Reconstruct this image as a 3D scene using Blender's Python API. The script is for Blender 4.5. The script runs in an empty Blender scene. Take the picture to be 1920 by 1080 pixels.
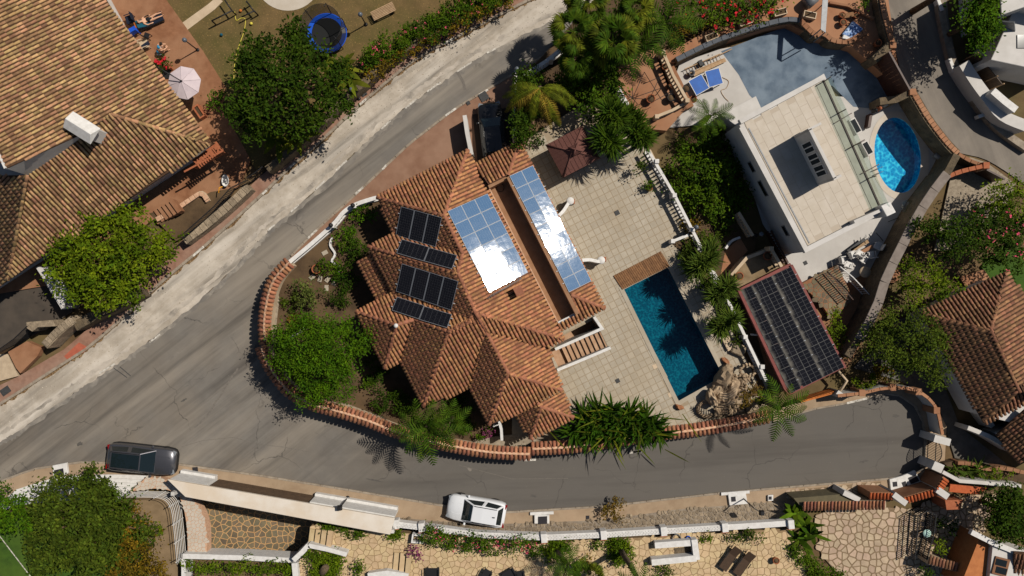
import bpy, bmesh, math, random
import numpy as np
from mathutils import Vector, Matrix

random.seed(7); rng = np.random.default_rng(7)
scene = bpy.context.scene
COL = scene.collection
# ------------------------------------------------------------------ camera, sky, sun, exposure
H = 54.0            # drone height above the street in metres
F = 1404.0          # focal length in photo pixels (1920 wide)
cam_d = bpy.data.cameras.new('drone_camera')
cam = bpy.data.objects.new('drone_camera', cam_d); COL.objects.link(cam)
cam.location = (0, 0, H); cam.rotation_euler = (0, 0, 0)
cam_d.sensor_fit = 'HORIZONTAL'; cam_d.angle = 2*math.atan(960/F)
cam_d.clip_start = 0.5; cam_d.clip_end = 1000
scene.camera = cam
SUN_DIR = Vector((0.87, 0.50, 1.30)).normalized()          # towards the sun
sun_el = math.asin(SUN_DIR.z); sun_az = math.atan2(SUN_DIR.x, SUN_DIR.y)
world = bpy.data.worlds.new('World'); scene.world = world; world.use_nodes = True
wn = world.node_tree; wn.nodes.clear()
sky = wn.nodes.new('ShaderNodeTexSky'); sky.sky_type = 'NISHITA'; sky.sun_disc = False
sky.sun_elevation = sun_el; sky.sun_rotation = sun_az
bg = wn.nodes.new('ShaderNodeBackground'); bg.inputs[1].default_value = 0.05
wo = wn.nodes.new('ShaderNodeOutputWorld')
wn.links.new(sky.outputs[0], bg.inputs[0]); wn.links.new(bg.outputs[0], wo.inputs[0])
sd = bpy.data.lights.new('sun', 'SUN'); sd.energy = 5.0; sd.angle = math.radians(0.53); sd.color = (1.0, 0.93, 0.83)
sun = bpy.data.objects.new('sun', sd); COL.objects.link(sun)
sun.rotation_euler = SUN_DIR.to_track_quat('Z', 'Y').to_euler(); sun.location = (30, 20, 60)
scene.cycles.diffuse_bounces = 1
scene.view_settings.view_transform = 'Standard'; scene.view_settings.look = 'None'
scene.view_settings.exposure = -0.1; scene.view_settings.gamma = 1.0

# ------------------------------------------------------------------ measuring helpers
def P(px, py, z=0.0):
    s = (H - z)/F
    return Vector(((px - 960)*s, (540 - py)*s, z))
def PL(pts, z=0.0): return [P(a, b, z) for a, b in pts]
def smooth_path(pts, n=6):
    """Catmull-Rom through pixel points"""
    out = []
    for i in range(len(pts)-1):
        p0 = pts[max(i-1, 0)]; p1 = pts[i]; p2 = pts[i+1]; p3 = pts[min(i+2, len(pts)-1)]
        for k in range(n):
            t = k/n
            out.append(tuple(0.5*((2*p1[j]) + (-p0[j]+p2[j])*t + (2*p0[j]-5*p1[j]+4*p2[j]-p3[j])*t*t + (-p0[j]+3*p1[j]-3*p2[j]+p3[j])*t**3) for j in range(len(p1))))
    out.append(tuple(pts[-1])); return out
def area2(pts): return 0.5*sum(pts[i][0]*pts[(i+1) % len(pts)][1] - pts[(i+1) % len(pts)][0]*pts[i][1] for i in range(len(pts)))
def inside(x, y, poly):
    c = False; n = len(poly); j = n-1
    for i in range(n):
        xi, yi = poly[i][0], poly[i][1]; xj, yj = poly[j][0], poly[j][1]
        if (yi > y) != (yj > y) and x < (xj-xi)*(y-yi)/(yj-yi) + xi: c = not c
        j = i
    return c
class Plane:
    """roof plane: eave pixel at height ze, down-slope direction in the photo, slope k"""
    def __init__(s, eave, ze, down, k=0.36):
        d = Vector((down[0], -down[1])).normalized()
        s.d = d; s.k = k; s.ze = ze; e = P(eave[0], eave[1], ze); s.p0 = Vector((e.x, e.y))
    def at(s, px, py, off=0.0):
        a = (px-960)/F; b = (540-py)/F; ab = a*s.d.x + b*s.d.y
        t = (H - s.ze - off - s.k*s.p0.dot(s.d))/(1 - s.k*ab)
        return Vector((t*a, t*b, H-t))
    def z(s, x, y): return s.ze - s.k*((x-s.p0.x)*s.d.x + (y-s.p0.y)*s.d.y)
    def axes(s):
        n = Vector((s.k*s.d.x, s.k*s.d.y, 1)).normalized(); w = Vector((s.d.x, s.d.y, -s.k)).normalized()
        return w.cross(n), w, n      # X across, Y down, Z up

# ------------------------------------------------------------------ object helpers
WL = {}     # world position of every object
def _reg(o, parent, loc):
    loc = Vector(loc)
    WL[o.name] = loc
    if parent is not None:
        o.parent = parent; o.location = loc - WL[parent.name]
    else: o.location = loc
    COL.objects.link(o); return o
def tag(o, label=None, cat=None, group=None, kind=None):
    if label: o['label'] = label
    if cat: o['category'] = cat
    if group: o['group'] = group
    if kind: o['kind'] = kind
    return o
def thing(name, label, cat, loc=(0, 0, 0), group=None):
    o = bpy.data.objects.new(name, None); o.empty_display_size = 0.3
    _reg(o, None, loc); return tag(o, label, cat, group)
class MB:
    def __init__(s): s.v = []; s.f = []; s.m = []; s.sm = []
    def add(s, vs, fs, mi=0, smooth=False):
        b = len(s.v); s.v += [tuple(v) for v in vs]; s.f += [tuple(i+b for i in f) for f in fs]
        s.m += [mi]*len(fs); s.sm += [smooth]*len(fs); return s
    def prism(s, pts, z0, z1, mi=0, mtop=None):
        pts = [(p[0], p[1]) for p in pts]
        if area2(pts) < 0: pts = pts[::-1]
        n = len(pts)
        vs = [(x, y, z0) for x, y in pts] + [(x, y, z1) for x, y in pts]
        s.add(vs, [tuple(range(n))[::-1]] + [(i, (i+1) % n, n+(i+1) % n, n+i) for i in range(n)], mi)
        b = len(s.v) - 2*n
        s.f.append(tuple(range(b+n, b+2*n))); s.m.append(mi if mtop is None else mtop); s.sm.append(False); return s
    def pprism(s, pix, z0, z1, mi=0, mtop=None): return s.prism(PL(pix, z1), z0, z1, mi, mtop)
    def sheet(s, pts, mi=0):
        pts = [Vector(p) for p in pts]
        if area2(pts) < 0: pts = pts[::-1]
        return s.add(pts, [tuple(range(len(pts)))], mi)
    def box(s, c, size, rz=0.0, mi=0, rot=None, taper=1.0):
        c = Vector(c); hx, hy, hz = size[0]/2, size[1]/2, size[2]/2
        M = rot if rot is not None else Matrix.Rotation(rz, 3, 'Z')
        vs = []
        for z in (-hz, hz):
            t = taper if z > 0 else 1.0
            for x, y in ((-hx, -hy), (hx, -hy), (hx, hy), (-hx, hy)): vs.append(c + M @ Vector((x*t, y*t, z)))
        return s.add(vs, [(3, 2, 1, 0), (4, 5, 6, 7), (0, 1, 5, 4), (1, 2, 6, 5), (2, 3, 7, 6), (3, 0, 4, 7)], mi)
    def bar(s, a, b, w, h, mi=0):
        """box beam from a to b, w wide (horizontal) and h high"""
        a = Vector(a); b = Vector(b); d = (b-a); L = d.length
        if L < 1e-6: return s
        x = d/L; up = Vector((0, 0, 1)) if abs(x.z) < 0.98 else Vector((0, 1, 0))
        y = up.cross(x).normalized(); z = x.cross(y)
        return s.box((a+b)/2, (L, w, h), rot=Matrix((x, y, z)).transposed(), mi=mi)
    def tube(s, pts, r, n=8, mi=0, cap=True, smooth=True):
        pts = [Vector(p) for p in pts]; rs = r if isinstance(r, (list, tuple)) else [r]*len(pts)
        vs = []; up0 = None
        for i, p in enumerate(pts):
            t = (pts[min(i+1, len(pts)-1)] - pts[max(i-1, 0)]).normalized()
            ref = Vector((0, 0, 1)) if abs(t.z) < 0.95 else Vector((1, 0, 0))
            u = t.cross(ref).normalized(); w = u.cross(t)
            for k in range(n):
                a = 2*math.pi*k/n; vs.append(p + (u*math.cos(a) + w*math.sin(a))*rs[i])
        fs = []
        for i in range(len(pts)-1):
            for k in range(n):
                k2 = (k+1) % n; fs.append((i*n+k, i*n+k2, (i+1)*n+k2, (i+1)*n+k))
        if cap: fs += [tuple(range(n))[::-1], tuple(range((len(pts)-1)*n, len(pts)*n))]
        return s.add(vs, fs, mi, smooth)
    def lathe(s, c, prof, n=12, mi=0, smooth=True):
        c = Vector(c); vs = []
        for r, z in prof:
            for k in range(n):
                a = 2*math.pi*k/n; vs.append(c + Vector((r*math.cos(a), r*math.sin(a), z)))
        m = len(prof)
        fs = [(i*n+k, i*n+(k+1) % n, (i+1)*n+(k+1) % n, (i+1)*n+k) for i in range(m-1) for k in range(n)]
        fs += [tuple(range(n))[::-1], tuple(range((m-1)*n, m*n))]
        return s.add(vs, fs, mi, smooth)
    def wall(s, pts, z0, z1, th, mi=0, mtop=None, closed=False):
        """mitred wall along world points"""
        q = [Vector((p[0], p[1])) for p in pts]; n = len(q); L = []; R = []
        for i in range(n):
            if closed: a = q[(i-1) % n]; c = q[(i+1) % n]
            else: a = q[max(i-1, 0)]; c = q[min(i+1, n-1)]
            d1 = (q[i]-a); d2 = (c-q[i])
            if d1.length < 1e-6: d1 = d2
            if d2.length < 1e-6: d2 = d1
            d1 = d1.normalized(); d2 = d2.normalized()
            m = (Vector((-d1.y, d1.x)) + Vector((-d2.y, d2.x)))
            m = m.normalized() if m.length > 1e-4 else Vector((-d1.y, d1.x))
            k = 1/max(0.5, m.dot(Vector((-d1.y, d1.x))))
            L.append(q[i] + m*th/2*k); R.append(q[i] - m*th/2*k)
        z0s = z0 if isinstance(z0, (list, tuple)) else [z0]*n; z1s = z1 if isinstance(z1, (list, tuple)) else [z1]*n
        rngs = range(n if closed else n-1)
        for i in rngs:
            j = (i+1) % n
            vs = [(R[i].x, R[i].y, z0s[i]), (R[j].x, R[j].y, z0s[j]), (L[j].x, L[j].y, z0s[j]), (L[i].x, L[i].y, z0s[i]),
                  (R[i].x, R[i].y, z1s[i]), (R[j].x, R[j].y, z1s[j]), (L[j].x, L[j].y, z1s[j]), (L[i].x, L[i].y, z1s[i])]
            fs = [(0, 1, 5, 4), (2, 3, 7, 6)]
            if not closed and i == 0: fs.append((3, 0, 4, 7))
            if not closed and j == n-1: fs.append((1, 2, 6, 5))
            s.add(vs, fs, mi); s.add(vs, [(4, 5, 6, 7)], mi if mtop is None else mtop)
        return s
    def mesh(s, name, mats, origin=(0, 0, 0)):
        o = Vector(origin)
        me = bpy.data.meshes.new(name)
        me.from_pydata([(v[0]-o.x, v[1]-o.y, v[2]-o.z) for v in s.v], [], s.f)
        for m in (mats if isinstance(mats, (list, tuple)) else [mats]): me.materials.append(m)
        me.polygons.foreach_set('material_index', s.m); me.polygons.foreach_set('use_smooth', s.sm)
        me.update(); return me
    def build(s, name, mats, parent=None, bevel=0.0, seg=1):
        if parent is not None and parent.name in WL: org = WL[parent.name]
        else:
            a = np.array(s.v); org = Vector((float(a[:, 0].mean()), float(a[:, 1].mean()), float(a[:, 2].min())))
        o = bpy.data.objects.new(name, s.mesh(name, mats, org)); _reg(o, parent, org)
        if bevel:
            b = o.modifiers.new('bevel', 'BEVEL'); b.width = bevel; b.segments = seg; b.limit_method = 'ANGLE'; b.angle_limit = math.radians(40)
        return o
def struct(name, mb, mats, bevel=0.0, parent=None):
    o = mb.build(name, mats, parent, bevel)
    if parent is None: tag(o, kind='structure')
    return o
def inst(name, me, M, parent):
    """an object sharing mesh data, world matrix M, child of parent (parents carry no rotation)"""
    o = bpy.data.objects.new(name, me); o.parent = parent
    M2 = M.copy(); M2.translation = M.translation - WL[parent.name]
    o.matrix_local = M2; WL[o.name] = M.translation.copy(); COL.objects.link(o); return o
def np_mesh(name, V, Fc, mat, smooth=False):
    """quads from numpy arrays"""
    me = bpy.data.meshes.new(name); nv = len(V); nf = len(Fc); k = Fc.shape[1]
    me.vertices.add(nv); me.vertices.foreach_set('co', V.astype(np.float32).ravel())
    me.loops.add(nf*k); me.loops.foreach_set('vertex_index', Fc.astype(np.int32).ravel())
    me.polygons.add(nf); me.polygons.foreach_set('loop_start', np.arange(0, nf*k, k, dtype=np.int32))
    me.polygons.foreach_set('loop_total', np.full(nf, k, dtype=np.int32))
    if smooth: me.polygons.foreach_set('use_smooth', np.ones(nf, dtype=bool))
    for m in (mat if isinstance(mat, (list, tuple)) else [mat]): me.materials.append(m)
    me.update(calc_edges=True); return me
def field(name, restname, me, mats_list, matrices, parent, keep=300):
    """the first `keep` copies as objects, the rest joined into one part"""
    for M in matrices[:keep]: inst(name, me, M, parent)
    rest = matrices[keep:]
    if rest:
        tv = np.array([v.co[:] for v in me.vertices]); fs = [tuple(p.vertices) for p in me.polygons]
        V = []; Fs = []; b = 0; org = WL[parent.name]
        for M in rest:
            A = np.array(M); V.append(tv @ A[:3, :3].T + A[:3, 3] - np.array(org)); Fs += [tuple(i+b for i in f) for f in fs]; b += len(tv)
        m2 = bpy.data.meshes.new(restname); m2.from_pydata(np.concatenate(V).tolist(), [], Fs)
        for m in me.materials: m2.materials.append(m)
        if len(me.materials) > 1:
            mi = [p.material_index for p in me.polygons]; m2.polygons.foreach_set('material_index', mi*len(rest))
        m2.polygons.foreach_set('use_smooth', [p.use_smooth for p in me.polygons]*len(rest)); m2.update()
        o = bpy.data.objects.new(restname, m2); _reg(o, parent, org); tag(o, kind='stuff')

# ------------------------------------------------------------------ materials
def rgb(r, g, b):
    f = lambda c: ((c/255+0.055)/1.055)**2.4 if c > 10 else c/255/12.92
    return (f(r), f(g), f(b), 1)
def mat(name, base, var=None, scale=1.5, rough=0.85, bump=0.0, bscale=25.0, island=0.0, metallic=0.0, big=None, bigscale=0.25, bigamt=0.6,
        speck=None, speckscale=40.0, speckth=0.66, streak=None, coat=0.0, spec=0.3, dist=0.02, transl=None, hue=0.0, zone=None):
    m = bpy.data.materials.new(name); m.use_nodes = True; nt = m.node_tree; N = nt.nodes; Lk = nt.links
    b = N['Principled BSDF']; b.inputs['Roughness'].default_value = rough; b.inputs['Metallic'].default_value = metallic
    b.inputs['Specular IOR Level'].default_value = spec; b.inputs['Coat Weight'].default_value = coat; b.inputs['Coat Roughness'].default_value = 0.05
    geo = N.new('ShaderNodeNewGeometry')
    def noise(sc, det=6, rg=0.6, vec=None):
        n = N.new('ShaderNodeTexNoise'); n.inputs['Scale'].default_value = sc; n.inputs['Detail'].default_value = det; n.inputs['Roughness'].default_value = rg
        Lk.new(vec or geo.outputs['Position'], n.inputs['Vector']); return n
    def ramp(src, a, bb):
        r = N.new('ShaderNodeMapRange'); r.inputs[1].default_value = a; r.inputs[2].default_value = bb; Lk.new(src, r.inputs[0]); return r.outputs[0]
    def mix(fac, A, B):
        x = N.new('ShaderNodeMix'); x.data_type = 'RGBA'
        if isinstance(fac, float): x.inputs[0].default_value = fac
        else: Lk.new(fac, x.inputs[0])
        for k, c in ((6, A), (7, B)):
            if isinstance(c, tuple): x.inputs[k].default_value = c
            else: Lk.new(c, x.inputs[k])
        return x.outputs[2]
    col = base
    if var: col = mix(ramp(noise(scale).outputs[0], 0.35, 0.65), base, var)
    if big:
        f = ramp(noise(bigscale, 4, 0.55).outputs[0], 0.42, 0.62)
        mu = N.new('ShaderNodeMath'); mu.operation = 'MULTIPLY'; Lk.new(f, mu.inputs[0]); mu.inputs[1].default_value = bigamt
        col = mix(mu.outputs[0], col, big)
    if zone:      # newer surfacing fades into older: (dx, dy, from, to, colour, amount)
        vm = N.new('ShaderNodeVectorMath'); vm.operation = 'DOT_PRODUCT'; Lk.new(geo.outputs['Position'], vm.inputs[0]); vm.inputs[1].default_value = (zone[0], zone[1], 0)
        r = N.new('ShaderNodeMapRange'); r.interpolation_type = 'SMOOTHSTEP'; r.inputs[1].default_value = zone[2]; r.inputs[2].default_value = zone[3]; r.inputs[4].default_value = zone[5]; Lk.new(vm.outputs['Value'], r.inputs[0]); col = mix(r.outputs[0], col, zone[4])
    zf = r.outputs[0] if zone else None
    for st in (streak or []):     # (angle deg, colour, amount, along, across, zone side)
        mp = N.new('ShaderNodeMapping'); mp.inputs['Rotation'].default_value = (0, 0, -math.radians(st[0])); mp.vector_type = 'POINT'
        Lk.new(geo.outputs['Position'], mp.inputs['Vector'])
        m2 = N.new('ShaderNodeMapping'); m2.inputs['Scale'].default_value = (st[3], st[4], 1); Lk.new(mp.outputs[0], m2.inputs['Vector'])
        f = ramp(noise(1.0, 5, 0.6, m2.outputs[0]).outputs[0], 0.48, 0.72)
        mu = N.new('ShaderNodeMath'); mu.operation = 'MULTIPLY'; Lk.new(f, mu.inputs[0]); mu.inputs[1].default_value = st[2]
        if zf and len(st) > 5:
            mz = N.new('ShaderNodeMapRange'); mz.inputs[1].default_value = 0 if st[5] else zone[5]; mz.inputs[2].default_value = zone[5] if st[5] else 0; Lk.new(zf, mz.inputs[0])
            m3 = N.new('ShaderNodeMath'); m3.operation = 'MULTIPLY'; Lk.new(mu.outputs[0], m3.inputs[0]); Lk.new(mz.outputs[0], m3.inputs[1]); mu = m3
        col = mix(mu.outputs[0], col, st[1])
    if speck:
        f = ramp(noise(speckscale, 2, 0.5).outputs[0], speckth, speckth+0.06); col = mix(f, col, speck)
    if island or hue:
        oi = N.new('ShaderNodeObjectInfo')
        ad = N.new('ShaderNodeMath'); ad.operation = 'ADD'; Lk.new(oi.outputs['Random'], ad.inputs[0]); Lk.new(geo.outputs['Random Per Island'], ad.inputs[1])
        fr = N.new('ShaderNodeMath'); fr.operation = 'FRACT'; Lk.new(ad.outputs[0], fr.inputs[0])
        hs = N.new('ShaderNodeHueSaturation')
        mr = N.new('ShaderNodeMapRange'); mr.inputs[3].default_value = 1-island; mr.inputs[4].default_value = 1+island; Lk.new(fr.outputs[0], mr.inputs[0])
        Lk.new(mr.outputs[0], hs.inputs['Value'])
        if hue:
            m7 = N.new('ShaderNodeMath'); m7.operation = 'MULTIPLY'; Lk.new(fr.outputs[0], m7.inputs[0]); m7.inputs[1].default_value = 7.13
            m8 = N.new('ShaderNodeMath'); m8.operation = 'FRACT'; Lk.new(m7.outputs[0], m8.inputs[0])
            mh = N.new('ShaderNodeMapRange'); mh.inputs[3].default_value = 0.5-hue; mh.inputs[4].default_value = 0.5+hue; Lk.new(m8.outputs[0], mh.inputs[0]); Lk.new(mh.outputs[0], hs.inputs['Hue'])
        if isinstance(col, tuple): hs.inputs['Color'].default_value = col
        else: Lk.new(col, hs.inputs['Color'])
        col = hs.outputs[0]
    if isinstance(col, tuple): b.inputs['Base Color'].default_value = col
    else: Lk.new(col, b.inputs['Base Color'])
    if bump:
        bp = N.new('ShaderNodeBump'); bp.inputs['Strength'].default_value = bump; bp.inputs['Distance'].default_value = dist
        Lk.new(noise(bscale, 4, 0.6).outputs[0], bp.inputs['Height']); Lk.new(bp.outputs[0], b.inputs['Normal'])
    if transl:
        tr = N.new('ShaderNodeBsdfTranslucent')
        if isinstance(col, tuple): tr.inputs[0].default_value = col
        else: Lk.new(col, tr.inputs[0])
        ms = N.new('ShaderNodeMixShader'); ms.inputs[0].default_value = transl
        Lk.new(b.outputs[0], ms.inputs[1]); Lk.new(tr.outputs[0], ms.inputs[2]); Lk.new(ms.outputs[0], N['Material Output'].inputs['Surface'])
    return m
def shade(c, k): return (c[0]*k, c[1]*k, c[2]*k, 1)
M = {}
M['asphalt'] = mat('asphalt', rgb(112, 107, 100), rgb(102, 97, 91), 0.8, 0.9, 0.25, 60, big=rgb(118, 108, 95), bigscale=0.13, bigamt=0.6, zone=(.62, -.78, -2, 9, rgb(88, 84, 79), .85),
                   speck=rgb(120, 113, 104), speckscale=8, speckth=0.73, streak=[(38, rgb(64, 60, 56), 0.85, 0.04, 0.9, 0), (38, rgb(146, 137, 124), 0.65, 0.05, 0.55, 0), (3, rgb(62, 58, 54), .6, .05, .6, 1), (3, rgb(100, 94, 86), .3, .05, .5, 1)])
M['asphalt2'] = M['asphalt']
def cracks(m, sc, w, colr, amt):
    nt = m.node_tree; N = nt.nodes; Lk = nt.links; b = N['Principled BSDF']; src = b.inputs['Base Color'].links[0].from_socket; ge = N.new('ShaderNodeNewGeometry'); nz = N.new('ShaderNodeTexNoise'); nz.inputs['Scale'].default_value = 1.1; nz.inputs['Detail'].default_value = 6
    Lk.new(ge.outputs['Position'], nz.inputs['Vector']); mx = N.new('ShaderNodeMixRGB'); mx.blend_type = 'ADD'; mx.inputs[0].default_value = 1.6; Lk.new(ge.outputs['Position'], mx.inputs[1]); Lk.new(nz.outputs['Color'], mx.inputs[2])
    v = N.new('ShaderNodeTexVoronoi'); v.feature = 'DISTANCE_TO_EDGE'; v.inputs['Scale'].default_value = sc; Lk.new(mx.outputs[0], v.inputs['Vector']); r = N.new('ShaderNodeMapRange'); r.inputs[1].default_value = w; r.inputs[2].default_value = 0; r.inputs[4].default_value = amt; Lk.new(v.outputs[0], r.inputs[0])
    n2 = N.new('ShaderNodeTexNoise'); n2.inputs['Scale'].default_value = .3; Lk.new(ge.outputs['Position'], n2.inputs['Vector']); r2 = N.new('ShaderNodeMapRange'); r2.inputs[1].default_value = .45; r2.inputs[2].default_value = .6; Lk.new(n2.outputs[0], r2.inputs[0]); mm = N.new('ShaderNodeMath'); mm.operation = 'MULTIPLY'; Lk.new(r.outputs[0], mm.inputs[0]); Lk.new(r2.outputs[0], mm.inputs[1])
    mi = N.new('ShaderNodeMix'); mi.data_type = 'RGBA'; Lk.new(mm.outputs[0], mi.inputs[0]); Lk.new(src, mi.inputs[6]); mi.inputs[7].default_value = colr; Lk.new(mi.outputs[2], b.inputs['Base Color'])
cracks(M['asphalt'], .22, .008, rgb(58, 55, 52), .8)
M['asphalt3'] = mat('pale_asphalt', rgb(124, 116, 106), rgb(112, 105, 97), 0.8, 0.9, 0.2, 60, big=rgb(100, 94, 86), bigscale=0.25,
                    streak=[(112, rgb(92, 86, 78), 0.5, 0.05, 0.7), (112, rgb(145, 136, 124), 0.4, 0.05, 1.2)])
M['dirt'] = mat('chalk_dirt', rgb(186, 176, 162), rgb(164, 153, 138), 1.6, 0.95, 0.5, 14, big=rgb(142, 132, 118), bigscale=0.35, bigamt=0.7,
                speck=rgb(130, 112, 88), speckscale=6, speckth=0.7, streak=[(38, rgb(106, 100, 92), 0.95, 0.10, 1.0), (38, rgb(200, 192, 180), .7, .08, .8)])
M['rubble_dirt'] = mat('dry_verge', rgb(140, 118, 88), rgb(104, 80, 52), 3, 0.95, 0.6, 12, speck=rgb(180, 165, 140), speckscale=14)
M['redpave'] = mat('red_pavement', rgb(142, 108, 90), rgb(122, 90, 74), 2.5, 0.9, 0.3, 30, big=rgb(150, 128, 112), bigscale=0.4, bigamt=0.5)
M['pinkconc'] = mat('stamped_concrete', rgb(132, 100, 80), rgb(116, 84, 65), 1.2, 0.85, 0.3, 18, big=rgb(146, 116, 96), bigscale=0.35)
M['beigepave'] = mat('beige_pavement', rgb(152, 132, 108), rgb(138, 117, 94), 1.4, 0.9, 0.3, 25, big=rgb(164, 141, 116), bigscale=0.3)
M['kerb'] = mat('kerb_concrete', rgb(150, 138, 122), rgb(124, 112, 98), 3, 0.9, 0.3, 30)
M['paint'] = mat('road_paint', rgb(205, 200, 190), rgb(150, 143, 132), 5, 0.8, speck=rgb(105, 98, 90), speckscale=7, speckth=0.6)
M['soil'] = mat('garden_soil', rgb(80, 63, 44), rgb(64, 50, 35), 2.2, 0.95, 0.6, 10, big=rgb(100, 80, 56), bigscale=0.5)
M['ground'] = mat('bare_ground', rgb(104, 84, 58), rgb(84, 66, 44), 1.0, 0.95, 0.5, 10, big=rgb(90, 84, 50), bigscale=0.2)
M['drygrass'] = mat('dry_lawn', rgb(106, 86, 54), rgb(90, 74, 44), 1.2, 0.95, 0.8, 22, big=rgb(66, 72, 24), bigscale=0.22, bigamt=0.5, speck=rgb(134, 108, 64), speckscale=10, speckth=0.62)
M['lawn'] = mat('green_lawn', rgb(56, 84, 20), rgb(44, 68, 16), 2, 0.95, 0.8, 30, big=rgb(72, 92, 26), bigscale=0.3)
M['gravel'] = mat('white_gravel', rgb(150, 138, 120), rgb(126, 114, 98), 5, 0.9, 0.8, 22, speck=rgb(96, 84, 70), speckscale=9, speckth=0.62)
M['white'] = mat('white_render', rgb(192, 188, 183), rgb(180, 176, 170), 1.2, 0.8, 0.1, 30)
M['whitepaint'] = mat('white_painted_stone', rgb(208, 206, 202), rgb(192, 189, 184), 4, 0.7, 0.15, 20)
M['cream'] = mat('cream_render', rgb(188, 168, 142), rgb(172, 152, 126), 1.2, 0.85, 0.15, 25)
M['creamtop'] = mat('cream_canopy', rgb(206, 197, 184), rgb(197, 186, 171), 0.8, 0.85, 0.1, 25, big=rgb(196, 178, 154), bigscale=0.4)
M['terrafloor'] = mat('terracotta_floor', rgb(148, 112, 84), rgb(134, 98, 70), 2, 0.85, 0.2, 20)
M['tile_main'] = mat('terracotta_tile', rgb(172, 122, 84), rgb(148, 99, 66), 6, 0.85, 0.2, 30, island=0.28, hue=0.012, big=rgb(130, 90, 63), bigscale=0.7, bigamt=0.5)
M['tile_slab'] = mat('terracotta_shade_channel', rgb(104, 70, 52), rgb(86, 56, 42), 5, 0.9, 0.3, 20)  # terracotta darkened to carry the shade between the tiles
M['tile_ridge'] = mat('ridge_tile', rgb(152, 102, 78), rgb(134, 84, 62), 5, 0.85, 0.2, 30, island=0.15)
M['tile_old'] = mat('weathered_tile', rgb(170, 135, 97), rgb(142, 109, 75), 5, 0.85, 0.2, 30, island=0.42, hue=0.02, big=rgb(122, 92, 62), bigscale=0.8, bigamt=0.6)
M['tile_old_slab'] = mat('shade_dark_channel', rgb(80, 56, 38), rgb(62, 44, 30), 5, 0.9, 0.3, 20)  # shadow in the tile gaps painted as a darker channel colour
M['tile_right'] = mat('brown_tile', rgb(146, 104, 76), rgb(122, 84, 60), 5, 0.85, 0.2, 30, island=0.3, hue=0.012, big=rgb(106, 78, 54), bigscale=0.6, bigamt=0.6)
M['tile_orange'] = mat('new_orange_tile', rgb(176, 90, 48), rgb(154, 74, 38), 6, 0.8, 0.15, 30, island=0.2)
M['tile_coping'] = mat('coping_tile', rgb(166, 114, 84), rgb(142, 92, 66), 6, 0.85, 0.2, 30, island=0.25, hue=0.01)
M['mortar'] = mat('mortar', rgb(196, 160, 132), rgb(172, 134, 106), 6, 0.9, 0.3, 30)
M['paver'] = mat('cream_paver', rgb(165, 156, 140), rgb(156, 146, 129), 2.5, 0.85, 0.25, 18, island=0.07, big=rgb(154, 140, 118), bigscale=0.3, bigamt=0.5)
M['paverjoint'] = mat('paver_joint', rgb(152, 138, 117), rgb(141, 126, 105), 4, 0.9)
M['pinkstep'] = mat('pinkish_paver', rgb(176, 144, 116), rgb(160, 126, 98), 2.5, 0.85, 0.2, 18, island=0.07)
M['roofstone'] = mat('travertine', rgb(184, 174, 160), rgb(176, 165, 149), 1.6, 0.7, 0.1, 20, island=0.02)
M['roofjoint'] = mat('travertine_joint', rgb(172, 160, 144), None)
M['deckwhite'] = mat('white_deck', rgb(182, 178, 172), rgb(172, 167, 161), 0.9, 0.75, 0.1, 20, big=rgb(162, 158, 152), bigscale=0.3, bigamt=0.5)
M['bluecourt'] = mat('blue_grey_court', rgb(98, 112, 126), rgb(78, 92, 107), 1.3, 0.9, 0.1, 25, big=rgb(122, 135, 147), bigscale=0.6, bigamt=0.6, spec=.15)
M['brownstone'] = mat('brown_tile_floor', rgb(138, 96, 68), rgb(120, 80, 54), 2.2, 0.85, 0.2, 18, big=rgb(150, 112, 84), bigscale=0.5)
M['terrace_old'] = mat('terracotta_terrace', rgb(152, 108, 78), rgb(136, 92, 65), 2, 0.85, 0.2, 18, big=rgb(162, 122, 92), bigscale=0.5, island=0.08)
M['flag_cream'] = mat('cream_flagstone', rgb(188, 165, 130), rgb(174, 150, 114), 2.5, 0.85, 0.3, 14, island=0.1, hue=0.008)
M['flag_joint'] = mat('flagstone_joint', rgb(142, 119, 88), rgb(126, 104, 76), 4, 0.95)
M['flag_brown'] = mat('brown_flagstone', rgb(114, 101, 78), rgb(96, 88, 72), 2.5, 0.85, 0.3, 14, island=0.22, hue=0.015)
M['flag_joint_o'] = mat('orange_joint', rgb(186, 150, 104), rgb(168, 130, 88), 4, 0.95)
M['flag_pink'] = mat('pink_flagstone', rgb(176, 156, 132), rgb(160, 140, 118), 2.5, 0.85, 0.3, 14, island=0.12, hue=0.012)
M['flag_joint_p'] = mat('brown_joint', rgb(128, 108, 84), rgb(112, 94, 72), 3, 0.95, 0.3, 20)
M['stonewall'] = mat('rubble_stone', rgb(150, 134, 112), rgb(120, 106, 88), 4, 0.9, 1.0, 7, dist=0.08, island=0.2)
M['stonedark'] = mat('dark_stone', rgb(104, 90, 70), rgb(80, 70, 56), 3, 0.95, 1.0, 7, dist=0.08, island=0.2)
M['rock'] = mat('boulder_rock', rgb(176, 154, 126), rgb(130, 110, 88), 2.2, 0.9, 0.8, 6, dist=0.06, island=0.22)
M['rockred'] = mat('red_boulder', rgb(170, 116, 80), rgb(128, 88, 62), 3, 0.9, 0.8, 6, dist=0.06)
M['wood'] = mat('deck_wood', rgb(128, 92, 60), rgb(104, 72, 46), 6, 0.8, 0.2, 30, island=0.2)
M['woodpale'] = mat('weathered_wood', rgb(168, 140, 108), rgb(146, 118, 88), 6, 0.85, 0.2, 30, island=0.12)
M['rust'] = mat('orange_wood', rgb(186, 108, 46), rgb(160, 88, 36), 5, 0.8, 0.2, 30, island=0.15)
M['darkbrown'] = mat('dark_brown_metal', rgb(64, 38, 28), rgb(54, 32, 24), 3, 0.5)
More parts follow.
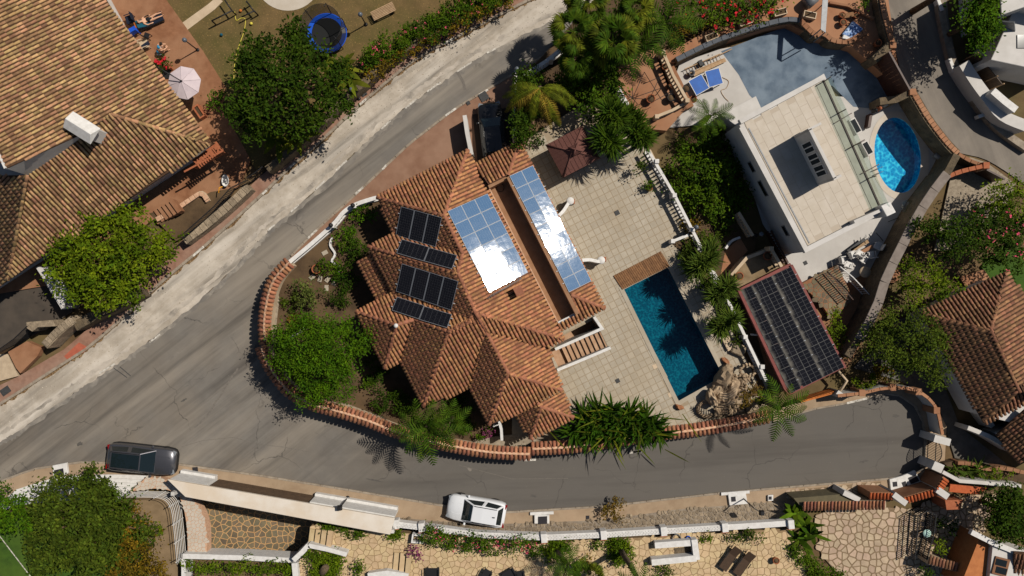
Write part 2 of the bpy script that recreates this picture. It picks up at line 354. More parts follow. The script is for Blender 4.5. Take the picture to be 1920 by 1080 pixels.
M['gatebrown'] = mat('gate_slat', rgb(84, 66, 50), rgb(68, 54, 42), 4, 0.6, island=0.15)
M['black'] = mat('black_metal', (0.012, 0.012, 0.013, 1), None, rough=0.5)
M['grey'] = mat('grey_metal', rgb(120, 122, 124), rgb(105, 107, 110), 4, 0.5, metallic=0.3)
M['slab'] = mat('manhole_grey', rgb(62, 62, 62), rgb(52, 52, 52), 8, 0.7)
M['darkslab'] = mat('dark_meter_lid', rgb(38, 36, 40), None, rough=0.6)
M['silver'] = mat('aluminium', rgb(190, 190, 188), None, rough=0.35, metallic=0.8)
M['darkglass'] = mat('dark_glass', (0.01, 0.013, 0.014, 1), None, rough=0.06, spec=0.6)
M['carglass'] = mat('tinted_glass', (0.008, 0.014, 0.016, 1), None, rough=0.05, spec=0.6)
M['maroon'] = mat('maroon_sheet', rgb(122, 60, 54), rgb(104, 50, 44), 3, 0.6, island=0.05)
M['gazebo'] = mat('plum_roofing', rgb(104, 68, 60), rgb(88, 56, 49), 10, 0.85, 0.2, 40)
M['blue'] = mat('blue_table_top', rgb(30, 90, 168), rgb(26, 78, 150), 2.5, 0.55)
M['bluepad'] = mat('blue_pad', rgb(22, 84, 196), rgb(18, 70, 170), 3, 0.5)
M['umbrella'] = mat('lilac_canvas', rgb(196, 182, 184), rgb(186, 172, 176), 2, 0.85)
M['orange'] = mat('orange_brick', rgb(160, 96, 64), rgb(142, 80, 52), 5, 0.85, 0.2, 20)
M['ochre'] = mat('ochre_render', rgb(176, 112, 66), rgb(160, 98, 56), 3, 0.85, 0.15, 20)
M['pot'] = mat('terracotta_pot', rgb(156, 92, 58), rgb(134, 76, 48), 6, 0.85)
M['yellow'] = mat('yellow_hose', rgb(196, 182, 70), None, rough=0.6)
M['skin'] = mat('skin', rgb(205, 160, 130), rgb(190, 144, 114), 8, 0.6)
M['hair'] = mat('dark_hair', (0.02, 0.014, 0.01, 1), None, rough=0.6)
M['swim'] = mat('turquoise_swimwear', rgb(40, 130, 170), None, rough=0.7)
M['blackcloth'] = mat('black_cloth', (0.012, 0.012, 0.014, 1), None, rough=0.9)
M['navy'] = mat('navy_cloth', rgb(22, 30, 48), rgb(18, 26, 42), 8, 0.9)
M['teal'] = mat('teal_towel', rgb(20, 76, 92), None, rough=0.95)
M['net'] = mat('black_net', (0.012, 0.013, 0.013, 1), None, rough=0.9)
M['trunk'] = mat('bark', rgb(98, 80, 60), rgb(74, 58, 44), 6, 0.95, 0.8, 12, dist=0.04)
M['palmtrunk'] = mat('palm_bark', rgb(104, 88, 68), rgb(74, 62, 48), 8, 0.95, 1.0, 10, dist=0.05)
M['wicker'] = mat('brown_wicker', rgb(70, 52, 38), rgb(58, 44, 32), 12, 0.8)
M['redflower'] = mat('red_petals', rgb(196, 24, 40), rgb(170, 14, 34), 9, 0.8, island=0.2)
M['pinkflower'] = mat('pink_petals', rgb(214, 84, 110), rgb(196, 60, 92), 9, 0.8, island=0.2)
M['purple'] = mat('purple_petals', rgb(116, 48, 84), rgb(96, 36, 66), 9, 0.8, island=0.2)
def leafmat(name, a, b, transl=0.08, island=0.5, hue=0.015): return mat(name, rgb(.9*a[0], .93*a[1], .55*a[2]), rgb(.8*b[0], .85*b[1], .5*b[2]), 0.9, 0.75, island=island, hue=hue, transl=transl, spec=0.06)
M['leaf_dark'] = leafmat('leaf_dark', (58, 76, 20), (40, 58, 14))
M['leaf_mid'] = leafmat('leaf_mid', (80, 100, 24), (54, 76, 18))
M['leaf_bright'] = leafmat('leaf_bright', (78, 106, 18), (54, 82, 14))
M['leaf_yellow'] = leafmat('leaf_yellow_green', (106, 118, 28), (72, 90, 18))
M['leaf_olive'] = leafmat('leaf_olive', (80, 92, 38), (56, 68, 26))
M['leaf_grey'] = leafmat('leaf_grey_green', (92, 98, 72), (72, 80, 56))
M['leaf_brown'] = leafmat('leaf_brown', (124, 96, 36), (98, 78, 30))
M['leaf_dry'] = leafmat('leaf_dry', (118, 92, 56), (92, 70, 42))
M['palm_green'] = leafmat('palm_green', (68, 88, 26), (48, 68, 20))
M['palm_yellow'] = leafmat('palm_yellow', (104, 106, 40), (78, 84, 30))
M['palm_dry'] = leafmat('palm_dry', (150, 124, 72), (118, 96, 54))
M['yucca'] = leafmat('yucca_green', (84, 98, 52), (64, 80, 40))
M['aloe'] = leafmat('blade_green', (60, 86, 22), (40, 64, 14), 0.08, 0.3)
M['hedge'] = leafmat('hedge_leaf', (96, 112, 26), (70, 90, 20))

def solar_mat(name, cell, line, rough, nu, nv, spec=0.5, halves=True, lw=0.03, wav=0.0, mott=0.0):
    m = bpy.data.materials.new(name); m.use_nodes = True; nt = m.node_tree; N = nt.nodes; Lk = nt.links
    b = N['Principled BSDF']; b.inputs['Roughness'].default_value = rough; b.inputs['Specular IOR Level'].default_value = spec
    tc = N.new('ShaderNodeTexCoord'); sp = N.new('ShaderNodeSeparateXYZ'); Lk.new(tc.outputs['Object'], sp.inputs[0])
    def lines(out, n, w):
        mu = N.new('ShaderNodeMath'); mu.operation = 'MULTIPLY_ADD'; Lk.new(out, mu.inputs[0]); mu.inputs[1].default_value = n; mu.inputs[2].default_value = 50.0
        fr = N.new('ShaderNodeMath'); fr.operation = 'FRACT'; Lk.new(mu.outputs[0], fr.inputs[0])
        lt = N.new('ShaderNodeMath'); lt.operation = 'LESS_THAN'; Lk.new(fr.outputs[0], lt.inputs[0]); lt.inputs[1].default_value = w; return lt.outputs[0]
    a = lines(sp.outputs[0], nu, lw*nu/6); c = lines(sp.outputs[1], nv, lw*nv/12)
    mx = N.new('ShaderNodeMath'); mx.operation = 'MAXIMUM'; Lk.new(a, mx.inputs[0]); Lk.new(c, mx.inputs[1])
    mi = N.new('ShaderNodeMix'); mi.data_type = 'RGBA'; Lk.new(mx.outputs[0], mi.inputs[0]); mi.inputs[6].default_value = cell; mi.inputs[7].default_value = line
    Lk.new(mi.outputs[2], b.inputs['Base Color'])
    if wav:
        oi = N.new('ShaderNodeObjectInfo'); va = N.new('ShaderNodeVectorMath'); va.operation = 'ADD'
        Lk.new(tc.outputs['Object'], va.inputs[0]); Lk.new(oi.outputs['Random'], va.inputs[1])
        nz = N.new('ShaderNodeTexNoise'); nz.inputs['Scale'].default_value = 2.2; nz.inputs['Detail'].default_value = 3; Lk.new(va.outputs[0], nz.inputs['Vector'])
        bp = N.new('ShaderNodeBump'); bp.inputs['Strength'].default_value = wav; bp.inputs['Distance'].default_value = 0.05
        Lk.new(nz.outputs[0], bp.inputs['Height']); Lk.new(bp.outputs[0], b.inputs['Normal'])
    return m
M['pv_black'] = solar_mat('black_solar_cells', (0.006, 0.006, 0.008, 1), (0.07, 0.07, 0.075, 1), 0.16, 6, 12, 0.3)
M['pv_blue'] = solar_mat('sky_tinted_solar_cells', (0.022, 0.095, 0.215, 1), (0.16, 0.24, 0.33, 1), 0.36, 6, 10, 0.05, wav=0.06)  # reflected sky haze is put into the blue cell colour
b_ = M['pv_blue'].node_tree.nodes['Principled BSDF']; b_.inputs['Coat Weight'].default_value = 0.5; b_.inputs['Coat Roughness'].default_value = 0.05
for l_ in list(b_.inputs['Normal'].links): M['pv_blue'].node_tree.links.new(l_.from_socket, b_.inputs['Coat Normal'])
M['pv_car'] = solar_mat('carport_solar_cells', (0.008, 0.008, 0.011, 1), (0.13, 0.13, 0.125, 1), 0.2, 1, 4, 0.35, lw=.11)
M['paleframe'] = mat('pale_frame', rgb(168, 172, 176), None, rough=.6)
M['darkframe'] = mat('dark_frame', rgb(96, 96, 94), None, rough=.5)
def water_mat(name, tint, bscale, bstr):
    m = bpy.data.materials.new(name); m.use_nodes = True; nt = m.node_tree; N = nt.nodes; Lk = nt.links; N.remove(N['Principled BSDF'])
    t = N.new('ShaderNodeBsdfTransparent'); t.inputs[0].default_value = tint
    g = N.new('ShaderNodeBsdfGlossy'); g.inputs['Roughness'].default_value = 0.03
    fz = N.new('ShaderNodeFresnel'); fz.inputs[0].default_value = 1.33
    geo = N.new('ShaderNodeNewGeometry'); nz = N.new('ShaderNodeTexNoise'); nz.inputs['Scale'].default_value = bscale; nz.inputs['Detail'].default_value = 3
    Lk.new(geo.outputs['Position'], nz.inputs['Vector'])
    bp = N.new('ShaderNodeBump'); bp.inputs['Strength'].default_value = bstr; bp.inputs['Distance'].default_value = 0.08; Lk.new(nz.outputs[0], bp.inputs['Height'])
    Lk.new(bp.outputs[0], g.inputs['Normal']); Lk.new(bp.outputs[0], fz.inputs['Normal'])
    ms = N.new('ShaderNodeMixShader'); Lk.new(fz.outputs[0], ms.inputs[0]); Lk.new(t.outputs[0], ms.inputs[1]); Lk.new(g.outputs[0], ms.inputs[2])
    Lk.new(ms.outputs[0], N['Material Output'].inputs['Surface']); return m
M['water'] = water_mat('pool_water', (0.30, 0.70, 0.76, 1), 9, 0.08)
M['water2'] = water_mat('bright_pool_water', (0.50, 0.92, 0.97, 1), 10, 0.05)
def liner(name, a, b, c, sc):
    m = mat(name, a, b, 6, 0.7); nt = m.node_tree; N = nt.nodes; Lk = nt.links; bs = N['Principled BSDF']
    geo = N.new('ShaderNodeNewGeometry'); v = N.new('ShaderNodeTexVoronoi'); v.inputs['Scale'].default_value = sc; v.feature = 'F1'
    nz = N.new('ShaderNodeTexNoise'); nz.inputs['Scale'].default_value = 2.0; Lk.new(geo.outputs['Position'], nz.inputs['Vector'])
    ad = N.new('ShaderNodeMixRGB'); ad.inputs[0].default_value = 0.25; Lk.new(geo.outputs['Position'], ad.inputs[1]); Lk.new(nz.outputs['Color'], ad.inputs[2]); Lk.new(ad.outputs[0], v.inputs['Vector'])
    cr = N.new('ShaderNodeValToRGB'); cr.color_ramp.elements[0].color = a; cr.color_ramp.elements[1].color = c; cr.color_ramp.elements[0].position = 0.15; cr.color_ramp.elements[1].position = 0.85
    e = cr.color_ramp.elements.new(0.5); e.color = b
    Lk.new(v.outputs['Distance'], cr.inputs[0]); Lk.new(cr.outputs[0], bs.inputs['Base Color']); return m
M['liner'] = liner('teal_mosaic', rgb(10, 78, 100), rgb(16, 94, 116), rgb(38, 128, 142), 9)
M['liner2'] = liner('blue_caustic_liner', rgb(18, 120, 172), rgb(32, 146, 192), rgb(110, 202, 222), 6.5)  # pale web paints the caustic light net onto the pool floor
def glass_mat(name, tint, rough=0.02):
    m = bpy.data.materials.new(name); m.use_nodes = True; nt = m.node_tree; N = nt.nodes; Lk = nt.links; N.remove(N['Principled BSDF'])
    t = N.new('ShaderNodeBsdfTransparent'); t.inputs[0].default_value = tint; g = N.new('ShaderNodeBsdfGlossy'); g.inputs['Roughness'].default_value = rough
    ms = N.new('ShaderNodeMixShader'); ms.inputs[0].default_value = 0.08
    Lk.new(t.outputs[0], ms.inputs[1]); Lk.new(g.outputs[0], ms.inputs[2]); Lk.new(ms.outputs[0], N['Material Output'].inputs['Surface']); return m
M['glass'] = glass_mat('clear_glass', (0.86, 0.92, 0.90, 1))
M['mesh_net'] = glass_mat('trampoline_mesh', (0.42, 0.42, 0.42, 1), 0.6)

# ------------------------------------------------------------------ roof tiles and paving helpers
def tile_mesh(name, L, r, m, seg=6, lift=0.035):
    vs = []; fs = []
    for j, (y, rr, dz) in enumerate(((-L/2, r*0.82, 0.0), (L/2, r, lift))):
        for k in range(seg+1):
            a = math.pi*k/seg; vs.append((rr*math.cos(a), y, rr*math.sin(a)*0.85 + dz))
    n = seg+1
    for k in range(seg): fs.append((k+1, k, n+k, n+k+1))
    fs.append(tuple(range(2*n-1, n-1, -1)))
    me = bpy.data.meshes.new(name); me.from_pydata(vs, [], fs); me.materials.append(m)
    me.polygons.foreach_set('use_smooth', [True]*seg + [False]); me.update(); return me
def mat_from(X, Y, Z, o):
    m = Matrix.Identity(4)
    for i in range(3): m[i][0] = X[i]; m[i][1] = Y[i]; m[i][2] = Z[i]; m[i][3] = o[i]
    return m
def plane_tiles(pl, pix, pitch, step, off=0.02, margin=0.0):
    X, Y, Z = pl.axes(); pts = [pl.at(a, b) for a, b in pix]; o = pts[0]
    q = [((p-o).dot(X), (p-o).dot(Y)) for p in pts]
    a0 = min(p[0] for p in q); a1 = max(p[0] for p in q); b0 = min(p[1] for p in q); b1 = max(p[1] for p in q)
    out = []; n = max(1, int(round((a1-a0)/pitch))); pt = (a1-a0)/n
    for i in range(n):
        a = a0 + (i+0.5)*pt; b = b1 - step*0.42
        while b > b0 - step:
            if inside(a, b, q):
                s = 1 + random.uniform(-0.03, 0.03)
                R = Matrix.Rotation(random.uniform(-0.02, 0.02), 4, 'Z') @ Matrix.Scale(s, 4)
                out.append(mat_from(X, Y, Z, o + X*(a+random.uniform(-.012, .012)) + Y*b + Z*off) @ R)
            b -= step
    return out
def cap_tiles(A, B, step, off=0.0, lift=0.03):
    """row of ridge tiles from the upper end A to the lower end B"""
    A = Vector(A); B = Vector(B); d = B-A; L = d.length; Y = d/L; X = Y.cross(Vector((0, 0, 1))).normalized(); Z = X.cross(Y)
    n = max(1, int(round(L/step))); return [mat_from(X, Y, Z, A + d*((i+0.5)/n) + Z*(off+lift*0)) for i in range(n)]
def voronoi_cells(poly, size, gap, jitter=0.42, seed=1, stretch=(1, 1)):
    """irregular flagstones inside a convex or mildly concave polygon (world xy)"""
    rs = random.Random(seed); xs = [p[0] for p in poly]; ys = [p[1] for p in poly]
    x0, x1, y0, y1 = min(xs)-size, max(xs)+size, min(ys)-size, max(ys)+size
    nx = int((x1-x0)/size)+1; ny = int((y1-y0)/size)+1
    S = {(i, j): (x0+(i+.5+rs.uniform(-jitter, jitter))*size, y0+(j+.5+rs.uniform(-jitter, jitter))*size) for i in range(nx) for j in range(ny)}
    out = []
    for (i, j), c in S.items():
        if not inside(c[0], c[1], poly): continue
        cell = [(c[0]-2*size, c[1]-2*size), (c[0]+2*size, c[1]-2*size), (c[0]+2*size, c[1]+2*size), (c[0]-2*size, c[1]+2*size)]
        for di in range(-2, 3):
            for dj in range(-2, 3):
                o = S.get((i+di, j+dj))
                if not o or (di == 0 and dj == 0): continue
                dx, dy = o[0]-c[0], o[1]-c[1]; d = math.hypot(dx, dy); nxv, nyv = dx/d, dy/d; lim = d/2 - gap/2
                new = []
                for k in range(len(cell)):
                    p = cell[k]; qn = cell[(k+1) % len(cell)]
                    sp = (p[0]-c[0])*nxv + (p[1]-c[1])*nyv - lim; sq = (qn[0]-c[0])*nxv + (qn[1]-c[1])*nyv - lim
                    if sp <= 0: new.append(p)
                    if (sp < 0) != (sq < 0): t = sp/(sp-sq); new.append((p[0]+(qn[0]-p[0])*t, p[1]+(qn[1]-p[1])*t))
                cell = new
                if len(cell) < 3: break
            if len(cell) < 3: break
        if len(cell) >= 3 and abs(area2(cell)) > 0.02: out.append((c, cell))
    return out
def stones(name, rest, cells, z, th, m, parent, keep=300, near=(0, 0)):
    cells = sorted(cells, key=lambda c: -abs(area2(c[1]))); big = cells[:keep]; sm = cells[keep:]
    def addp(mb, c, dz):
        n = len(c); c = c if area2(c) > 0 else c[::-1]; zz = z + dz
        cx = sum(p[0] for p in c)/n; cy = sum(p[1] for p in c)/n
        mb.add([(p[0], p[1], z-0.01) for p in c] + [(cx+(p[0]-cx)*.95, cy+(p[1]-cy)*.95, zz) for p in c], [(i, (i+1) % n, n+(i+1) % n, n+i) for i in range(n)] + [tuple(range(n, 2*n))])
    for c, cell in big:
        mb = MB(); addp(mb, cell, th+random.uniform(-.3, .3)*th)
        org = Vector((c[0], c[1], z)); o = bpy.data.objects.new(name, mb.mesh(name, m, org)); _reg(o, parent, org)
    if sm:
        mb = MB()
        for c, cell in sm: addp(mb, cell, th+random.uniform(-.3, .3)*th)
        tag(mb.build(rest, m, parent), kind='stuff')
def square_pavers(name, rest, poly, size, axis, z, th, m, parent, gap=0.03, keep=300, offset=False, size2=None, skip=None):
    """rectangular pavers along axis (world 2d) clipped by centre to polygon; sharing one mesh"""
    ax = Vector(axis).normalized(); ay = Vector((-ax.y, ax.x)); s2 = size2 or size
    q = [(p[0]*ax.x+p[1]*ax.y, p[0]*ay.x+p[1]*ay.y) for p in poly]
    u0 = min(p[0] for p in q); u1 = max(p[0] for p in q); w0 = min(p[1] for p in q); w1 = max(p[1] for p in q)
    hx, hy = (size-gap)/2, (s2-gap)/2; bz = min(0.02, size*.05)
    vs = [(-hx, -hy, -.01), (hx, -hy, -.01), (hx, hy, -.01), (-hx, hy, -.01), (-hx+bz, -hy+bz, th), (hx-bz, -hy+bz, th), (hx-bz, hy-bz, th), (-hx+bz, hy-bz, th)]
    me = bpy.data.meshes.new(name); me.from_pydata(vs, [], [(4, 5, 6, 7), (0, 1, 5, 4), (1, 2, 6, 5), (2, 3, 7, 6), (3, 0, 4, 7)]); me.materials.append(m); me.update()
    Ms = []; j = 0; w = w0 + s2/2
    while w < w1:
        u = u0 + size/2 + (size/2 if (offset and j % 2) else 0)
        while u < u1:
            if inside(u, w, q) and not (skip and skip(ax*u + ay*w)):
                c = ax*u + ay*w; Ms.append(mat_from(Vector((ax.x, ax.y, random.uniform(-.004, .004))), Vector((ay.x, ay.y, random.uniform(-.004, .004))), Vector((0, 0, 1)), Vector((c.x, c.y, z))))
            u += size
        w += s2; j += 1
    Ms.sort(key=lambda M_: M_.translation.length)
    field(name, rest, me, None, Ms, parent, keep); return Ms
# ================================================================== THE SETTING
def rough_edge(pix, amp=2.0, n=5, closed=True):
    out = []; m = len(pix)
    for i in range(m if closed else m-1):
        a = pix[i]; b = pix[(i+1) % m]
        for k in range(n):
            t = k/n; out.append((a[0]+(b[0]-a[0])*t + random.uniform(-amp, amp)*(k > 0), a[1]+(b[1]-a[1])*t + random.uniform(-amp, amp)*(k > 0)))
    return out
def flat(name, pix, z, m, depth=None, bevel=0.0):
    mb = MB()
    if depth is None: mb.sheet(PL(pix, z))
    else: mb.pprism(pix, z-depth, z)
    return struct(name, mb, m, bevel)
def with_hole(name, outer, holes, z, m):
    bm = bmesh.new(); es = []
    for pts in [outer] + holes:
        vs = [bm.verts.new((p[0], p[1], z)) for p in pts]; es += [bm.edges.new((vs[i], vs[(i+1) % len(vs)])) for i in range(len(vs))]
    bmesh.ops.triangle_fill(bm, edges=es, use_beauty=True)
    for f in bm.faces:
        if f.normal.z < 0: f.normal_flip()
    me = bpy.data.meshes.new(name); bm.to_mesh(me); bm.free(); me.materials.append(m)
    ob = bpy.data.objects.new(name, me); _reg(ob, None, (0, 0, 0)); tag(ob, kind='structure'); return ob
def oval(cx, cy, rx, ry, ang, n=40):
    ca, sa = math.cos(math.radians(ang)), math.sin(math.radians(ang)); return [(cx+rx*math.cos(t)*ca-ry*math.sin(t)*sa, cy+rx*math.cos(t)*sa+ry*math.sin(t)*ca) for t in [2*math.pi*k/n for k in range(n)]]
POOL = [(1168, 541), (1254, 499), (1358, 707), (1271, 753)]
STW = [(1056, 629), (1112, 600), (1124, 618), (1140, 652), (1048, 692), (1033, 662)]
OV = oval(1683, 291, 71, 43, 82)
DRIVE_B = [(375, 905), (600, 955), (585, 1030), (560, 1050), (360, 1045), (383, 960)]
POOLW = PL(POOL, .3); STWW = PL(STW, .3); OVW = PL(OV, .1)
with_hole('ground', [(-160, -160), (160, -160), (160, 160), (-160, 160)], [POOLW, STWW, OVW, PL(DRIVE_B, -.08)], -0.08, M['ground'])
# main road and the junction, then the side street
DIRT_IN = smooth_path([(-60, 868), (0, 828), (30, 810), (125, 745), (165, 720), (225, 678), (285, 635), (400, 540), (480, 457), (517, 420), (610, 342), (680, 272), (730, 226), (780, 187), (827, 155), (885, 117), (960, 75), (1060, 28), (1120, 0), (1200, -40)], 3)
KERB_L = smooth_path([(-60, 798), (0, 757), (32, 737), (125, 677), (160, 655), (225, 600), (312, 520), (382, 462), (491, 364), (547, 310), (600, 265), (687, 185), (777, 112), (850, 72), (960, 15), (1010, -10), (1060, -40)], 3)
road_low = [(1250, -40), (1150, 20), (1060, 88), (960, 150), (855, 206), (770, 272), (665, 372), (592, 440), (540, 500), (520, 560), (510, 640), (470, 760), (330, 880), (150, 880), (60, 900), (-60, 950)]
flat('road', DIRT_IN + road_low, 0.0, M['asphalt'])
street = [(474, 560), (500, 530), (530, 520), (560, 640), (620, 760), (740, 805), (850, 830), (1000, 845), (1150, 825), (1300, 810), (1450, 775), (1522, 757), (1590, 745), (1665, 725), (1700, 732), (1740, 760), (1760, 800), (1760, 890), (1667, 905), (1440, 925), (1352, 933), (1132, 957), (948, 968), (832, 957), (750, 943), (640, 925), (480, 900), (335, 880), (250, 872), (330, 800), (400, 700)]
flat('street', rough_edge(street, 1.0, 4), 0.004, M['asphalt2'])
dirt_out = [(a, b) for a, b in KERB_L]
edge = []
for i in range(len(DIRT_IN)-1):
    for k in range(4):
        t = k/4; a, b = DIRT_IN[i], DIRT_IN[i+1]; w = random.uniform(-1.6, 2.2); edge.append((a[0]+(b[0]-a[0])*t + w*0.6, a[1]+(b[1]-a[1])*t + w*0.8))
flat('dirt_verge', edge + dirt_out[::-1], 0.008, M['dirt'])
# dust drifting from the verge over the road edge, and worn asphalt showing through the verge
def band(name, path, o0, o1, z, m, jit):
    A = []; B = []
    for i in range(len(path)-1):
        for k in range(4):
            t = k/4; a, b = path[i], path[i+1]; x = a[0]+(b[0]-a[0])*t; y = a[1]+(b[1]-a[1])*t; j0 = random.uniform(-jit, jit); j1 = random.uniform(-jit, jit); A.append((x+(o0+j0)*.62, y+(o0+j0)*.78)); B.append((x+(o1+j1)*.62, y+(o1+j1)*.78))
    flat(name, A+B[::-1], z, m)
band('road_dust', DIRT_IN, -1, 8, .003, mat('dusty_edge', rgb(106, 101, 95), rgb(150, 142, 130), 1.4, .95, big=rgb(104, 99, 93), bigscale=.5, bigamt=.8), 3)
band('worn_verge', DIRT_IN, -16, -9, .0095, mat('worn_asphalt', rgb(176, 166, 152), rgb(112, 106, 98), .9, .95, .4, 14, big=rgb(180, 170, 157), bigscale=.4, bigamt=.9), 2.5)
# strip of leaf litter and stones against the kerb
lit = []
for i in range(len(KERB_L)-1):
    for k in range(3):
        t = k/3; a, b = KERB_L[i], KERB_L[i+1]; w = random.uniform(2, 9); lit.append((a[0]+(b[0]-a[0])*t + w*0.65, a[1]+(b[1]-a[1])*t + w*0.75))
flat('leaf_litter_strip', lit + KERB_L[::-1], 0.012, M['rubble_dirt'])
def ribbon(name, pix, w, z, m, h=0.12, piece=None):
    mb = MB(); mb.wall(PL(pix, z), z-h-0.1, z, w); return struct(name, mb, m, 0.015)
flat('pavement', KERB_L[:-2] + [(985, -30), (960, -12), (900, 14), (855, 40), (780, 84), (717, 128), (680, 160), (620, 212), (580, 262), (540, 296), (500, 318), (470, 348), (400, 400), (337, 455), (290, 500), (225, 560), (147, 632), (120, 655), (32, 707), (-60, 750)], 0.12, M['redpave'], 0.2)
def kerb_stones(name, pix, w, z, m, L=1.0, h=0.25):
    """kerb built of separate stones"""
    pts = PL(pix, z); root = bpy.data.objects.new(name, None); _reg(root, None, (pts[0].x, pts[0].y, 0)); tag(root, kind='structure')
    acc = []
    for a, b in zip(pts[:-1], pts[1:]):
        n = max(1, int((b-a).length/0.25)); acc += [a+(b-a)*(k/n) for k in range(n)]
    acc.append(pts[-1]); step = max(1, int(round(L/0.25)))
    for i in range(0, len(acc)-1, step):
        a = acc[i]; b = acc[min(i+step, len(acc)-1)]
        if (b-a).length < 0.2: continue
        d = (b-a).normalized(); mb = MB(); mb.bar(a+d*.01-Vector((0, 0, h/2)), b-d*.01-Vector((0, 0, h/2)), w, h)
        mb.build('kerb_stone', m, root, 0.015)
kerb_stones('kerb', [p for p in KERB_L if p[0] > -30 and p[1] > -25], 0.2, 0.135, M['kerb'])
# compound-side pavement along the main road
flat('forecourt', [(1062, 78), (1040, 94), (960, 143), (855, 205), (770, 270), (665, 369), (592, 435), (540, 488), (552, 500), (640, 440), (720, 380), (800, 420), (900, 420), (1000, 330), (1000, 250), (1010, 130), (1075, 90)], 0.10, M['pinkconc'], 0.2)
kerb_stones('kerb', [(1050, 86), (960, 140), (855, 202), (770, 267), (665, 366), (592, 432), (545, 480)], 0.16, 0.115, M['kerb'], 0.9)
# bottom pavement
PAV_B = [(-40, 915), (0, 903), (60, 880), (150, 867), (335, 871), (480, 891), (640, 917), (750, 935), (832, 949), (948, 961), (1132, 950), (1352, 925), (1440, 917), (1667, 898), (1700, 893)]
flat('pavement', PAV_B + [(1740, 880), (1745, 930), (1600, 945), (1440, 950), (1300, 985), (1132, 1000), (948, 1010), (760, 978), (640, 948), (480, 918), (380, 900), (335, 905), (250, 925), (90, 940), (-40, 960)], 0.12, M['beigepave'], 0.2)
kerb_stones('kerb', PAV_B, 0.14, 0.135, M['kerb'], 1.1)
# cul-de-sac kerb and pavement at the far end
CUL = smooth_path([(1450, 792), (1522, 768), (1590, 756), (1640, 742), (1665, 738), (1695, 745), (1722, 768), (1733, 800), (1736, 850), (1728, 876)], 4)
flat('pavement', CUL + [(1770, 890), (1775, 800), (1750, 750), (1710, 725), (1650, 715), (1560, 735), (1450, 770)], 0.12, M['beigepave'], 0.2)
kerb_stones('kerb', CUL, 0.14, 0.135, M['kerb'], 1.0)
# painted road marks
def dash(a, b, w=0.12, z=0.013): 
    mb = MB(); A = P(*a, z); B = P(*b, z); d = (B-A).normalized(); n = Vector((-d.y, d.x, 0))*w/2
    mb.sheet([A-n, B-n, B+n, A+n]); return struct('road_marking', mb, M['paint'])
for a, b in [((650, 301), (630, 319)), ((609, 339), (590, 357)), ((885, 116), (857, 134)), ((826, 154), (801, 172)), ((781, 186), (760, 203)), ((732, 226), (715, 242)), ((560, 384), (545, 397)),
             ((515, 421), (502, 432)), ((300, 627), (280, 642)), ((215, 682), (186, 700)), ((913, 99), (930, 91))]: dash(a, b)
for a, b in [((855, 203), (835, 217)), ((681, 351), (666, 364)), ((594, 431), (577, 447)), ((725, 309), (717, 318)), ((915, 168), (898, 178)), ((687, 185), (672, 198)), ((851, 72), (833, 82)), ((382, 462), (362, 480)), ((553, 305), (543, 314)), ((500, 357), (492, 364)), ((1626, 747), (1588, 756)), ((1005, 862), (983, 863)), ((1203, 846), (1180, 849)), ((1205, 845), (1187, 848))]:
    dash(a, b, 0.15, 0.14)
# long pale scratches and tar seams on the street (real coats on the road, worn)
M['scratch'] = mat('road_scratch', rgb(112, 106, 98), rgb(96, 90, 84), 6, .9)
for pts, w, m in [(rough_edge([(446, 690), (428, 718), (398, 765), (378, 790), (360, 806)], 1.2, 4, False), 0.13, 'scratch'), ([(480, 833), (530, 838), (577, 847)], 0.035, 'scratch'), ([(340, 838), (380, 826), (438, 820), (480, 832)], 0.035, 'scratch'), ([(590, 811), (640, 830), (690, 848)], 0.03, 'scratch'),
               ([(860, 872), (960, 898), (1065, 897)], 0.03, 'scratch'), ([(225, 688), (245, 705)], 0.05, 'slab'), ([(213, 690), (238, 708)], 0.05, 'slab'), ([(857, 135), (868, 152), (872, 168)], 0.2, 'scratch')]:
    mb = MB(); mb.wall(PL(pts, 0.009), 0.0, 0.009, w); struct('road_seam', mb, M[m])
# dust blown onto the road, old repair patches and oil stains
def blob(cx, cy, rx, ry, ang, n=22, j=.35):
    ca, sa = math.cos(math.radians(ang)), math.sin(math.radians(ang)); out = []
    for k in range(n):
        a = k/n*6.283; f = 1+random.uniform(-j, j); x = rx*f*math.cos(a); y = ry*f*math.sin(a); out.append((cx+x*ca-y*sa, cy+x*sa+y*ca))
    return out
M['dust'] = mat('road_dust', rgb(122, 115, 106), rgb(106, 100, 93), 2.5, .95); M['oil'] = mat('oil_stain', rgb(74, 71, 67), rgb(86, 82, 77), 4, .8); M['patch'] = mat('repair_patch', rgb(86, 83, 79), rgb(78, 75, 72), 3, .9); M['tan'] = mat('tan_dust', rgb(132, 114, 92), rgb(112, 100, 84), 2, .95)
for i, (x, y, rx, ry, a, m) in enumerate([(330, 665, 22, 2, -38, 'dust'), (620, 345, 26, 2, -40, 'dust'), (720, 250, 30, 2, -40, 'dust'), (560, 412, 18, 2, -42, 'dust'), (150, 832, 6, 3, -20, 'oil'), (345, 750, 6, 1.6, -30, 'oil'), (1680, 780, 6, 3, 0, 'oil'), (1620, 865, 9, 2, -10, 'oil'), (880, 880, 4, 3, 0, 'dust'), (1000, 930, 6, 2, 10, 'oil'), (700, 900, 18, 1.4, 10, 'oil')]):
    flat('road_stain', blob(x, y, rx, ry, a), .0065+.0002*i, M[m])
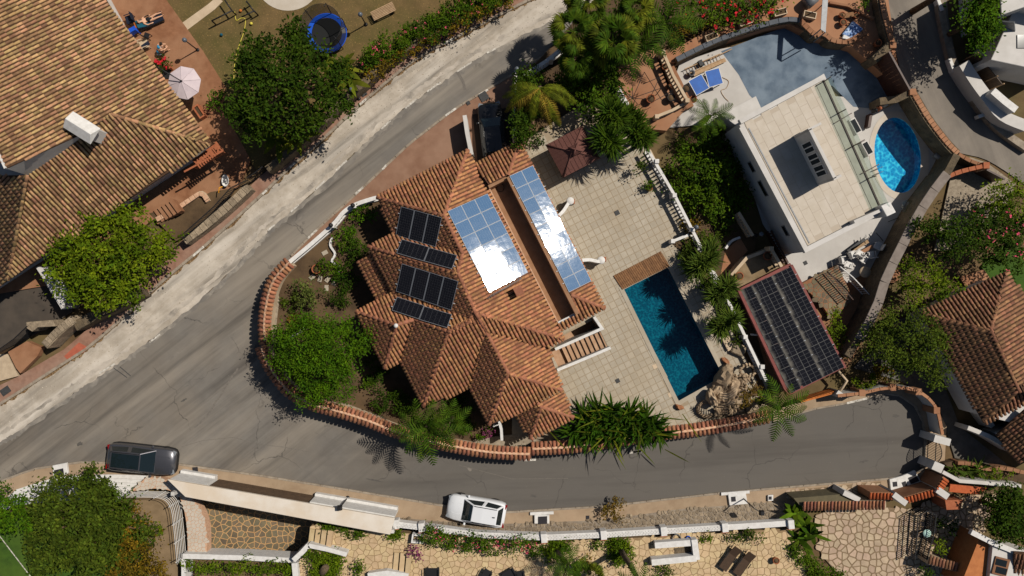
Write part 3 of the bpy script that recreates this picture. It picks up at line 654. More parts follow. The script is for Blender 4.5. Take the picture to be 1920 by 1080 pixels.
# pebbles and crumbs spread over the verge
def scatter_pebbles(name, poly_px, n, z, m, s=(0.02, 0.07)):
    xs = [p[0] for p in poly_px]; ys = [p[1] for p in poly_px]; mb = MB(); c = 0
    while c < n:
        x = random.uniform(min(xs), max(xs)); y = random.uniform(min(ys), max(ys))
        if not inside(x, y, poly_px): continue
        p = P(x, y, z); r = random.uniform(*s); a = random.random()*6; vs = [p+Vector((r*math.cos(a+k*1.57)*random.uniform(.6, 1.2), r*math.sin(a+k*1.57)*random.uniform(.6, 1.2), 0)) for k in range(4)] + [p+Vector((0, 0, r*.8))]
        mb.add(vs, [(0, 1, 4), (1, 2, 4), (2, 3, 4), (3, 0, 4)]); c += 1
    o = mb.build(name, m); tag(o, kind='stuff'); return o
tag(scatter_pebbles('gravel_crumbs', lit + KERB_L[::-1], 1800, 0.012, mat('litter_crumbs', rgb(120, 92, 58), rgb(70, 50, 30), 30, 0.9, island=0.4)), 'brown leaf litter and crumbs along the kerb of the dirt verge', 'leaf litter')
tag(scatter_pebbles('gravel_stones', edge + dirt_out[::-1], 1500, 0.008, mat('verge_stone', rgb(190, 180, 165), rgb(140, 130, 115), 30, 0.9, island=0.3), (0.015, 0.05)), 'pale loose stones on the dirt verge of the main road', 'gravel')
# top-right lane
LANE_L = smooth_path([(1640, -40), (1660, 0), (1676, 80), (1700, 168), (1742, 235), (1790, 282), (1850, 300), (1920, 345), (1980, 390)], 4)
LANE_R = smooth_path([(1775, -40), (1778, 30), (1795, 110), (1830, 190), (1880, 250), (1960, 310)], 4)
flat('lane', LANE_L + LANE_R[::-1], 0.0, M['asphalt3'])
# gardens, terraces, lawns
flat('patio', [(150, -60), (300, -20), (312, 0), (380, 95), (424, 165), (418, 205), (470, 300), (445, 352), (372, 372), (290, 410), (120, 530), (-60, 560), (-60, -60)], 0.25, M['brownstone'], 0.3)
flat('lawn', [(290, -50), (1010, -60), (960, -12), (900, 14), (855, 40), (780, 84), (717, 128), (620, 212), (560, 275), (480, 318), (415, 220), (420, 165), (376, 92), (308, 0)], 0.2, M['drygrass'], 0.3)
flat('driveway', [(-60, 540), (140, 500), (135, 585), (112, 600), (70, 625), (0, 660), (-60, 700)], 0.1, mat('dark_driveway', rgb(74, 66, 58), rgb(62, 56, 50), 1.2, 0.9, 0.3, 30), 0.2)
flat('garden_bed', [(372, 372), (395, 360), (440, 352), (400, 420), (330, 452), (280, 400)], 0.28, M['soil'], 0.3)
flat('garden', [(540, 490), (625, 422), (662, 388), (720, 368), (800, 460), (960, 700), (1000, 830), (880, 835), (740, 800), (600, 755), (520, 690), (500, 620), (508, 545)], 0.22, M['soil'], 0.3)
TERR = [(995, 255), (1100, 190), (1195, 225), (1215, 285), (1437, 712), (1440, 760), (1330, 800), (1180, 820), (1060, 830), (960, 825), (960, 700), (960, 330)]
terrace = with_hole('terrace', PL(TERR, .3), [POOLW, STWW], 0.30, M['paverjoint'])
UX = Vector((0.455, -0.89)); VX = Vector((-0.89, -0.455))
exp = [(p[0]+(p[0]-1263)*.06, p[1]+(p[1]-625)*.06) for p in POOL]; poolx = PL(exp, 0.3)
stwx = [Vector((p.x*1.04-.04*P(1085,640,.3).x, p.y*1.04-.04*P(1085,640,.3).y)) for p in STWW]; deckq = PL([(1150, 516), (1240, 470), (1256, 498), (1167, 541)], 0.3)
square_pavers('paver', 'pavers', PL([(1005, 262), (1190, 222), (1213, 285), (1290, 440), (1340, 560), (1437, 712), (1425, 752), (1330, 795), (1180, 812), (1060, 822), (1050, 740), (1000, 560), (955, 380), (990, 290)], 0.3), 0.475, UX, 0.30, 0.010, M['paver'], terrace,
              gap=0.026, skip=lambda c: inside(c.x, c.y, poolx) or inside(c.x, c.y, stwx) or inside(c.x, c.y, deckq))
def basin(name, pix, ztop, depth, m, label=None):
    mb = MB(); pts = PL(pix, ztop)
    if area2(pts) < 0: pts = pts[::-1]
    n = len(pts); vs = [p.copy() for p in pts] + [Vector((p.x, p.y, ztop-depth)) for p in pts]
    mb.add(vs, [(i, n+i, n+(i+1) % n, (i+1) % n) for i in range(n)] + [tuple(range(n, 2*n))])
    return struct(name, mb, m)
basin('pool_basin', POOL, 0.30, 1.5, M['liner'])
mb = MB(); mb.sheet(PL(POOL, 0.18)); struct('pool_water', mb, M['water'])
mb = MB(); mb.wall([P(a, b, 0.33) for a, b in [(1165, 541), (1254, 496), (1361, 707), (1271, 757)]], 0.25, 0.335, 0.3, closed=True); struct('pool_coping', mb, M['paver'])
# neighbour: white deck, blue court, oval pool
DECK = [(1240, 235), (1262, 200), (1290, 110), (1370, 90), (1400, 180), (1640, 190), (1700, 175), (1760, 270), (1780, 300), (1690, 430), (1655, 490), (1560, 545), (1500, 528), (1440, 430), (1390, 235), (1300, 215), (1262, 240)]
with_hole('deck', PL([(1690, 175), (1790, 290), (1690, 440), (1655, 492), (1560, 548), (1500, 530), (1430, 420), (1380, 260), (1560, 180), (1640, 185)], .1), [OVW], 0.10, M['deckwhite'])
with_hole('pool_surround', PL(oval(1686, 292, 84, 56, 82), .1), [OVW], 0.115, M['roofstone'])
basin('pool_basin', OV, 0.10, 0.9, M['liner2']); mb = MB(); mb.sheet(PL(OV, 0.02)); struct('pool_water', mb, M['water2'])
flat('deck', [(1228, 242), (1240, 215), (1275, 118), (1350, 92), (1372, 88), (1405, 175), (1430, 200), (1380, 235), (1300, 235)], 0.10, M['deckwhite'], 0.2)
flat('court', [(1352, 96), (1440, 62), (1480, 48), (1530, 75), (1640, 90), (1690, 170), (1650, 205), (1600, 200), (1560, 160), (1440, 215), (1405, 178), (1385, 140)], 0.107, M['bluecourt'], 0.2)
flat('yard', [(1500, 530), (1560, 545), (1650, 495), (1660, 560), (1590, 690), (1450, 740), (1400, 560), (1440, 470)], 0.09, mat('yard_paving', rgb(150, 108, 76), rgb(124, 90, 64), 2.2, 0.9, 0.4, 9, big=rgb(120, 92, 66), bigscale=0.6), 0.2)
flat('yard', [(1260, 430), (1330, 420), (1420, 440), (1400, 560), (1450, 730), (1420, 720), (1330, 540)], 0.085, M['soil'], 0.2)
flat('gravel_yard', [(1752, 470), (1790, 300), (1820, 295), (1850, 305), (1905, 345), (1880, 400), (1800, 470)], 0.10, M['gravel'], 0.2)
flat('lawn', [(1840, 500), (1880, 460), (1940, 470), (1940, 560), (1870, 540)], 0.10, M['lawn'], 0.2)
flat('yard', [(1600, 690), (1680, 600), (1720, 590), (1800, 800), (1900, 880), (1800, 890), (1760, 760), (1690, 715)], 0.03, mat('grey_paving', rgb(96, 92, 86), rgb(80, 76, 70), 1.5, 0.9, 0.3, 20), 0.2)  # mottled grey paving
# lower-left lawn and bed
flat('lawn', [(-60, 960), (120, 960), (260, 1010), (300, 1150), (-60, 1150)], 0.0, M['lawn'], 0.2)
flat('garden_bed', [(255, 930), (310, 925), (330, 960), (335, 1100), (290, 1100), (240, 1000)], 0.06, mat('tan_soil', rgb(128, 108, 82), rgb(112, 94, 70), 1.5, .95, .4, 12), 0.2)
mb = MB(); mb.wall(PL([(-5, 1000), (60, 1085)], 0.02), 0.0, 0.012, 0.06); struct('lawn_marking', mb, M['paint'])
# bottom terraces: joint beds for the flagstones
mb = MB(); n = len(DRIVE_B); mb.add(PL(DRIVE_B, -.08)+PL(DRIVE_B, -1.3), [(k, (k+1) % n, n+(k+1) % n, n+k) for k in range(n)]); struct('driveway_wall', mb, M['flag_pink'])
drive = flat('flagstone_driveway', DRIVE_B, -1.3, M['flag_joint_o'])
stones('flagstone', 'flagstones', voronoi_cells(PL(DRIVE_B, -1.3), 0.42, 0.05, seed=3), -1.3, 0.015, M['flag_brown'], drive)
GARD_B = [(584, 985), (640, 990), (740, 1000), (800, 1000), (900, 1012), (1020, 1018), (1130, 1012), (1250, 1005), (1360, 998), (1480, 991), (1530, 1085), (1530, 1110), (560, 1110), (560, 1060), (586, 1030)]
gard = flat('flagstone_terrace', GARD_B, 1.2, M['flag_joint'], 1.3)
stones('flagstone', 'flagstones', voronoi_cells(PL(GARD_B, 1.2), 0.42, 0.03, seed=5), 1.2, 0.012, M['flag_cream'], gard)
COURT_B = [(1530, 965), (1600, 945), (1700, 955), (1790, 935), (1870, 920), (1840, 1000), (1800, 1060), (1760, 1110), (1600, 1110), (1540, 1040)]
court = flat('flagstone_court', COURT_B, 0.04, M['flag_joint_p'], 0.2)
stones('flagstone', 'flagstones', voronoi_cells(PL(COURT_B, 0.04), 0.47, 0.07, seed=8), 0.04, 0.015, M['flag_pink'], court)
SHOUL = [(1475, 920), (1560, 912), (1652, 903), (1652, 920), (1560, 928), (1480, 934)]
sh = flat('flagstone_pavement', SHOUL, 0.128, M['flag_joint_p'], 0.1)
stones('flagstone', 'flagstones', voronoi_cells(PL(SHOUL, 0.128), 0.36, 0.05, seed=9), 0.128, 0.012, M['flag_pink'], sh)
# top-right gardens
flat('terrace', [(1160, 115), (1225, 90), (1262, 190), (1290, 200), (1250, 245), (1200, 240), (1155, 175)], 0.9, M['terrace_old'], 1.0)
flat('terrace', [(1235, 110), (1330, 55), (1440, 18), (1500, -40), (1660, -40), (1690, 170), (1600, 90), (1530, 70), (1480, 45), (1440, 52), (1350, 80), (1300, 100), (1262, 118)], 1.0, M['terrace_old'], 1.1)
flat('garden', [(1040, 80), (1150, -40), (1440, -40), (1440, 20), (1320, 55), (1230, 95), (1160, 115), (1150, 180), (1230, 240), (1180, 275), (1110, 230), (1010, 210), (985, 140)], 0.15, M['soil'], 0.3)
# ================================================================== BUILDINGS AND WALLS
def roof_part(root, name, planes, pitch, step, r, tmat, slabmat, ridges, ridgemat=None, keep=300, rr=0.17, th=0.12, rstep=0.42, seg=6):
    """roof part with slab, tiles (sub-parts) and ridge tiles"""
    slab = MB(); Ms = []
    for pl, pix in planes:
        pts = [pl.at(a, b) for a, b in pix]
        if area2(pts) < 0: pts = pts[::-1]
        n = len(pts); lo = [p-Vector((0, 0, th)) for p in pts]
        slab.add(pts+lo, [tuple(range(n)), tuple(range(n, 2*n))[::-1]] + [(n+i, n+(i+1) % n, (i+1) % n, i) for i in range(n)])
        Ms += plane_tiles(pl, pix, pitch, step)
    roof = slab.build(name, slabmat, root)
    tm = tile_mesh('roof_tile', step*1.14, r, tmat, seg)
    vis = [m_ for m_ in Ms]; vis.sort(key=lambda m_: (abs(m_.translation.x) > 33 or abs(m_.translation.y) > 18, m_.translation.xy.length))
    field('roof_tile', 'roof_tiles', tm, None, vis, roof, keep)
    if ridges:
        rm = tile_mesh('ridge_tile', rstep*1.12, rr, ridgemat or tmat, 6, 0.03)
        R = []
        for A, B in ridges: R += cap_tiles(A, B, rstep, -0.02)
        field('ridge_tile', 'ridge_tiles', rm, None, R, roof, 300)
    return roof
u = (0.455, 0.89); nu = (-0.455, -0.89); v = (-0.89, 0.455); nv = (0.89, -0.455)
ZE = 3.2; KP = 0.345
villa = thing('villa', 'terracotta tiled villa with many hipped wings in the middle beside the pool', 'house', P(930, 520, 0.2))
pl = {}
pl['R1'] = Plane((707, 370), ZE, nu, KP); pl['R2'] = Plane((1000, 517), ZE, nv, KP); pl['R3'] = Plane((707, 370), ZE, v, KP)
pl['B1'] = Plane((690, 462), ZE, nu, KP); pl['B2'] = Plane((693, 465), ZE, v, KP); pl['B3'] = Plane((670, 489), 2.5, v, 0.2)
pl['C1'] = Plane((667, 584), ZE, nu, KP); pl['C2'] = Plane((668, 586), ZE, v, KP); pl['C3'] = Plane((721, 690), ZE, u, KP)
pl['D2'] = Plane((794, 763), ZE, v, KP); pl['D3'] = Plane((794, 763), ZE, u, KP); pl['R8'] = Plane((1057, 635), ZE, u, KP)
pl['E1'] = Plane((1054, 730), ZE, nv, KP); pl['E2'] = Plane((917, 797), ZE, v, KP); pl['E3'] = Plane((917, 797), ZE, u, KP)
pl['F1'] = Plane((1075, 782), 2.75, nv, KP); pl['F2'] = Plane((994, 822), 2.75, v, KP); pl['F3'] = Plane((994, 822), 2.75, u, KP)
pl['G1'] = Plane((975, 265), ZE, nu, .31); pl['G2'] = Plane((975, 265), ZE, nv, .305); pl['G3'] = Plane((1134, 578), ZE, u, .31)
VP = {'R1': [(707, 370), (877, 281), (832, 405)], 'R2': [(877, 281), (1057, 635), (892, 587), (858, 510), (867, 475), (833, 403)], 'R3': [(707, 370), (832, 405), (867, 475), (738, 440)],
      'B1': [(690, 462), (738, 438), (866, 477), (858, 512)], 'B2': [(693, 465), (858, 512), (892, 587), (882, 599), (737, 550)], 'B3': [(670, 489), (697, 476), (742, 553), (706, 562)],
      'C1': [(667, 584), (737, 551), (884, 598), (884, 604), (840, 623), (775, 599), (743, 610)], 'C2': [(668, 586), (743, 610), (721, 690)], 'C3': [(743, 610), (776, 598), (752, 678), (721, 690)],
      'D2': [(775, 598), (840, 622), (794, 763), (752, 678)], 'D3': [(840, 622), (892, 587), (910, 622), (880, 726), (794, 763)], 'R8': [(892, 585), (1057, 635), (1028, 652), (912, 621)],
      'E1': [(911, 621), (1028, 652), (1055, 731), (953, 700)], 'E2': [(909, 624), (953, 700), (917, 797), (880, 726)], 'E3': [(953, 700), (1054, 731), (1010, 754), (965, 778), (917, 797)],
      'F1': [(1009, 757), (1056, 734), (1075, 782), (1015, 763)], 'F2': [(966, 777), (1009, 757), (1015, 763), (994, 822)], 'F3': [(1015, 763), (1075, 782), (1040, 802), (994, 822)],
      'G1': [(890, 308), (975, 265), (953, 328), (916, 346)], 'G2': [(975, 265), (1134, 578), (1071, 553), (953, 328)], 'G3': [(1071, 553), (1134, 578), (1050, 620), (1046, 609), (1083, 590)]}
def rd(a, pa, b, pb): return (pl[pa].at(*a), pl[pb].at(*b))
ridges = [rd((832, 405), 'R1', (707, 370), 'R1'), rd((832, 405), 'R1', (877, 281), 'R1'), rd((833, 404), 'R2', (867, 475), 'R2'), rd((867, 475), 'R2', (858, 510), 'R2'), rd((858, 510), 'R2', (892, 587), 'R2'),
          rd((858, 512), 'B1', (690, 462), 'B1'), rd((743, 610), 'C2', (667, 584), 'C2'), rd((743, 610), 'C3', (721, 690), 'C3'), rd((743, 610), 'C1', (775, 599), 'C1'), rd((840, 622), 'D2', (775, 598), 'D2'),
          rd((840, 622), 'D3', (794, 763), 'D3'), rd((884, 602), 'C1', (840, 622), 'C1'), rd((892, 586), 'R8', (1057, 635), 'R8'), rd((892, 587), 'R2', (912, 621), 'E1'), rd((911, 621), 'E1', (953, 700), 'E1'),
          rd((953, 700), 'E3', (917, 797), 'E3'), rd((953, 700), 'E3', (1054, 731), 'E3'), rd((1015, 763), 'F3', (1075, 782), 'F3'), rd((1015, 763), 'F3', (994, 822), 'F3'), rd((1009, 757), 'F1', (1015, 763), 'F1'),
          rd((953, 328), 'G1', (975, 265), 'G1'), rd((1071, 553), 'G3', (1134, 578), 'G3')]
vroof = roof_part(villa, 'roof', [(pl[k], VP[k]) for k in VP], 0.252, 0.30, 0.097, M['tile_main'], M['tile_slab'], ridges, M['tile_ridge'], rr=0.145)
# body under the eaves, wings as separate blocks
mb = MB()
WALLP = [(722, 382), (868, 304), (890, 318), (966, 280), (1122, 578), (1050, 610), (1046, 634), (1020, 652), (1044, 726), (965, 768), (922, 784), (886, 716), (798, 748), (762, 672), (726, 678), (682, 594), (742, 560), (708, 480), (752, 445)]
mb.prism(PL(WALLP, 3.05), 0.2, 2.58); mb.build('wall', M['cream'], villa)
mb = MB(); mb.pprism([(978, 776), (1010, 764), (1058, 784), (1000, 812)], 0.2, 2.45); mb.build('porch_wall', M['cream'], villa)
# sunken roof terrace between the two slopes
mb = MB(); mb.pprism([(914, 350), (952, 330), (1084, 590), (1046, 608)], 2.4, 2.6); mb.build('roof_terrace_floor', M['terrafloor'], villa)
mb = MB(); mb.wall(PL([(953, 331), (1083, 589)], 3.85), 2.5, 3.85, 0.26); mb.build('roof_terrace_wall', M['terrafloor'], villa, 0.015)
mb = MB(); mb.wall(PL([(916, 350), (951, 332)], 3.55), 2.5, 3.55, 0.25); mb.build('roof_terrace_wall', M['terrafloor'], villa, 0.015)
mb = MB(); mb.wall(PL([(1047, 606), (1080, 590)], 3.3), 2.5, 3.3, 0.22); mb.build('parapet', M['whitepaint'], villa, 0.015)
mb = MB(); mb.wall(PL([(917, 352), (1046, 604)], 3.3), 2.5, 3.3, 0.08); mb.build('roof_edge_trim', M['mortar'], villa)
mb = MB(); mb.tube([P(938+7*math.cos(a), 352+8*math.sin(a), 2.64) for a in np.linspace(0, 12, 40)], 0.02, 5); mb.build('hose_coil', M['black'], villa)
# chimneys
c = pl['R2'].at(972, 545); mb = MB(); mb.box((c.x, c.y, c.z+0.3), (0.55, 0.5, 0.9), rz=-1.1); mb.build('chimney', M['tile_slab'], villa, 0.02)
mb = MB(); mb.box((c.x, c.y, c.z+0.95), (0.62, 0.57, 0.07), rz=-1.1); mb.build('chimney_cap', M['tile_ridge'], villa, 0.02)
for k in range(4):
    a = -1.1+math.pi/4+k*math.pi/2; mb = MB(); mb.box((c.x+.33*math.cos(a), c.y+.33*math.sin(a), c.z+0.83), (.07, .07, .2), rz=-1.1); mb.build('chimney_post', M['tile_slab'], villa)
c = pl['C2'].at(744, 610); mb = MB(); mb.lathe((c.x, c.y, c.z), [(0.1, 0), (0.1, .35), (.16, .36), (.14, .45), (.04, .5)], 10); mb.build('vent_pipe', M['whitepaint'], villa)
# aerial mast lying over the roof below the panels
mb = MB(); A = pl['R2'].at(912, 560, .25); B = pl['R2'].at(978, 522, .3); mb.tube([A, B], 0.025, 6)
for t in np.linspace(.1, .95, 12):
    q = A+(B-A)*t; mb.tube([q+Vector((.12, .2, 0)), q-Vector((.12, .2, 0))], 0.012, 4)
o = mb.build('roof_aerial', M['grey']); tag(o, 'grey comb-shaped aerial lying on the villa roof below the bright panels', 'aerial')

# ---------------- solar arrays
def panel_mesh(name, cellmat, fr=0.03, ax=1.0, ay=1.7, fm=None):
    fx = fr/ax; fy = fr/ay; h = 0.5; z = 0.02
    vs = [(-h, -h, 0), (h, -h, 0), (h, h, 0), (-h, h, 0), (-h, -h, z), (h, -h, z), (h, h, z), (-h, h, z), (-h+fx, -h+fy, z), (h-fx, -h+fy, z), (h-fx, h-fy, z), (-h+fx, h-fy, z)]
    me = bpy.data.meshes.new(name); me.from_pydata(vs, [], [(8, 9, 10, 11), (4, 5, 9, 8), (5, 6, 10, 9), (6, 7, 11, 10), (7, 4, 8, 11), (0, 1, 5, 4), (1, 2, 6, 5), (2, 3, 7, 6), (3, 0, 4, 7), (3, 2, 1, 0)])
    me.materials.append(cellmat); me.materials.append(fm or M['silver']); me.polygons.foreach_set('material_index', [0]+[1]*9); me.update(); return me
def solar(label, quad3, nu_, nv_, cellmat, group=None, gap=0.02, fr=0.03, jit=0.0, alt=None, fm=None):
    A, B, C, D = quad3     # A-B along nu, A-D along nv
    c = (A+B+C+D)/4; root = thing('solar_array', label, 'solar panels', c - Vector((0, 0, .12)), group)
    me = panel_mesh('solar_panel', cellmat, fr, (B-A).length/nu_, (D-A).length/nv_, fm)
    me2 = panel_mesh('solar_panel', alt, fr, (B-A).length/nu_, (D-A).length/nv_, fm) if alt else me
    for i in range(nu_):
        for j in range(nv_):
            f = lambda s, t: (A*(1-s)+B*s)*(1-t) + (D*(1-s)+C*s)*t
            p00 = f(i/nu_, j/nv_); p10 = f((i+1)/nu_, j/nv_); p01 = f(i/nu_, (j+1)/nv_); p11 = f((i+1)/nu_, (j+1)/nv_)
            ex = ((p10-p00)+(p11-p01))/2; ey = ((p01-p00)+(p11-p10))/2; n = ex.cross(ey)
            if n.z < 0: ey = -ey; n = -n
            n.normalize()
            if jit: n = (n + Vector((random.uniform(-jit, jit), random.uniform(-jit, jit), 0))).normalized(); ey = n.cross(ex).normalized()*ey.length
            sx = (ex.length-gap)/ex.length; sy = (ey.length-gap)/ey.length
            inst('solar_panel', me if i == 0 else me2, mat_from(ex*sx, ey*sy, n, (p00+p10+p01+p11)/4), root)
    rail = MB()
    for t in ((0.25, 0.75) if nv_ < 3 else np.linspace(.08, .92, nv_*1)):
        a = A+(D-A)*float(t); b = B+(C-B)*float(t); e = (b-a).normalized()*0.14; rail.bar(a-e-Vector((0, 0, .05)), b+e-Vector((0, 0, .05)), .04, .05)
    rail.build('mounting_rail', M['paleframe'], root); return root
q = lambda pn, pts, off=.16: [pl[pn].at(a, b, off) for a, b in pts]
solar('three tall black solar panels nearest the tip of the villa roof', q('R3', [(753, 387), (830, 408), (816, 463), (741, 441)]), 3, 1, M['pv_black'], jit=.01)
solar('pair of black solar panels laid sideways on the upper left villa wing', q('B1', [(754, 448), (857, 479), (848, 505), (743, 475)], .25), 2, 1, M['pv_black'])
solar('four tall black solar panels in the middle of the left villa roof', q('B2', [(754, 494), (860, 527), (846, 582), (742, 546)]), 4, 1, M['pv_black'], jit=.01)
solar('pair of black solar panels laid sideways on the lower left villa wing', q('C1', [(745, 556), (847, 590), (839, 616), (734, 582)], .25), 2, 1, M['pv_black'])
solar('bright reflecting block of blue solar panels three across on the villa roof', q('R2', [(839, 396), (914, 363), (990, 511), (917, 549)]), 3, 6, M['pv_blue'], jit=.013, fr=.02, gap=.012, fm=M['paleframe'])
solar('long bright row of blue solar panels two across beside the pool terrace', q('G2', [(955, 330), (999, 310), (1109, 527), (1067, 548)]), 2, 9, M['pv_blue'], jit=.013, fr=.02, gap=.012, fm=M['paleframe'])

# ---------------- top-left house
ha = thing('old_house', 'large house with weathered ochre tile roof at the upper left', 'house', P(150, 300, 0.2))
pa = Plane((300, 138), 3.3, (0.8, -0.6), 0.36); pb = Plane((205, 398), 3.3, (0.6, 0.8), 0.36); pc = Plane((15, 525), 3.3, (-0.8, 0.6), 0.36)
PAx = [(-60, -60), (165, -60), (212, 22), (395, 268), (211, 212), (160, 248), (112, 270), (11, 316), (0, 290), (-60, 220)]
PBx = [(208, 215), (395, 270), (15, 525), (52, 328), (112, 290)]; PCx = [(51, 328), (15, 525), (-60, 580), (-60, 330)]
# hip shared by both slopes
roof_part(ha, 'roof', [(pa, PAx), (pb, PBx), (pc, PCx)], 0.262, 0.40, 0.092, M['tile_old'], M['tile_old_slab'],
          [(pb.at(208, 214), pb.at(395, 270)), (pc.at(51, 328), pc.at(15, 525))], M['tile_old'], rr=0.13)
mb = MB(); mb.prism(PL([(-60, -60), (150, -60), (195, 22), (362, 262), (330, 290), (28, 488), (-60, 545)], 3.1), 0.2, 2.95); mb.build('wall', M['white'], ha)
A0 = pa.at(11, 316); A1 = pa.at(112, 270); A2 = pa.at(160, 248); B0 = pb.at(52, 329); B1 = pb.at(112, 289); B2 = pb.at(200, 222)
mb = MB(); vs = [A0, A1, A2, B2, B1, B0]; mb.add([A0-Vector((0, 0, .1)), A1-Vector((0, 0, .1)), A2-Vector((0, 0, .1)), B2, B1, B0], [(0, 5, 4, 1), (1, 4, 3, 2)])
mb.build('upper_wall', M['white'], ha)
mb = MB(); mb.wall([A0+Vector((0, 0, .04)), pa.at(0, 292)+Vector((0, 0, .04)), pa.at(-40, 235)], 3.0, [A0.z+.1, pa.at(0, 292).z+.1, pa.at(-40, 235).z+.1], .12); mb.build('verge_trim', M['whitepaint'], ha)
# white chimney with pitched cap
ch = P(165, 244, 5.4); mb = MB(); mb.box((ch.x, ch.y, 5.0), (1.5, 0.85, 2.2), rz=math.radians(-32)); mb.build('chimney', M['white'], ha, 0.03)
mb = MB(); cz = 6.1; R = Matrix.Rotation(math.radians(-32), 3, 'Z'); cc = Vector((ch.x, ch.y, 0))
vs = [cc + R @ Vector(p) for p in ((-1.05, -.62, cz), (1.05, -.62, cz), (1.05, .62, cz), (-1.05, .62, cz), (-.95, 0, cz+.45), (.95, 0, cz+.45))]
mb.add(vs, [(3, 2, 1, 0), (0, 1, 5, 4), (2, 3, 4, 5), (1, 2, 5), (3, 0, 4)]); mb.build('chimney_cap', M['whitepaint'], ha, 0.02)
# little balcony with terracotta slats under the eave corner
bal = thing('balcony', 'small orange slatted balcony below the corner of the old roof', 'balcony', P(398, 290, 2.2))
mb = MB(); mb.pprism([(360, 300), (405, 268), (417, 282), (372, 312)], 2.0, 2.15); mb.build('balcony_floor', M['orange'], bal)
mb = MB(); mb.wall(PL([(345, 322), (417, 283), (404, 266)], 3.0), 2.9, 3.0, .12); mb.build('handrail', M['orange'], bal)
for k in range(16):
    t = k/15; a = P(362+(416-362)*t, 313+(284-313)*t, 2.9); mb = MB(); mb.box((a.x, a.y, 2.52), (.07, .07, .75), rz=.5); mb.build('baluster', M['orange'], bal)
for k in range(9):
    t = k/8; a = P(366+(398-366)*t, 303+(278-303)*t, 3.0); mb = MB(); mb.bar(a, a+Vector((.35, -.45, -.02)), .08, .1); mb.build('slat', M['orange'], bal)
# white awning/side wall by the driveway
o = MB(); o.wall(PL([(70, 500), (118, 578)], 2.0), 0.1, 2.0, .25); tag(o.build('garden_wall', M['white']), 'short white wall beside the shaded driveway under the old roof', 'wall')
o = MB(); o.pprism([(66, 500), (98, 505), (128, 545), (118, 580)], 2.05, 2.12); tag(o.build('awning', M['white']), 'white awning sheet over the driveway behind the yellow-green tree', 'awning')

# ---------------- white modern house
hw = thing('modern_house', 'white flat-roofed modern house with pale stone roof terrace', 'house', P(1500, 320, 0.1))
ZR = 4.2
RO = [(1385, 232), (1545, 138), (1660, 398), (1512, 472)]
mb = MB(); mb.pprism(RO, 0.1, ZR); mb.build('wall', M['white'], hw)
RI = [(1397, 234), (1540, 150), (1650, 393), (1516, 464)]
bed = MB(); bed.pprism(RI, ZR, ZR+0.03); bedo = bed.build('roof_terrace', M['roofjoint'], hw)
w1 = P(1397, 234, ZR); w2 = P(1516, 464, ZR); axw = Vector((w2.x-w1.x, w2.y-w1.y)).normalized()
square_pavers('paving_stone', 'paving_stones', PL(RI, ZR), 0.95, axw, ZR+0.03, 0.008, M['roofstone'], bedo, gap=0.004, offset=True, size2=0.62)
for seg in ([(1388, 228), (1547, 143)], [(1390, 238), (1512, 468), (1590, 428), (1645, 400)]):
    mb = MB(); mb.wall(PL(seg, ZR+.38), ZR, ZR+.38, .32); mb.build('parapet', M['white'], hw, 0.015)
mb = MB(); mb.wall(PL([(1404, 240), (1518, 456)], ZR+.06), ZR, ZR+.07, .08); mb.build('drain_channel', M['grey'], hw)
# roof block with three windows
zb = ZR+2.5; a = P(1516, 243, zb); b = P(1563, 336, zb); d = (b-a).normalized(); nrm = Vector((-d.y, d.x, 0))  # right side
if nrm.x < 0: nrm = -nrm
mb = MB(); mb.prism([a, b, b+nrm*.22, a+nrm*.22], ZR, zb); mb.build('roof_wall', M['white'], hw, 0.01)
for q0, q1 in ((a, a+nrm*.9), (b, b+nrm*.55)):
    mb = MB(); mb.bar(q0-Vector((0, 0, 1.25)), q1-Vector((0, 0, 1.25)), .15, 2.5); mb.build('roof_wall_return', M['white'], hw)
L = (b-a).length
for k, t in enumerate((0.29, .53, .77)):
    c0 = a + d*(t*L) - nrm*0.01
    f = MB(); f.bar(c0-d*.38-Vector((0, 0, 1.15)), c0+d*.38-Vector((0, 0, 1.15)), .05, 1.5); wf = f.build('window', M['whitepaint'], hw)
    for s in (-1, 1):
        f = MB(); f.bar(c0+d*(s*.18-.14)-nrm*.025-Vector((0, 0, 1.15)), c0+d*(s*.18+.14)-nrm*.025-Vector((0, 0, 1.15)), .02, 1.3); f.build('pane', M['darkglass'], wf)
mb = MB(); mb.box(P(1499, 254, ZR+.3), (.25, .25, .6), rz=-.5); mb.build('roof_vent', M['grey'], hw)
# white pier at lower corner, with dark opening
mb = MB(); mb.pprism([(1652, 386), (1669, 378), (1680, 398), (1663, 406)], .1, 5.2); mb.build('pier', M['whitepaint'], hw, .02)
mb = MB(); mb.wall(PL([(1602, 416), (1657, 392)], 5.0), ZR, 5.0, .2); mb.build('parapet', M['white'], hw, 0.01)
# side windows on the lit-side wall
for (px, py, ln) in ((1422, 305, .8), (1438, 348, 1.2), (1471, 432, .8)):
    c0 = P(px+14, py-6, 2.6); dd = Vector((axw.x, axw.y, 0)); e1 = P(1385, 232, ZR); e2 = P(1512, 472, ZR); dw = (e2-e1).normalized(); tt = (Vector((c0.x, c0.y, ZR))-e1).dot(dw); base = e1 + dw*tt; no = Vector((dw.y, -dw.x, 0)); no = no if no.x < 0 else -no
    f = MB(); f.bar(Vector((base.x, base.y, 2.6))-dw*ln/2+no*.01, Vector((base.x, base.y, 2.6))+dw*ln/2+no*.01, .06, .6); wo_ = f.build('window', M['grey'], hw)
    f = MB(); f.bar(Vector((base.x, base.y, 2.6))-dw*(ln/2-.07)+no*.035, Vector((base.x, base.y, 2.6))+dw*(ln/2-.07)+no*.035, .03, .46); f.build('pane', M['darkglass'], wo_)
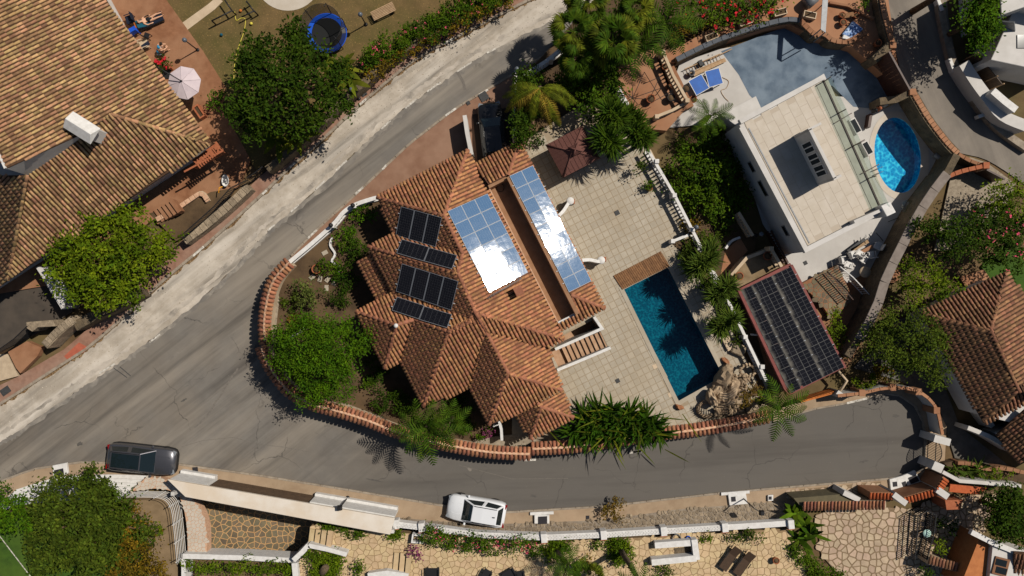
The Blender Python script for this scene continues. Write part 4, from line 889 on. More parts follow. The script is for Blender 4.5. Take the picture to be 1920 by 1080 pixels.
# projecting white stair roof on the top-left
mb = MB(); c3 = [P(1350, 215, 2.2), P(1420, 178, 2.6), P(1432, 205, 2.6), P(1392, 245, 2.2)]; lo = [Vector((p.x, p.y, .1)) for p in c3]
mb.add(c3+lo, [(0, 1, 2, 3), (4, 5, 1, 0), (5, 6, 2, 1), (6, 7, 3, 2), (7, 4, 0, 3)]) if False else mb.prism(c3, .1, 2.3)
mb.build('side_wing', M['white'], hw, .02)
# balcony slab with glass balustrade along the pool side
mb = MB(); mb.pprism([(1530, 158), (1552, 148), (1662, 392), (1640, 402)], 3.9, 4.262); mb.build('balcony_slab', mat('pale_balcony', rgb(176, 170, 156), rgb(164, 158, 144), 1.5, .8), hw)
gl = thing('glass_balustrade', 'glass balustrade with dark rail along the pool side of the modern house', 'balustrade', P(1605, 280, 4.2))
pts = [(1552, 148), (1580, 208), (1608, 270), (1636, 332), (1660, 388)]
for p0, p1 in zip(pts[:-1], pts[1:]):
    A = P(*p0, 4.75); B = P(*p1, 4.75); f = MB(); f.bar(A+(B-A)*.01, B-(B-A)*.01, .02, 1.0); f.build('glass_pane', M['glass'], gl)
for p0 in pts:
    A = P(*p0, 4.7); f = MB(); f.box((A.x, A.y, 4.7), (.05, .05, 1.0)); f.build('post', M['darkbrown'], gl)
f = MB(); f.wall(PL([(1544, 150), (1654, 396)], 4.3), 4.2, 4.32, .1); f.build('rail', M['darkbrown'], gl)
for (x0, y0, x1, y1) in ((1565, 231, 1597, 212), (1590, 279, 1621, 262), (1615, 326, 1648, 308)):
    f = MB(); f.bar(P(x0, y0, 4.35), P(x1, y1, 4.35), .06, .08); tag(f.build('roof_strut', M['darkbrown']), {1565: 'uppermost dark strut crossing the glass edge of the modern house', 1590: 'middle dark strut crossing the glass edge of the modern house', 1615: 'lowest dark strut crossing the glass edge beside the oval pool'}[x0], 'strut', 'roof edge struts')
for i, (x0, y0, x1, y1, lab) in enumerate(((1597, 222, 1612, 250, 'upper pale skylight box with glass lid beside the oval pool'), (1620, 265, 1634, 290, 'lower pale skylight box with glass lid beside the oval pool'))):
    t = thing('skylight', lab, 'skylight', P((x0+x1)/2, (y0+y1)/2, .1))
    a = P(x0, y0, .6); b = P(x1, y1, .6); f = MB(); f.bar(a-Vector((0, 0, .25)), b-Vector((0, 0, .25)), .5, .5); f.build('frame', M['white'], t, .02)
    f = MB(); f.bar(a+(b-a)*.1+Vector((0, 0, .01)), b-(b-a)*.1+Vector((0, 0, .01)), .34, .03); f.build('pane', M['darkglass'], t)

# ---------------- carport with solar roof
cp = thing('carport', 'maroon carport roof entirely covered with solar panels', 'carport', P(1485, 610, 0))
ZC = 1.75
def CPp(px, py, off=0): return P(px, py, ZC+off)
mb = MB(); mb.pprism([(1384, 542), (1482, 493), (1586, 688), (1478, 742)], ZC-.18, ZC); mb.build('carport_roof', M['maroon'], cp, .02)
for pts in ([(1386, 544), (1479, 742)], [(1484, 497), (1585, 690)]):
    mb = MB(); mb.wall(PL(pts, ZC+.12), ZC-.2, ZC+.12, .2); mb.build('edge_beam', M['maroon'], cp, .02)
mb = MB(); mb.wall(PL([(1477, 740), (1506, 725)], ZC+.1), ZC-.2, ZC+.1, .2); mb.build('edge_beam', M['maroon'], cp, .02)
for (px, py) in ((1392, 556), (1482, 505), (1480, 730), (1574, 688), (1530, 600)):
    a = P(px, py, ZC); mb = MB(); mb.box((a.x, a.y, .8), (.22, .22, 1.6)); mb.build('post', M['cream'], cp)
dusty = solar_mat('dusty_solar_cells', (0.010, 0.010, 0.013, 1), (0.10, 0.10, 0.105, 1), 0.22, 1, 4, 0.35, lw=.11)
nt = dusty.node_tree; N = nt.nodes; bs = N['Principled BSDF']; src = bs.inputs['Base Color'].links[0].from_socket
tc = N.new('ShaderNodeTexCoord'); sp = N.new('ShaderNodeSeparateXYZ'); nt.links.new(tc.outputs['Object'], sp.inputs[0]); ge = N.new('ShaderNodeNewGeometry')
nz = N.new('ShaderNodeTexNoise'); nz.inputs['Scale'].default_value = 2.2; nz.inputs['Detail'].default_value = 5; nt.links.new(ge.outputs['Position'], nz.inputs['Vector'])
ad = N.new('ShaderNodeMath'); ad.operation = 'MULTIPLY_ADD'; nt.links.new(nz.outputs[0], ad.inputs[0]); ad.inputs[1].default_value = 0.75; nt.links.new(sp.outputs[0], ad.inputs[2])
mr = N.new('ShaderNodeMapRange'); mr.inputs[1].default_value = 0.22; mr.inputs[2].default_value = -0.12; mr.inputs[3].default_value = 0; mr.inputs[4].default_value = 0.75; nt.links.new(ad.outputs[0], mr.inputs[0])
mx = N.new('ShaderNodeMix'); mx.data_type = 'RGBA'; nt.links.new(mr.outputs[0], mx.inputs[0]); nt.links.new(src, mx.inputs[6]); mx.inputs[7].default_value = rgb(120, 116, 108); nt.links.new(mx.outputs[2], bs.inputs['Base Color'])
def cq(t0, t1):     # quad across the roof from fraction t0 to t1
    A = Vector((1389, 544)); B = Vector((1483, 500)); C = Vector((1583, 688)); D = Vector((1481, 738))
    f = lambda s, t: (A*(1-s)+B*s)*(1-t) + (D*(1-s)+C*s)*t
    z0 = .06; tilt = .22; out = []
    for s, t, zz in ((t0, 0, z0), (t1, 0, z0+tilt), (t1, 1, z0+tilt), (t0, 1, z0)): 
        p_ = f(s, t); out.append(CPp(p_.x, p_.y, zz))
    return out
solar('narrow left column of dusty solar panels on the carport', cq(0.0, .20), 1, 9, dusty, 'carport panel rows', fr=.018, gap=.01, fm=M['darkframe'])
solar('middle double column of dusty solar panels on the carport', cq(.205, .60), 2, 7, dusty, 'carport panel rows', fr=.014, gap=.006, fm=M['darkframe'], alt=M['pv_car'])
solar('right double column of dusty solar panels along the maroon carport edge', cq(.605, 1.0), 2, 7, dusty, 'carport panel rows', fr=.014, gap=.006, fm=M['darkframe'], alt=M['pv_car'])

# ---------------- right house
hr = thing('right_house', 'brown tiled hip-roofed house at the right edge below the olive trees', 'house', P(1850, 640, 0))
pr1 = Plane((1730, 590), 3.0, (-0.42, -0.9), .38); pr2 = Plane((1730, 590), 3.0, (-0.88, 0.47), .38); pr3 = Plane((1915, 560), 3.0, (0.88, -0.4), .30)
pr4 = Plane((1845, 792), 3.0, (0.45, 0.89), .38)
RP1 = [(1730, 587), (1885, 510), (1858, 620)]; RP2 = [(1730, 589), (1858, 620), (1912, 735), (1845, 793)]; RP3 = [(1885, 511), (1990, 620), (1990, 760), (1925, 745), (1858, 620)]; RP4 = [(1845, 793), (1910, 735), (1935, 750)]
roof_part(hr, 'roof', [(pr1, RP1), (pr2, RP2), (pr3, RP3), (pr4, RP4)], 0.27, 0.36, 0.1, M['tile_right'], M['tile_old_slab'],
          [(pr1.at(1858, 620), pr1.at(1730, 588)), (pr1.at(1858, 620), pr1.at(1885, 511)), (pr2.at(1858, 620), pr2.at(1912, 735))], M['tile_right'], rr=.13)
mb = MB(); mb.prism(PL([(1742, 592), (1880, 525), (1990, 600), (1990, 830), (1930, 800), (1845, 780)], 2.9), 0, 2.75); mb.build('wall', M['white'], hr)
pr5 = Plane((1870, 815), 2.6, (-0.7, 0.7), .35)
hr2 = thing('small_annex', 'small brown tiled annex with white curved wall at the right edge', 'house', P(1905, 830, 0))
roof_part(hr2, 'roof', [(pr5, [(1868, 816), (1925, 765), (1990, 800), (1925, 870), (1905, 862)])], .27, .36, .1, M['tile_right'], M['tile_old_slab'], None)
mb = MB(); mb.wall(PL([(1755, 600), (1790, 690), (1840, 770), (1862, 800)], 1.4), 0, 1.4, .35); tag(mb.build('garden_wall', M['white']), 'white sloping wall along the foot of the brown tiled right house', 'wall')
mb = MB(); mb.wall(PL(smooth_path([(1815, 802), (1840, 812), (1862, 822), (1900, 845)], 4), 1.6), 0, 1.6, .3); mb.build('curved_wall', M['white'], hr2)
mb = MB(); mb.prism(PL([(1880, 815), (1990, 790), (1990, 870), (1915, 855)], 2.4), 0, 2.4); mb.build('wall', M['white'], hr2)

# ---------------- top right white house
ht = thing('corner_house', 'white house with curved wall in the top right corner', 'house', P(1900, 60, 0))
mb = MB(); mb.prism(PL([(1872, -60), (1990, -60), (1990, 20), (1935, 8), (1878, 28)], 4.5), 0, 4.5); mb.build('upper_storey', M['white'], ht, .03)
mb = MB(); mb.prism(PL([(1900, 20), (1990, -10), (1990, 140), (1858, 112)], 3.0), 0, 3.0); mb.build('lower_storey', M['white'], ht, .03)
f = MB(); f.bar(P(1883, 40, 3.6), P(1886, 68, 2.0), .1, 1.2); wd = f.build('window', M['grey'], ht)
f = MB(); a = P(1915, 78, 3.02); f.box((a.x, a.y, 3.02), (.6, .9, .1)); f.build('skylight', M['darkglass'], ht)

# ---------------- bottom right house
hb = thing('ochre_house', 'ochre and white house with tiled roof in the bottom right corner', 'house', P(1880, 1050, 0))
mb = MB(); mb.prism(PL([(1838, 1005), (1862, 1018), (1850, 1120), (1800, 1100)], 2.4), 0.04, 2.4); mb.build('ochre_wall', M['ochre'], hb)
mb = MB(); mb.prism(PL([(1862, 1018), (1905, 1036), (1935, 1040), (1990, 1060), (1990, 1150), (1850, 1140)], 2.8), 0.04, 2.8); mb.build('white_wall', M['white'], hb)
mb = MB(); mb.wall(PL([(1822, 998), (1862, 1018), (1902, 1034), (1930, 1040)], 3.0), 2.7, 3.0, .35); mb.build('cornice', M['whitepaint'], hb, .02)
pr6 = Plane((1905, 1060), 2.9, (-0.05, 1.0), .3)
roof_part(hb, 'roof', [(pr6, [(1902, 1034), (1990, 1040), (1990, 1130), (1900, 1130)])], .27, .36, .1, M['tile_right'], M['tile_old_slab'], None)
a = P(1876, 1062, 2.85); f = MB(); f.box((a.x, a.y, 2.86), (1.0, 1.2, .1), rz=-.25); wd = f.build('window', mat('brown_frame', rgb(120, 84, 60), None), hb)
for s in (-1, 1): f = MB(); f.box((a.x, a.y+s*.27, 2.9), (.76, .44, .06), rz=-.25); f.build('pane', M['darkglass'], wd)
a = P(1833, 1048, 1.6); f = MB(); f.box((a.x-.2, a.y, 1.2), (.5, 1.0, 2.0), rz=-.2); f.build('door', M['grey'], hb)
tw = thing('tiled_wall', 'wall topped with brown tiles beside the ochre house', 'wall', P(1800, 1060, 0))
mb = MB(); mb.wall(PL([(1742, 1052), (1850, 1080)], 1.5), 0, 1.45, .5); mb.build('wall_body', M['cream'], tw)
tm = tile_mesh('coping_tile', .62, .11, M['tile_right'], 6)
for k in range(18):
    t = k/17; a = P(1744+104*t, 1049+28*t, 1.5); X = (P(1850, 1080, 1.5)-P(1742, 1052, 1.5)).normalized(); Y = Vector((X.y, -X.x, 0)); Y = Y if Y.y < 0 else -Y
    inst('coping_tile', tm, mat_from(X if X.cross(Y).z > 0 else -X, Y, Vector((0, 0, 1)), a), tw)
# ================================================================== WALLS, FENCES, GARDEN STRUCTURES
def resample(pts, step):
    pts = [Vector(p) for p in pts]; out = [pts[0].copy()]; acc = 0.0
    for a, b in zip(pts[:-1], pts[1:]):
        L = (b-a).length; t = step-acc
        while t <= L: out.append(a+(b-a)*(t/L)); t += step
        acc = (acc+L) % step
    return out
def tangents(pts): return [(pts[min(i+1, len(pts)-1)]-pts[max(i-1, 0)]).normalized() for i in range(len(pts))]
COPE = tile_mesh('coping_tile', .46, .125, M['tile_coping'], 6, .02); CRIDGE = tile_mesh('ridge_tile', .46, .1, M['mortar'], 5, .02)
def coping_wall(label, pix, ztop=1.75, z0=0.0, body='cream', th=.42, spacing=.30):
    pts = PL(smooth_path(pix, 5), ztop); root = thing('garden_wall', label, 'wall', (pts[0].x, pts[0].y, z0), 'tile-topped walls round the villa')
    mb = MB(); mb.wall(pts, z0, ztop-.05, th); mb.build('wall_body', M[body], root)
    bed = MB(); bed.wall(pts, ztop-.06, ztop+.02, .72); bed.build('coping_bed', M['tile_slab'], root)
    rs = resample(pts, spacing)
    for p, t in zip(rs, tangents(rs)):
        n = Vector((-t.y, t.x, 0))
        for s in (-1, 1):
            Y = (n*s + Vector((0, 0, -.38))).normalized(); X = t*(-s); Z = X.cross(Y)
            if Z.z < 0: X = -X; Z = -Z
            inst('coping_tile', COPE, mat_from(X, Y, Z, p + n*s*.235 + Vector((0, 0, .02+random.uniform(-.01, .01)))), root)
    rs = resample(pts, .42)
    for p, t in zip(rs[:-1], tangents(rs)[:-1]):
        X = t.cross(Vector((0, 0, 1))); inst('ridge_tile', CRIDGE, mat_from(X, t, Vector((0, 0, 1)), p+t*.2+Vector((0, 0, .1))), root)
    return root
coping_wall('tile-topped wall curving round the left tip of the villa garden', [(541, 494), (520, 517), (508, 540), (500, 572), (496, 610), (499, 645)])
coping_wall('tile-topped wall beside the bright green tree at the road junction', [(491, 652), (500, 675), (515, 700), (545, 735), (588, 758)])
coping_wall('tile-topped wall between the bright green tree and the palm by the street', [(590, 759), (640, 772), (690, 788), (735, 806), (790, 822)])
coping_wall('tile-topped wall below the villa porch, facing the street', [(792, 823), (845, 835), (920, 847), (996, 851)])
coping_wall('tile-topped wall behind the big spiky plant on the street side', [(999, 841), (1060, 838), (1110, 832), (1150, 826)], 1.7)
coping_wall('tile-topped wall behind the rock waterfall at the street', [(1152, 826), (1230, 814), (1300, 806), (1370, 795), (1445, 780)], 1.6)
# gravelled strips inside the wall
flat('gravel_path', [(506, 548), (516, 530), (524, 560), (518, 610), (524, 652), (512, 655), (505, 610)], .24, M['gravel'], .1)
flat('gravel_path', [(605, 752), (650, 757), (720, 783), (716, 792), (640, 768)], .24, M['gravel'], .1)
flat('gravel_path', [(885, 825), (930, 818), (990, 812), (1060, 822), (1060, 836), (990, 838), (900, 836)], .315, M['gravel'], .1)
mb = MB(); mb.wall(PL([(520, 648), (545, 632), (575, 614)], .6), .2, .6, .22); tag(mb.build('garden_wall', M['white']), 'low white wall inside the garden beside the bright green tree', 'wall')
mb = MB(); mb.wall(PL(smooth_path([(622, 445), (619, 460), (628, 476), (622, 490), (634, 500), (636, 515)], 4), .42), .2, .42, .14); tag(mb.build('bed_edging', M['whitepaint']), 'wavy white stone edging of the shaded flower bed', 'edging')
for i, (x, y) in enumerate([(609, 474), (585, 520), (614, 524), (627, 530), (600, 523), (612, 540)]):
    a = P(x, y, .26); mb = MB(); mb.box((a.x, a.y, .25), (.42, .3, .08), rz=.5+.2*i); tag(mb.build('stepping_stone', M['paver'], None, .015), ['topmost stepping stone in the left garden bed', 'stepping stone just above the round olive bush', 'stepping stone to the right of the round olive bush', 'stepping stone by the shaded edging above the olive bush', 'stepping stone in the middle of the short row above the olive bush', 'lowest stepping stone at the right of the olive bush'][i], 'stepping stone', 'stepping stones in the left bed')
BAL = bpy.data.meshes.new('baluster')
def bal_mesh(h, r, m):
    mb = MB(); mb.lathe((0, 0, 0), [(r*.8, 0), (r*.8, .08*h), (r*.45, .14*h), (r, .38*h), (r*.85, .5*h), (r*.4, .72*h), (r*.65, .88*h), (r*.8, .92*h), (r*.8, h)], 8); return mb.mesh('baluster', m)
def balustrade(label, pix, z0, z1, m='whitepaint', spacing=.28, posts=(), group=None, base=.15, rail=.2, ph=.12, r=.075, name='balustrade', smooth=False, cat='balustrade', finial=False):
    px = smooth_path(pix, 5) if smooth else pix; pts = PL(px, z1); root = thing(name, label, cat, (pts[0].x, pts[0].y, z0), group)
    mb = MB(); mb.wall(pts, z1-.12, z1, rail); mb.build('top_rail', M[m], root, .015)
    mb = MB(); mb.wall(pts, z0-.3, z0+base, rail*.9); mb.build('plinth', M[m], root, .01)
    me = bal_mesh(z1-.12-z0-base, r, M[m]); k = 0
    for p in resample(pts, spacing)[1:]:
        inst('baluster', me, Matrix.Translation(Vector((p.x, p.y, z0+base))), root); k += 1
        if k >= 290: break
    for (x, y) in posts:
        a = P(x, y, z1+ph); mb = MB(); mb.box((a.x, a.y, (z0+z1+ph)/2), (.3, .3, z1+ph-z0)); mb.build('post', M[m], root, .02)
        if finial: mb = MB(); mb.lathe((a.x, a.y, z1+ph), [(.05, 0), (.05, .12), (.14, .2), (.17, .3), (.12, .42), (.03, .46)], 10); mb.build('globe_lamp', M['black'], root)
    return root
balustrade('white balustrade curving along the road at the villa garden', [(543, 491), (585, 456), (625, 420), (645, 397), (665, 384), (690, 375), (708, 370)], .2, 1.15, smooth=True, posts=[(622, 423), (663, 386)], finial=True, rail=.28, base=.25)
balustrade('long white balustrade along the right side of the pool terrace', [(1214, 279), (1265, 366), (1314, 462), (1365, 563), (1437, 714)], .3, 1.35, posts=[(1232, 302), (1265, 366), (1299, 430), (1330, 495), (1398, 632), (1430, 688)], spacing=.27)
mb = MB(); mb.wall(PL([(1216, 282), (1440, 716)], .28), -.1, .28, .35); tag(mb.build('retaining_wall', M['cream']), 'low cream retaining wall under the long white balustrade', 'wall')
balustrade('short white balustrade between pool terrace and planting bed', [(1262, 452), (1292, 440)], .3, 1.0, posts=[(1262, 452)], spacing=.25)
balustrade('beige balustrade on the upper terracotta terrace', [(1243, 96), (1262, 140), (1290, 190)], .9, 1.95, m='cream', spacing=.26, posts=[(1244, 97), (1289, 188)])
balustrade('low beige parapet at the front of the terracotta terrace', [(1287, 192), (1262, 206), (1232, 218)], .9, 1.6, m='cream', spacing=.3, posts=[(1232, 218)])
balustrade('short white balustrade between terracotta terrace and palms', [(1161, 168), (1168, 180), (1178, 196)], .9, 1.8, posts=[(1162, 168)], spacing=.22)
mb = MB(); mb.wall(PL([(1243, 96), (1292, 195), (1230, 222)], .88), 0, .88, .5); tag(mb.build('retaining_wall', M['brownstone']), 'brown retaining wall carrying the terracotta terrace above the white deck', 'wall')
balustrade('white balustrade on the road side below the fan palms', [(985, 140), (1025, 114), (1062, 84)], .15, 1.2, posts=[(1034, 108), (985, 140)], spacing=.26, rail=.26)
balustrade('beige balustrade above the carport', [(1447, 468), (1466, 500)], 1.0, 2.0, m='cream', spacing=.26, posts=[(1447, 466)])
balustrade('dark brown balustrade beside the shaded wall of the modern house', [(1446, 432), (1478, 493)], .6, 1.5, m='darkbrown', spacing=.22, rail=.12, r=.05)
balustrade('ochre balustrade above the soil beside the modern house', [(1385, 398), (1412, 442)], .6, 1.5, m='cream', spacing=.22)
flat('upper_terrace', [(1374, 516), (1400, 486), (1447, 468), (1470, 505), (1384, 545)], 1.0, mat('old_concrete', rgb(128, 108, 80), rgb(108, 90, 66), 2, .9, .4, 14, big=rgb(150, 130, 102), bigscale=.8), 1.0)
mb = MB(); mb.wall(PL([(1372, 516), (1400, 484), (1447, 466)], 1.25), 0, 1.25, .22); tag(mb.build('parapet_wall', M['cream']), 'angled cream parapet of the old concrete terrace by the carport', 'wall')
mb = MB(); mb.wall(PL(smooth_path([(1361, 466), (1372, 452), (1388, 445)], 4), .5), .05, .5, .16); tag(mb.build('garden_wall', M['whitepaint']), 'small curved white wall on the terracotta path', 'wall')
flat('garden_path', [(1360, 470), (1388, 446), (1402, 470), (1375, 500), (1350, 520)], .095, M['terrace_old'], .1)
# walls at the garage entrance
mb = MB(); mb.wall(PL([(967, 132), (968, 170), (964, 258)], 2.2), 0, 2.2, .2); tag(mb.build('garden_wall', M['white']), 'white wall right of the garage entrance by the drooping palm', 'wall')
mb = MB(); mb.wall(PL([(871, 216), (876, 250), (884, 290)], 1.7), 0, 1.7, .28); tag(mb.build('garden_wall', M['white']), 'white wall left of the garage entrance', 'wall')
mb = MB(); mb.pprism([(886, 215), (960, 200), (962, 275), (895, 300)], .09, .112); struct('garage_ramp', mb, mat('shade_painted_ramp', rgb(60, 50, 44), rgb(50, 42, 38), 1.5, .9, .3, 20))  # dark tone paints the shade lying over the garage entrance
# stairwell sunk beside the villa
basin('stairwell', STW, .30, 1.5, M['pinkstep'])
sa = P(1138, 634, .3); sb = P(1045, 676, .3); dv = (sb-sa); Ls = dv.length; dv /= Ls; nvv = Vector((-dv.y, dv.x, 0)); nvv = nvv if nvv.y < 0 else -nvv
stair = bpy.data.objects.new('steps', None); _reg(stair, None, (sa.x, sa.y, -1.2)); tag(stair, kind='structure')
for k in range(9):
    c = sa+dv*(.15+k*.36); mb = MB(); zt = .28-.15*k; mb.bar(Vector((c.x, c.y, (zt-1.25)/2))-nvv*.62, Vector((c.x, c.y, (zt-1.25)/2))+nvv*.62, .36, zt+1.25); mb.build('step', M['pinkstep'], stair)
mb = MB(); mb.wall(PL([(1114, 594), (1129, 616), (1084, 636), (1041, 655)], 1.1), -1.2, 1.1, .2); tag(mb.build('parapet_wall', M['whitepaint'], None, .015), 'white parapet round the stairwell beside the villa porch', 'wall')
mb = MB(); mb.wall(PL([(1145, 652), (1096, 673), (1045, 694)], 1.0), .2, 1.0, .2); tag(mb.build('parapet_wall', M['whitepaint'], None, .015), 'lower white parapet of the stairs on the pool terrace', 'wall')
# curved white wing walls of the arcade
for lab, pts, end in (('upper curved white wing wall beside the blue panel row', [(1047, 405), (1056, 396), (1064, 384), (1069, 377)], (1073, 377)), ('lower curved white wing wall beside the blue panel row', [(1092, 488), (1106, 487), (1122, 490), (1127, 488)], (1132, 486))):
    t = thing('wing_wall', lab, 'wall', P(*pts[0], .3), 'white wing walls on the pool terrace'); w = smooth_path(pts, 5); zs = np.linspace(2.2, 1.1, len(w))
    W = [P(a, b, z) for (a, b), z in zip(w, zs)]; mb = MB()
    mb.wall(W, .3, [float(z) for z in zs], .22); mb.build('wing', M['whitepaint'], t, .015)
    a = P(*pts[-1], 1.2); mb = MB(); mb.lathe((a.x, a.y, .3), [(.2, 0), (.2, .85), (.28, .9), (.28, 1.0), (.2, 1.05), (.05, 1.1)], 14); mb.build('pillar', M['whitepaint'], t)
    a = P(*end, .8); mb = MB(); mb.box((a.x, a.y, .45), (.4, .35, .3)); mb.build('plinth', M['pot'], t, .03)
# gazebo
gz = thing('gazebo', 'gazebo with plum two-tier hipped roof on the pool terrace', 'gazebo', P(1075, 285, .3))
def hip(zc, zt, c4, ap, name, m):
    c = [P(x, y, zc) for x, y in c4]; a = P(*ap, zt); mb = MB(); lo = [p-Vector((0, 0, .08)) for p in c]
    for i in range(4):
        A, B = c[i], c[(i+1) % 4]; n = 9
        mb.add([A, B, a], [(0, 1, 2)] if (B-A).cross(a-A).z > 0 else [(0, 2, 1)])
        mb.add([lo[i], lo[(i+1) % 4], B, A], [(0, 1, 2, 3)])
        for k in range(1, n):      # standing seams
            p = A+(B-A)*(k/n); top = p + (a-p)*(1-abs(2*k/n-1))*0.98; dirn = ((A+B)/2 - Vector((a.x, a.y, A.z))); 
            q_ = p - dirn*(1-abs(2*k/n-1)); q_.z = zc + (zt-zc)*(1-abs(2*k/n-1)); mb.bar(p+Vector((0, 0, .02)), q_+Vector((0, 0, .02)), .02, .015)
        mb.tube([c[i]+Vector((0, 0, .02)), a+Vector((0, 0, .02))], .05, 6)
    return mb.build(name, m, gz)
hip(2.4, 3.3, [(1023, 272), (1056, 333), (1125, 297), (1092, 236)], (1074, 283), 'roof', M['gazebo'])
hip(3.32, 3.65, [(1066, 277), (1075, 293), (1092, 284), (1083, 268)], (1079, 280), 'top_roof', M['gazebo'])
for (x, y) in ((1032, 274), (1058, 322), (1116, 293), (1090, 245)):
    a = P(x, y, 2.3); mb = MB(); mb.box((a.x, a.y, 1.3), (.14, .14, 2.1)); mb.build('post', M['darkbrown'], gz)
mb = MB(); mb.wall(PL([(1036, 282), (1058, 322)], 1.1), .3, 1.1, .3); mb.build('counter', M['brownstone'], gz)
# wooden deck over the pool end
wd = bpy.data.objects.new('wooden_deck', None); _reg(wd, None, P(1202, 506, .3)); tag(wd, kind='structure')
A, B, C, D = [Vector(p) for p in ((1150, 517), (1239, 471), (1256, 499), (1167, 543))]
for k in range(26):
    t = (k+.5)/26; a = A+(B-A)*t; b = D+(C-D)*t; mb = MB(); mb.bar(P(a.x, a.y, .37), P(b.x, b.y, .37), .125, .05); mb.build('plank', M['wood'], wd)
mb = MB(); mb.prism(PL([(1152, 518), (1239, 473), (1254, 498), (1168, 541)], .33), .31, .335); mb.build('joist_bed', M['darkbrown'], wd)
# rocks
def rock_mesh(name, m, seed, sub=2, amp=.25):
    bm = bmesh.new(); bmesh.ops.create_icosphere(bm, subdivisions=sub, radius=1); r = random.Random(seed)
    dirs = [(Vector((r.gauss(0, 1), r.gauss(0, 1), r.gauss(0, 1))).normalized(), r.uniform(.55, .95)) for _ in range(11)]
    for v_ in bm.verts:
        v_.co *= 1+.12*math.sin(7*v_.co.x+seed)*math.cos(6*v_.co.y)
        for d_, h_ in dirs:
            e = v_.co.dot(d_)
            if e > h_: v_.co -= d_*(e-h_)
        v_.co *= 1+r.uniform(-amp, amp)*.3
    me = bpy.data.meshes.new(name); bm.to_mesh(me); bm.free(); me.materials.append(m); return me
RK = [rock_mesh('rock', M['rock'], s, 3, .3) for s in range(5)]; RKR = rock_mesh('rock', M['rockred'], 9)
def rock(me, px, py, z, sx, sy, sz, rz, parent=None, name='rock'):
    Mx = Matrix.Translation(P(px, py, z)) @ Matrix.Rotation(rz, 4, 'Z') @ Matrix.Diagonal((sx, sy, sz, 1))
    if parent: return inst(name, me, Mx, parent)
    o = bpy.data.objects.new(name, me); o.matrix_world = Mx; WL[o.name] = Mx.translation.copy(); COL.objects.link(o); return o
wf = thing('rock_waterfall', 'artificial rock waterfall of piled boulders at the end of the pool', 'waterfall', P(1365, 735, .3))
rock(RK[0], 1358, 708, .8, 1.25, .62, .9, 1.0, wf, 'boulder'); rock(RK[1], 1372, 728, .7, .9, .55, .6, 1.2, wf, 'boulder'); rock(RK[3], 1346, 726, .6, .7, .4, .6, .9, wf, 'boulder'); rock(RK[2], 1334, 745, .7, .75, .4, .8, -1.2, wf, 'boulder')
rock(RK[3], 1380, 752, .6, 1.1, .35, .5, .15, wf, 'boulder'); rock(RK[4], 1352, 742, .5, .7, .6, .6, .3, wf, 'boulder')
rr_ = random.Random(4)
for k in range(190):
    x = rr_.uniform(1342, 1404); y = rr_.uniform(702, 778)
    if (x-1345)+(y-712)*.5 < 10: continue
    rock(RK[k % 5], x, y, .75-.006*(y-712)*.6+.2*rr_.random(), rr_.uniform(.1, .27), rr_.uniform(.08, .2), rr_.uniform(.1, .25), rr_.uniform(0, 3), wf, 'stone')
for k in range(26):
    a = 1.0+k/26*4.6; rock(RK[k % 5], 1325+16*math.cos(a), 767+14*math.sin(a), .5, .17, .12, .2, a, wf, 'stone')
for k in range(14):
    a = k/14*6.28; rock(RK[k % 5], 1402+14*math.cos(a), 695+11*math.sin(a), .9, .15, .12, .15, a, wf, 'stone')
for (x, y, s, lab) in ((1274, 763, .42, 'reddish boulder beside the bottom corner of the pool'), (1361, 678, .45, 'upright brown boulder at the right edge of the pool')):
    o = rock(RKR, x, y, .45, s, s*.5, s*.7, 2.6 if x < 1300 else -.9); tag(o, lab, 'boulder')
mb = MB(); mb.box(P(1384, 655, .45), (.95, .8, .55), rz=-.4); tag(mb.build('stone_block', M['stonewall'], None, .08), 'square stone block beside the balustrade above the waterfall', 'stone block')
mb = MB(); mb.pprism([(1358, 636), (1376, 648), (1369, 656), (1352, 640)], .3, .5); mb2 = MB()
t = thing('sun_bench', 'white framed bench top between balustrade and pool', 'bench', P(1368, 645, .3)); a = P(1366, 644, .6)
mb = MB(); mb.box((a.x, a.y, .5), (.55, 1.0, .12), rz=.47); mb.build('seat', M['cream'], t, .02)
for sx in (-.22, .22):
    for sy in (-.42, .42):
        p_ = Vector((a.x, a.y, .37)) + Matrix.Rotation(.47, 3, 'Z') @ Vector((sx, sy, 0)); mb = MB(); mb.box(p_, (.08, .08, .16)); mb.build('leg', M['whitepaint'], t)
# planted strip right of the pool
flat('planting_bed', [(1258, 455), (1300, 445), (1330, 500), (1420, 690), (1440, 740), (1400, 745), (1420, 715), (1375, 625), (1345, 580), (1310, 520), (1275, 470)], .33, M['soil'], .1)
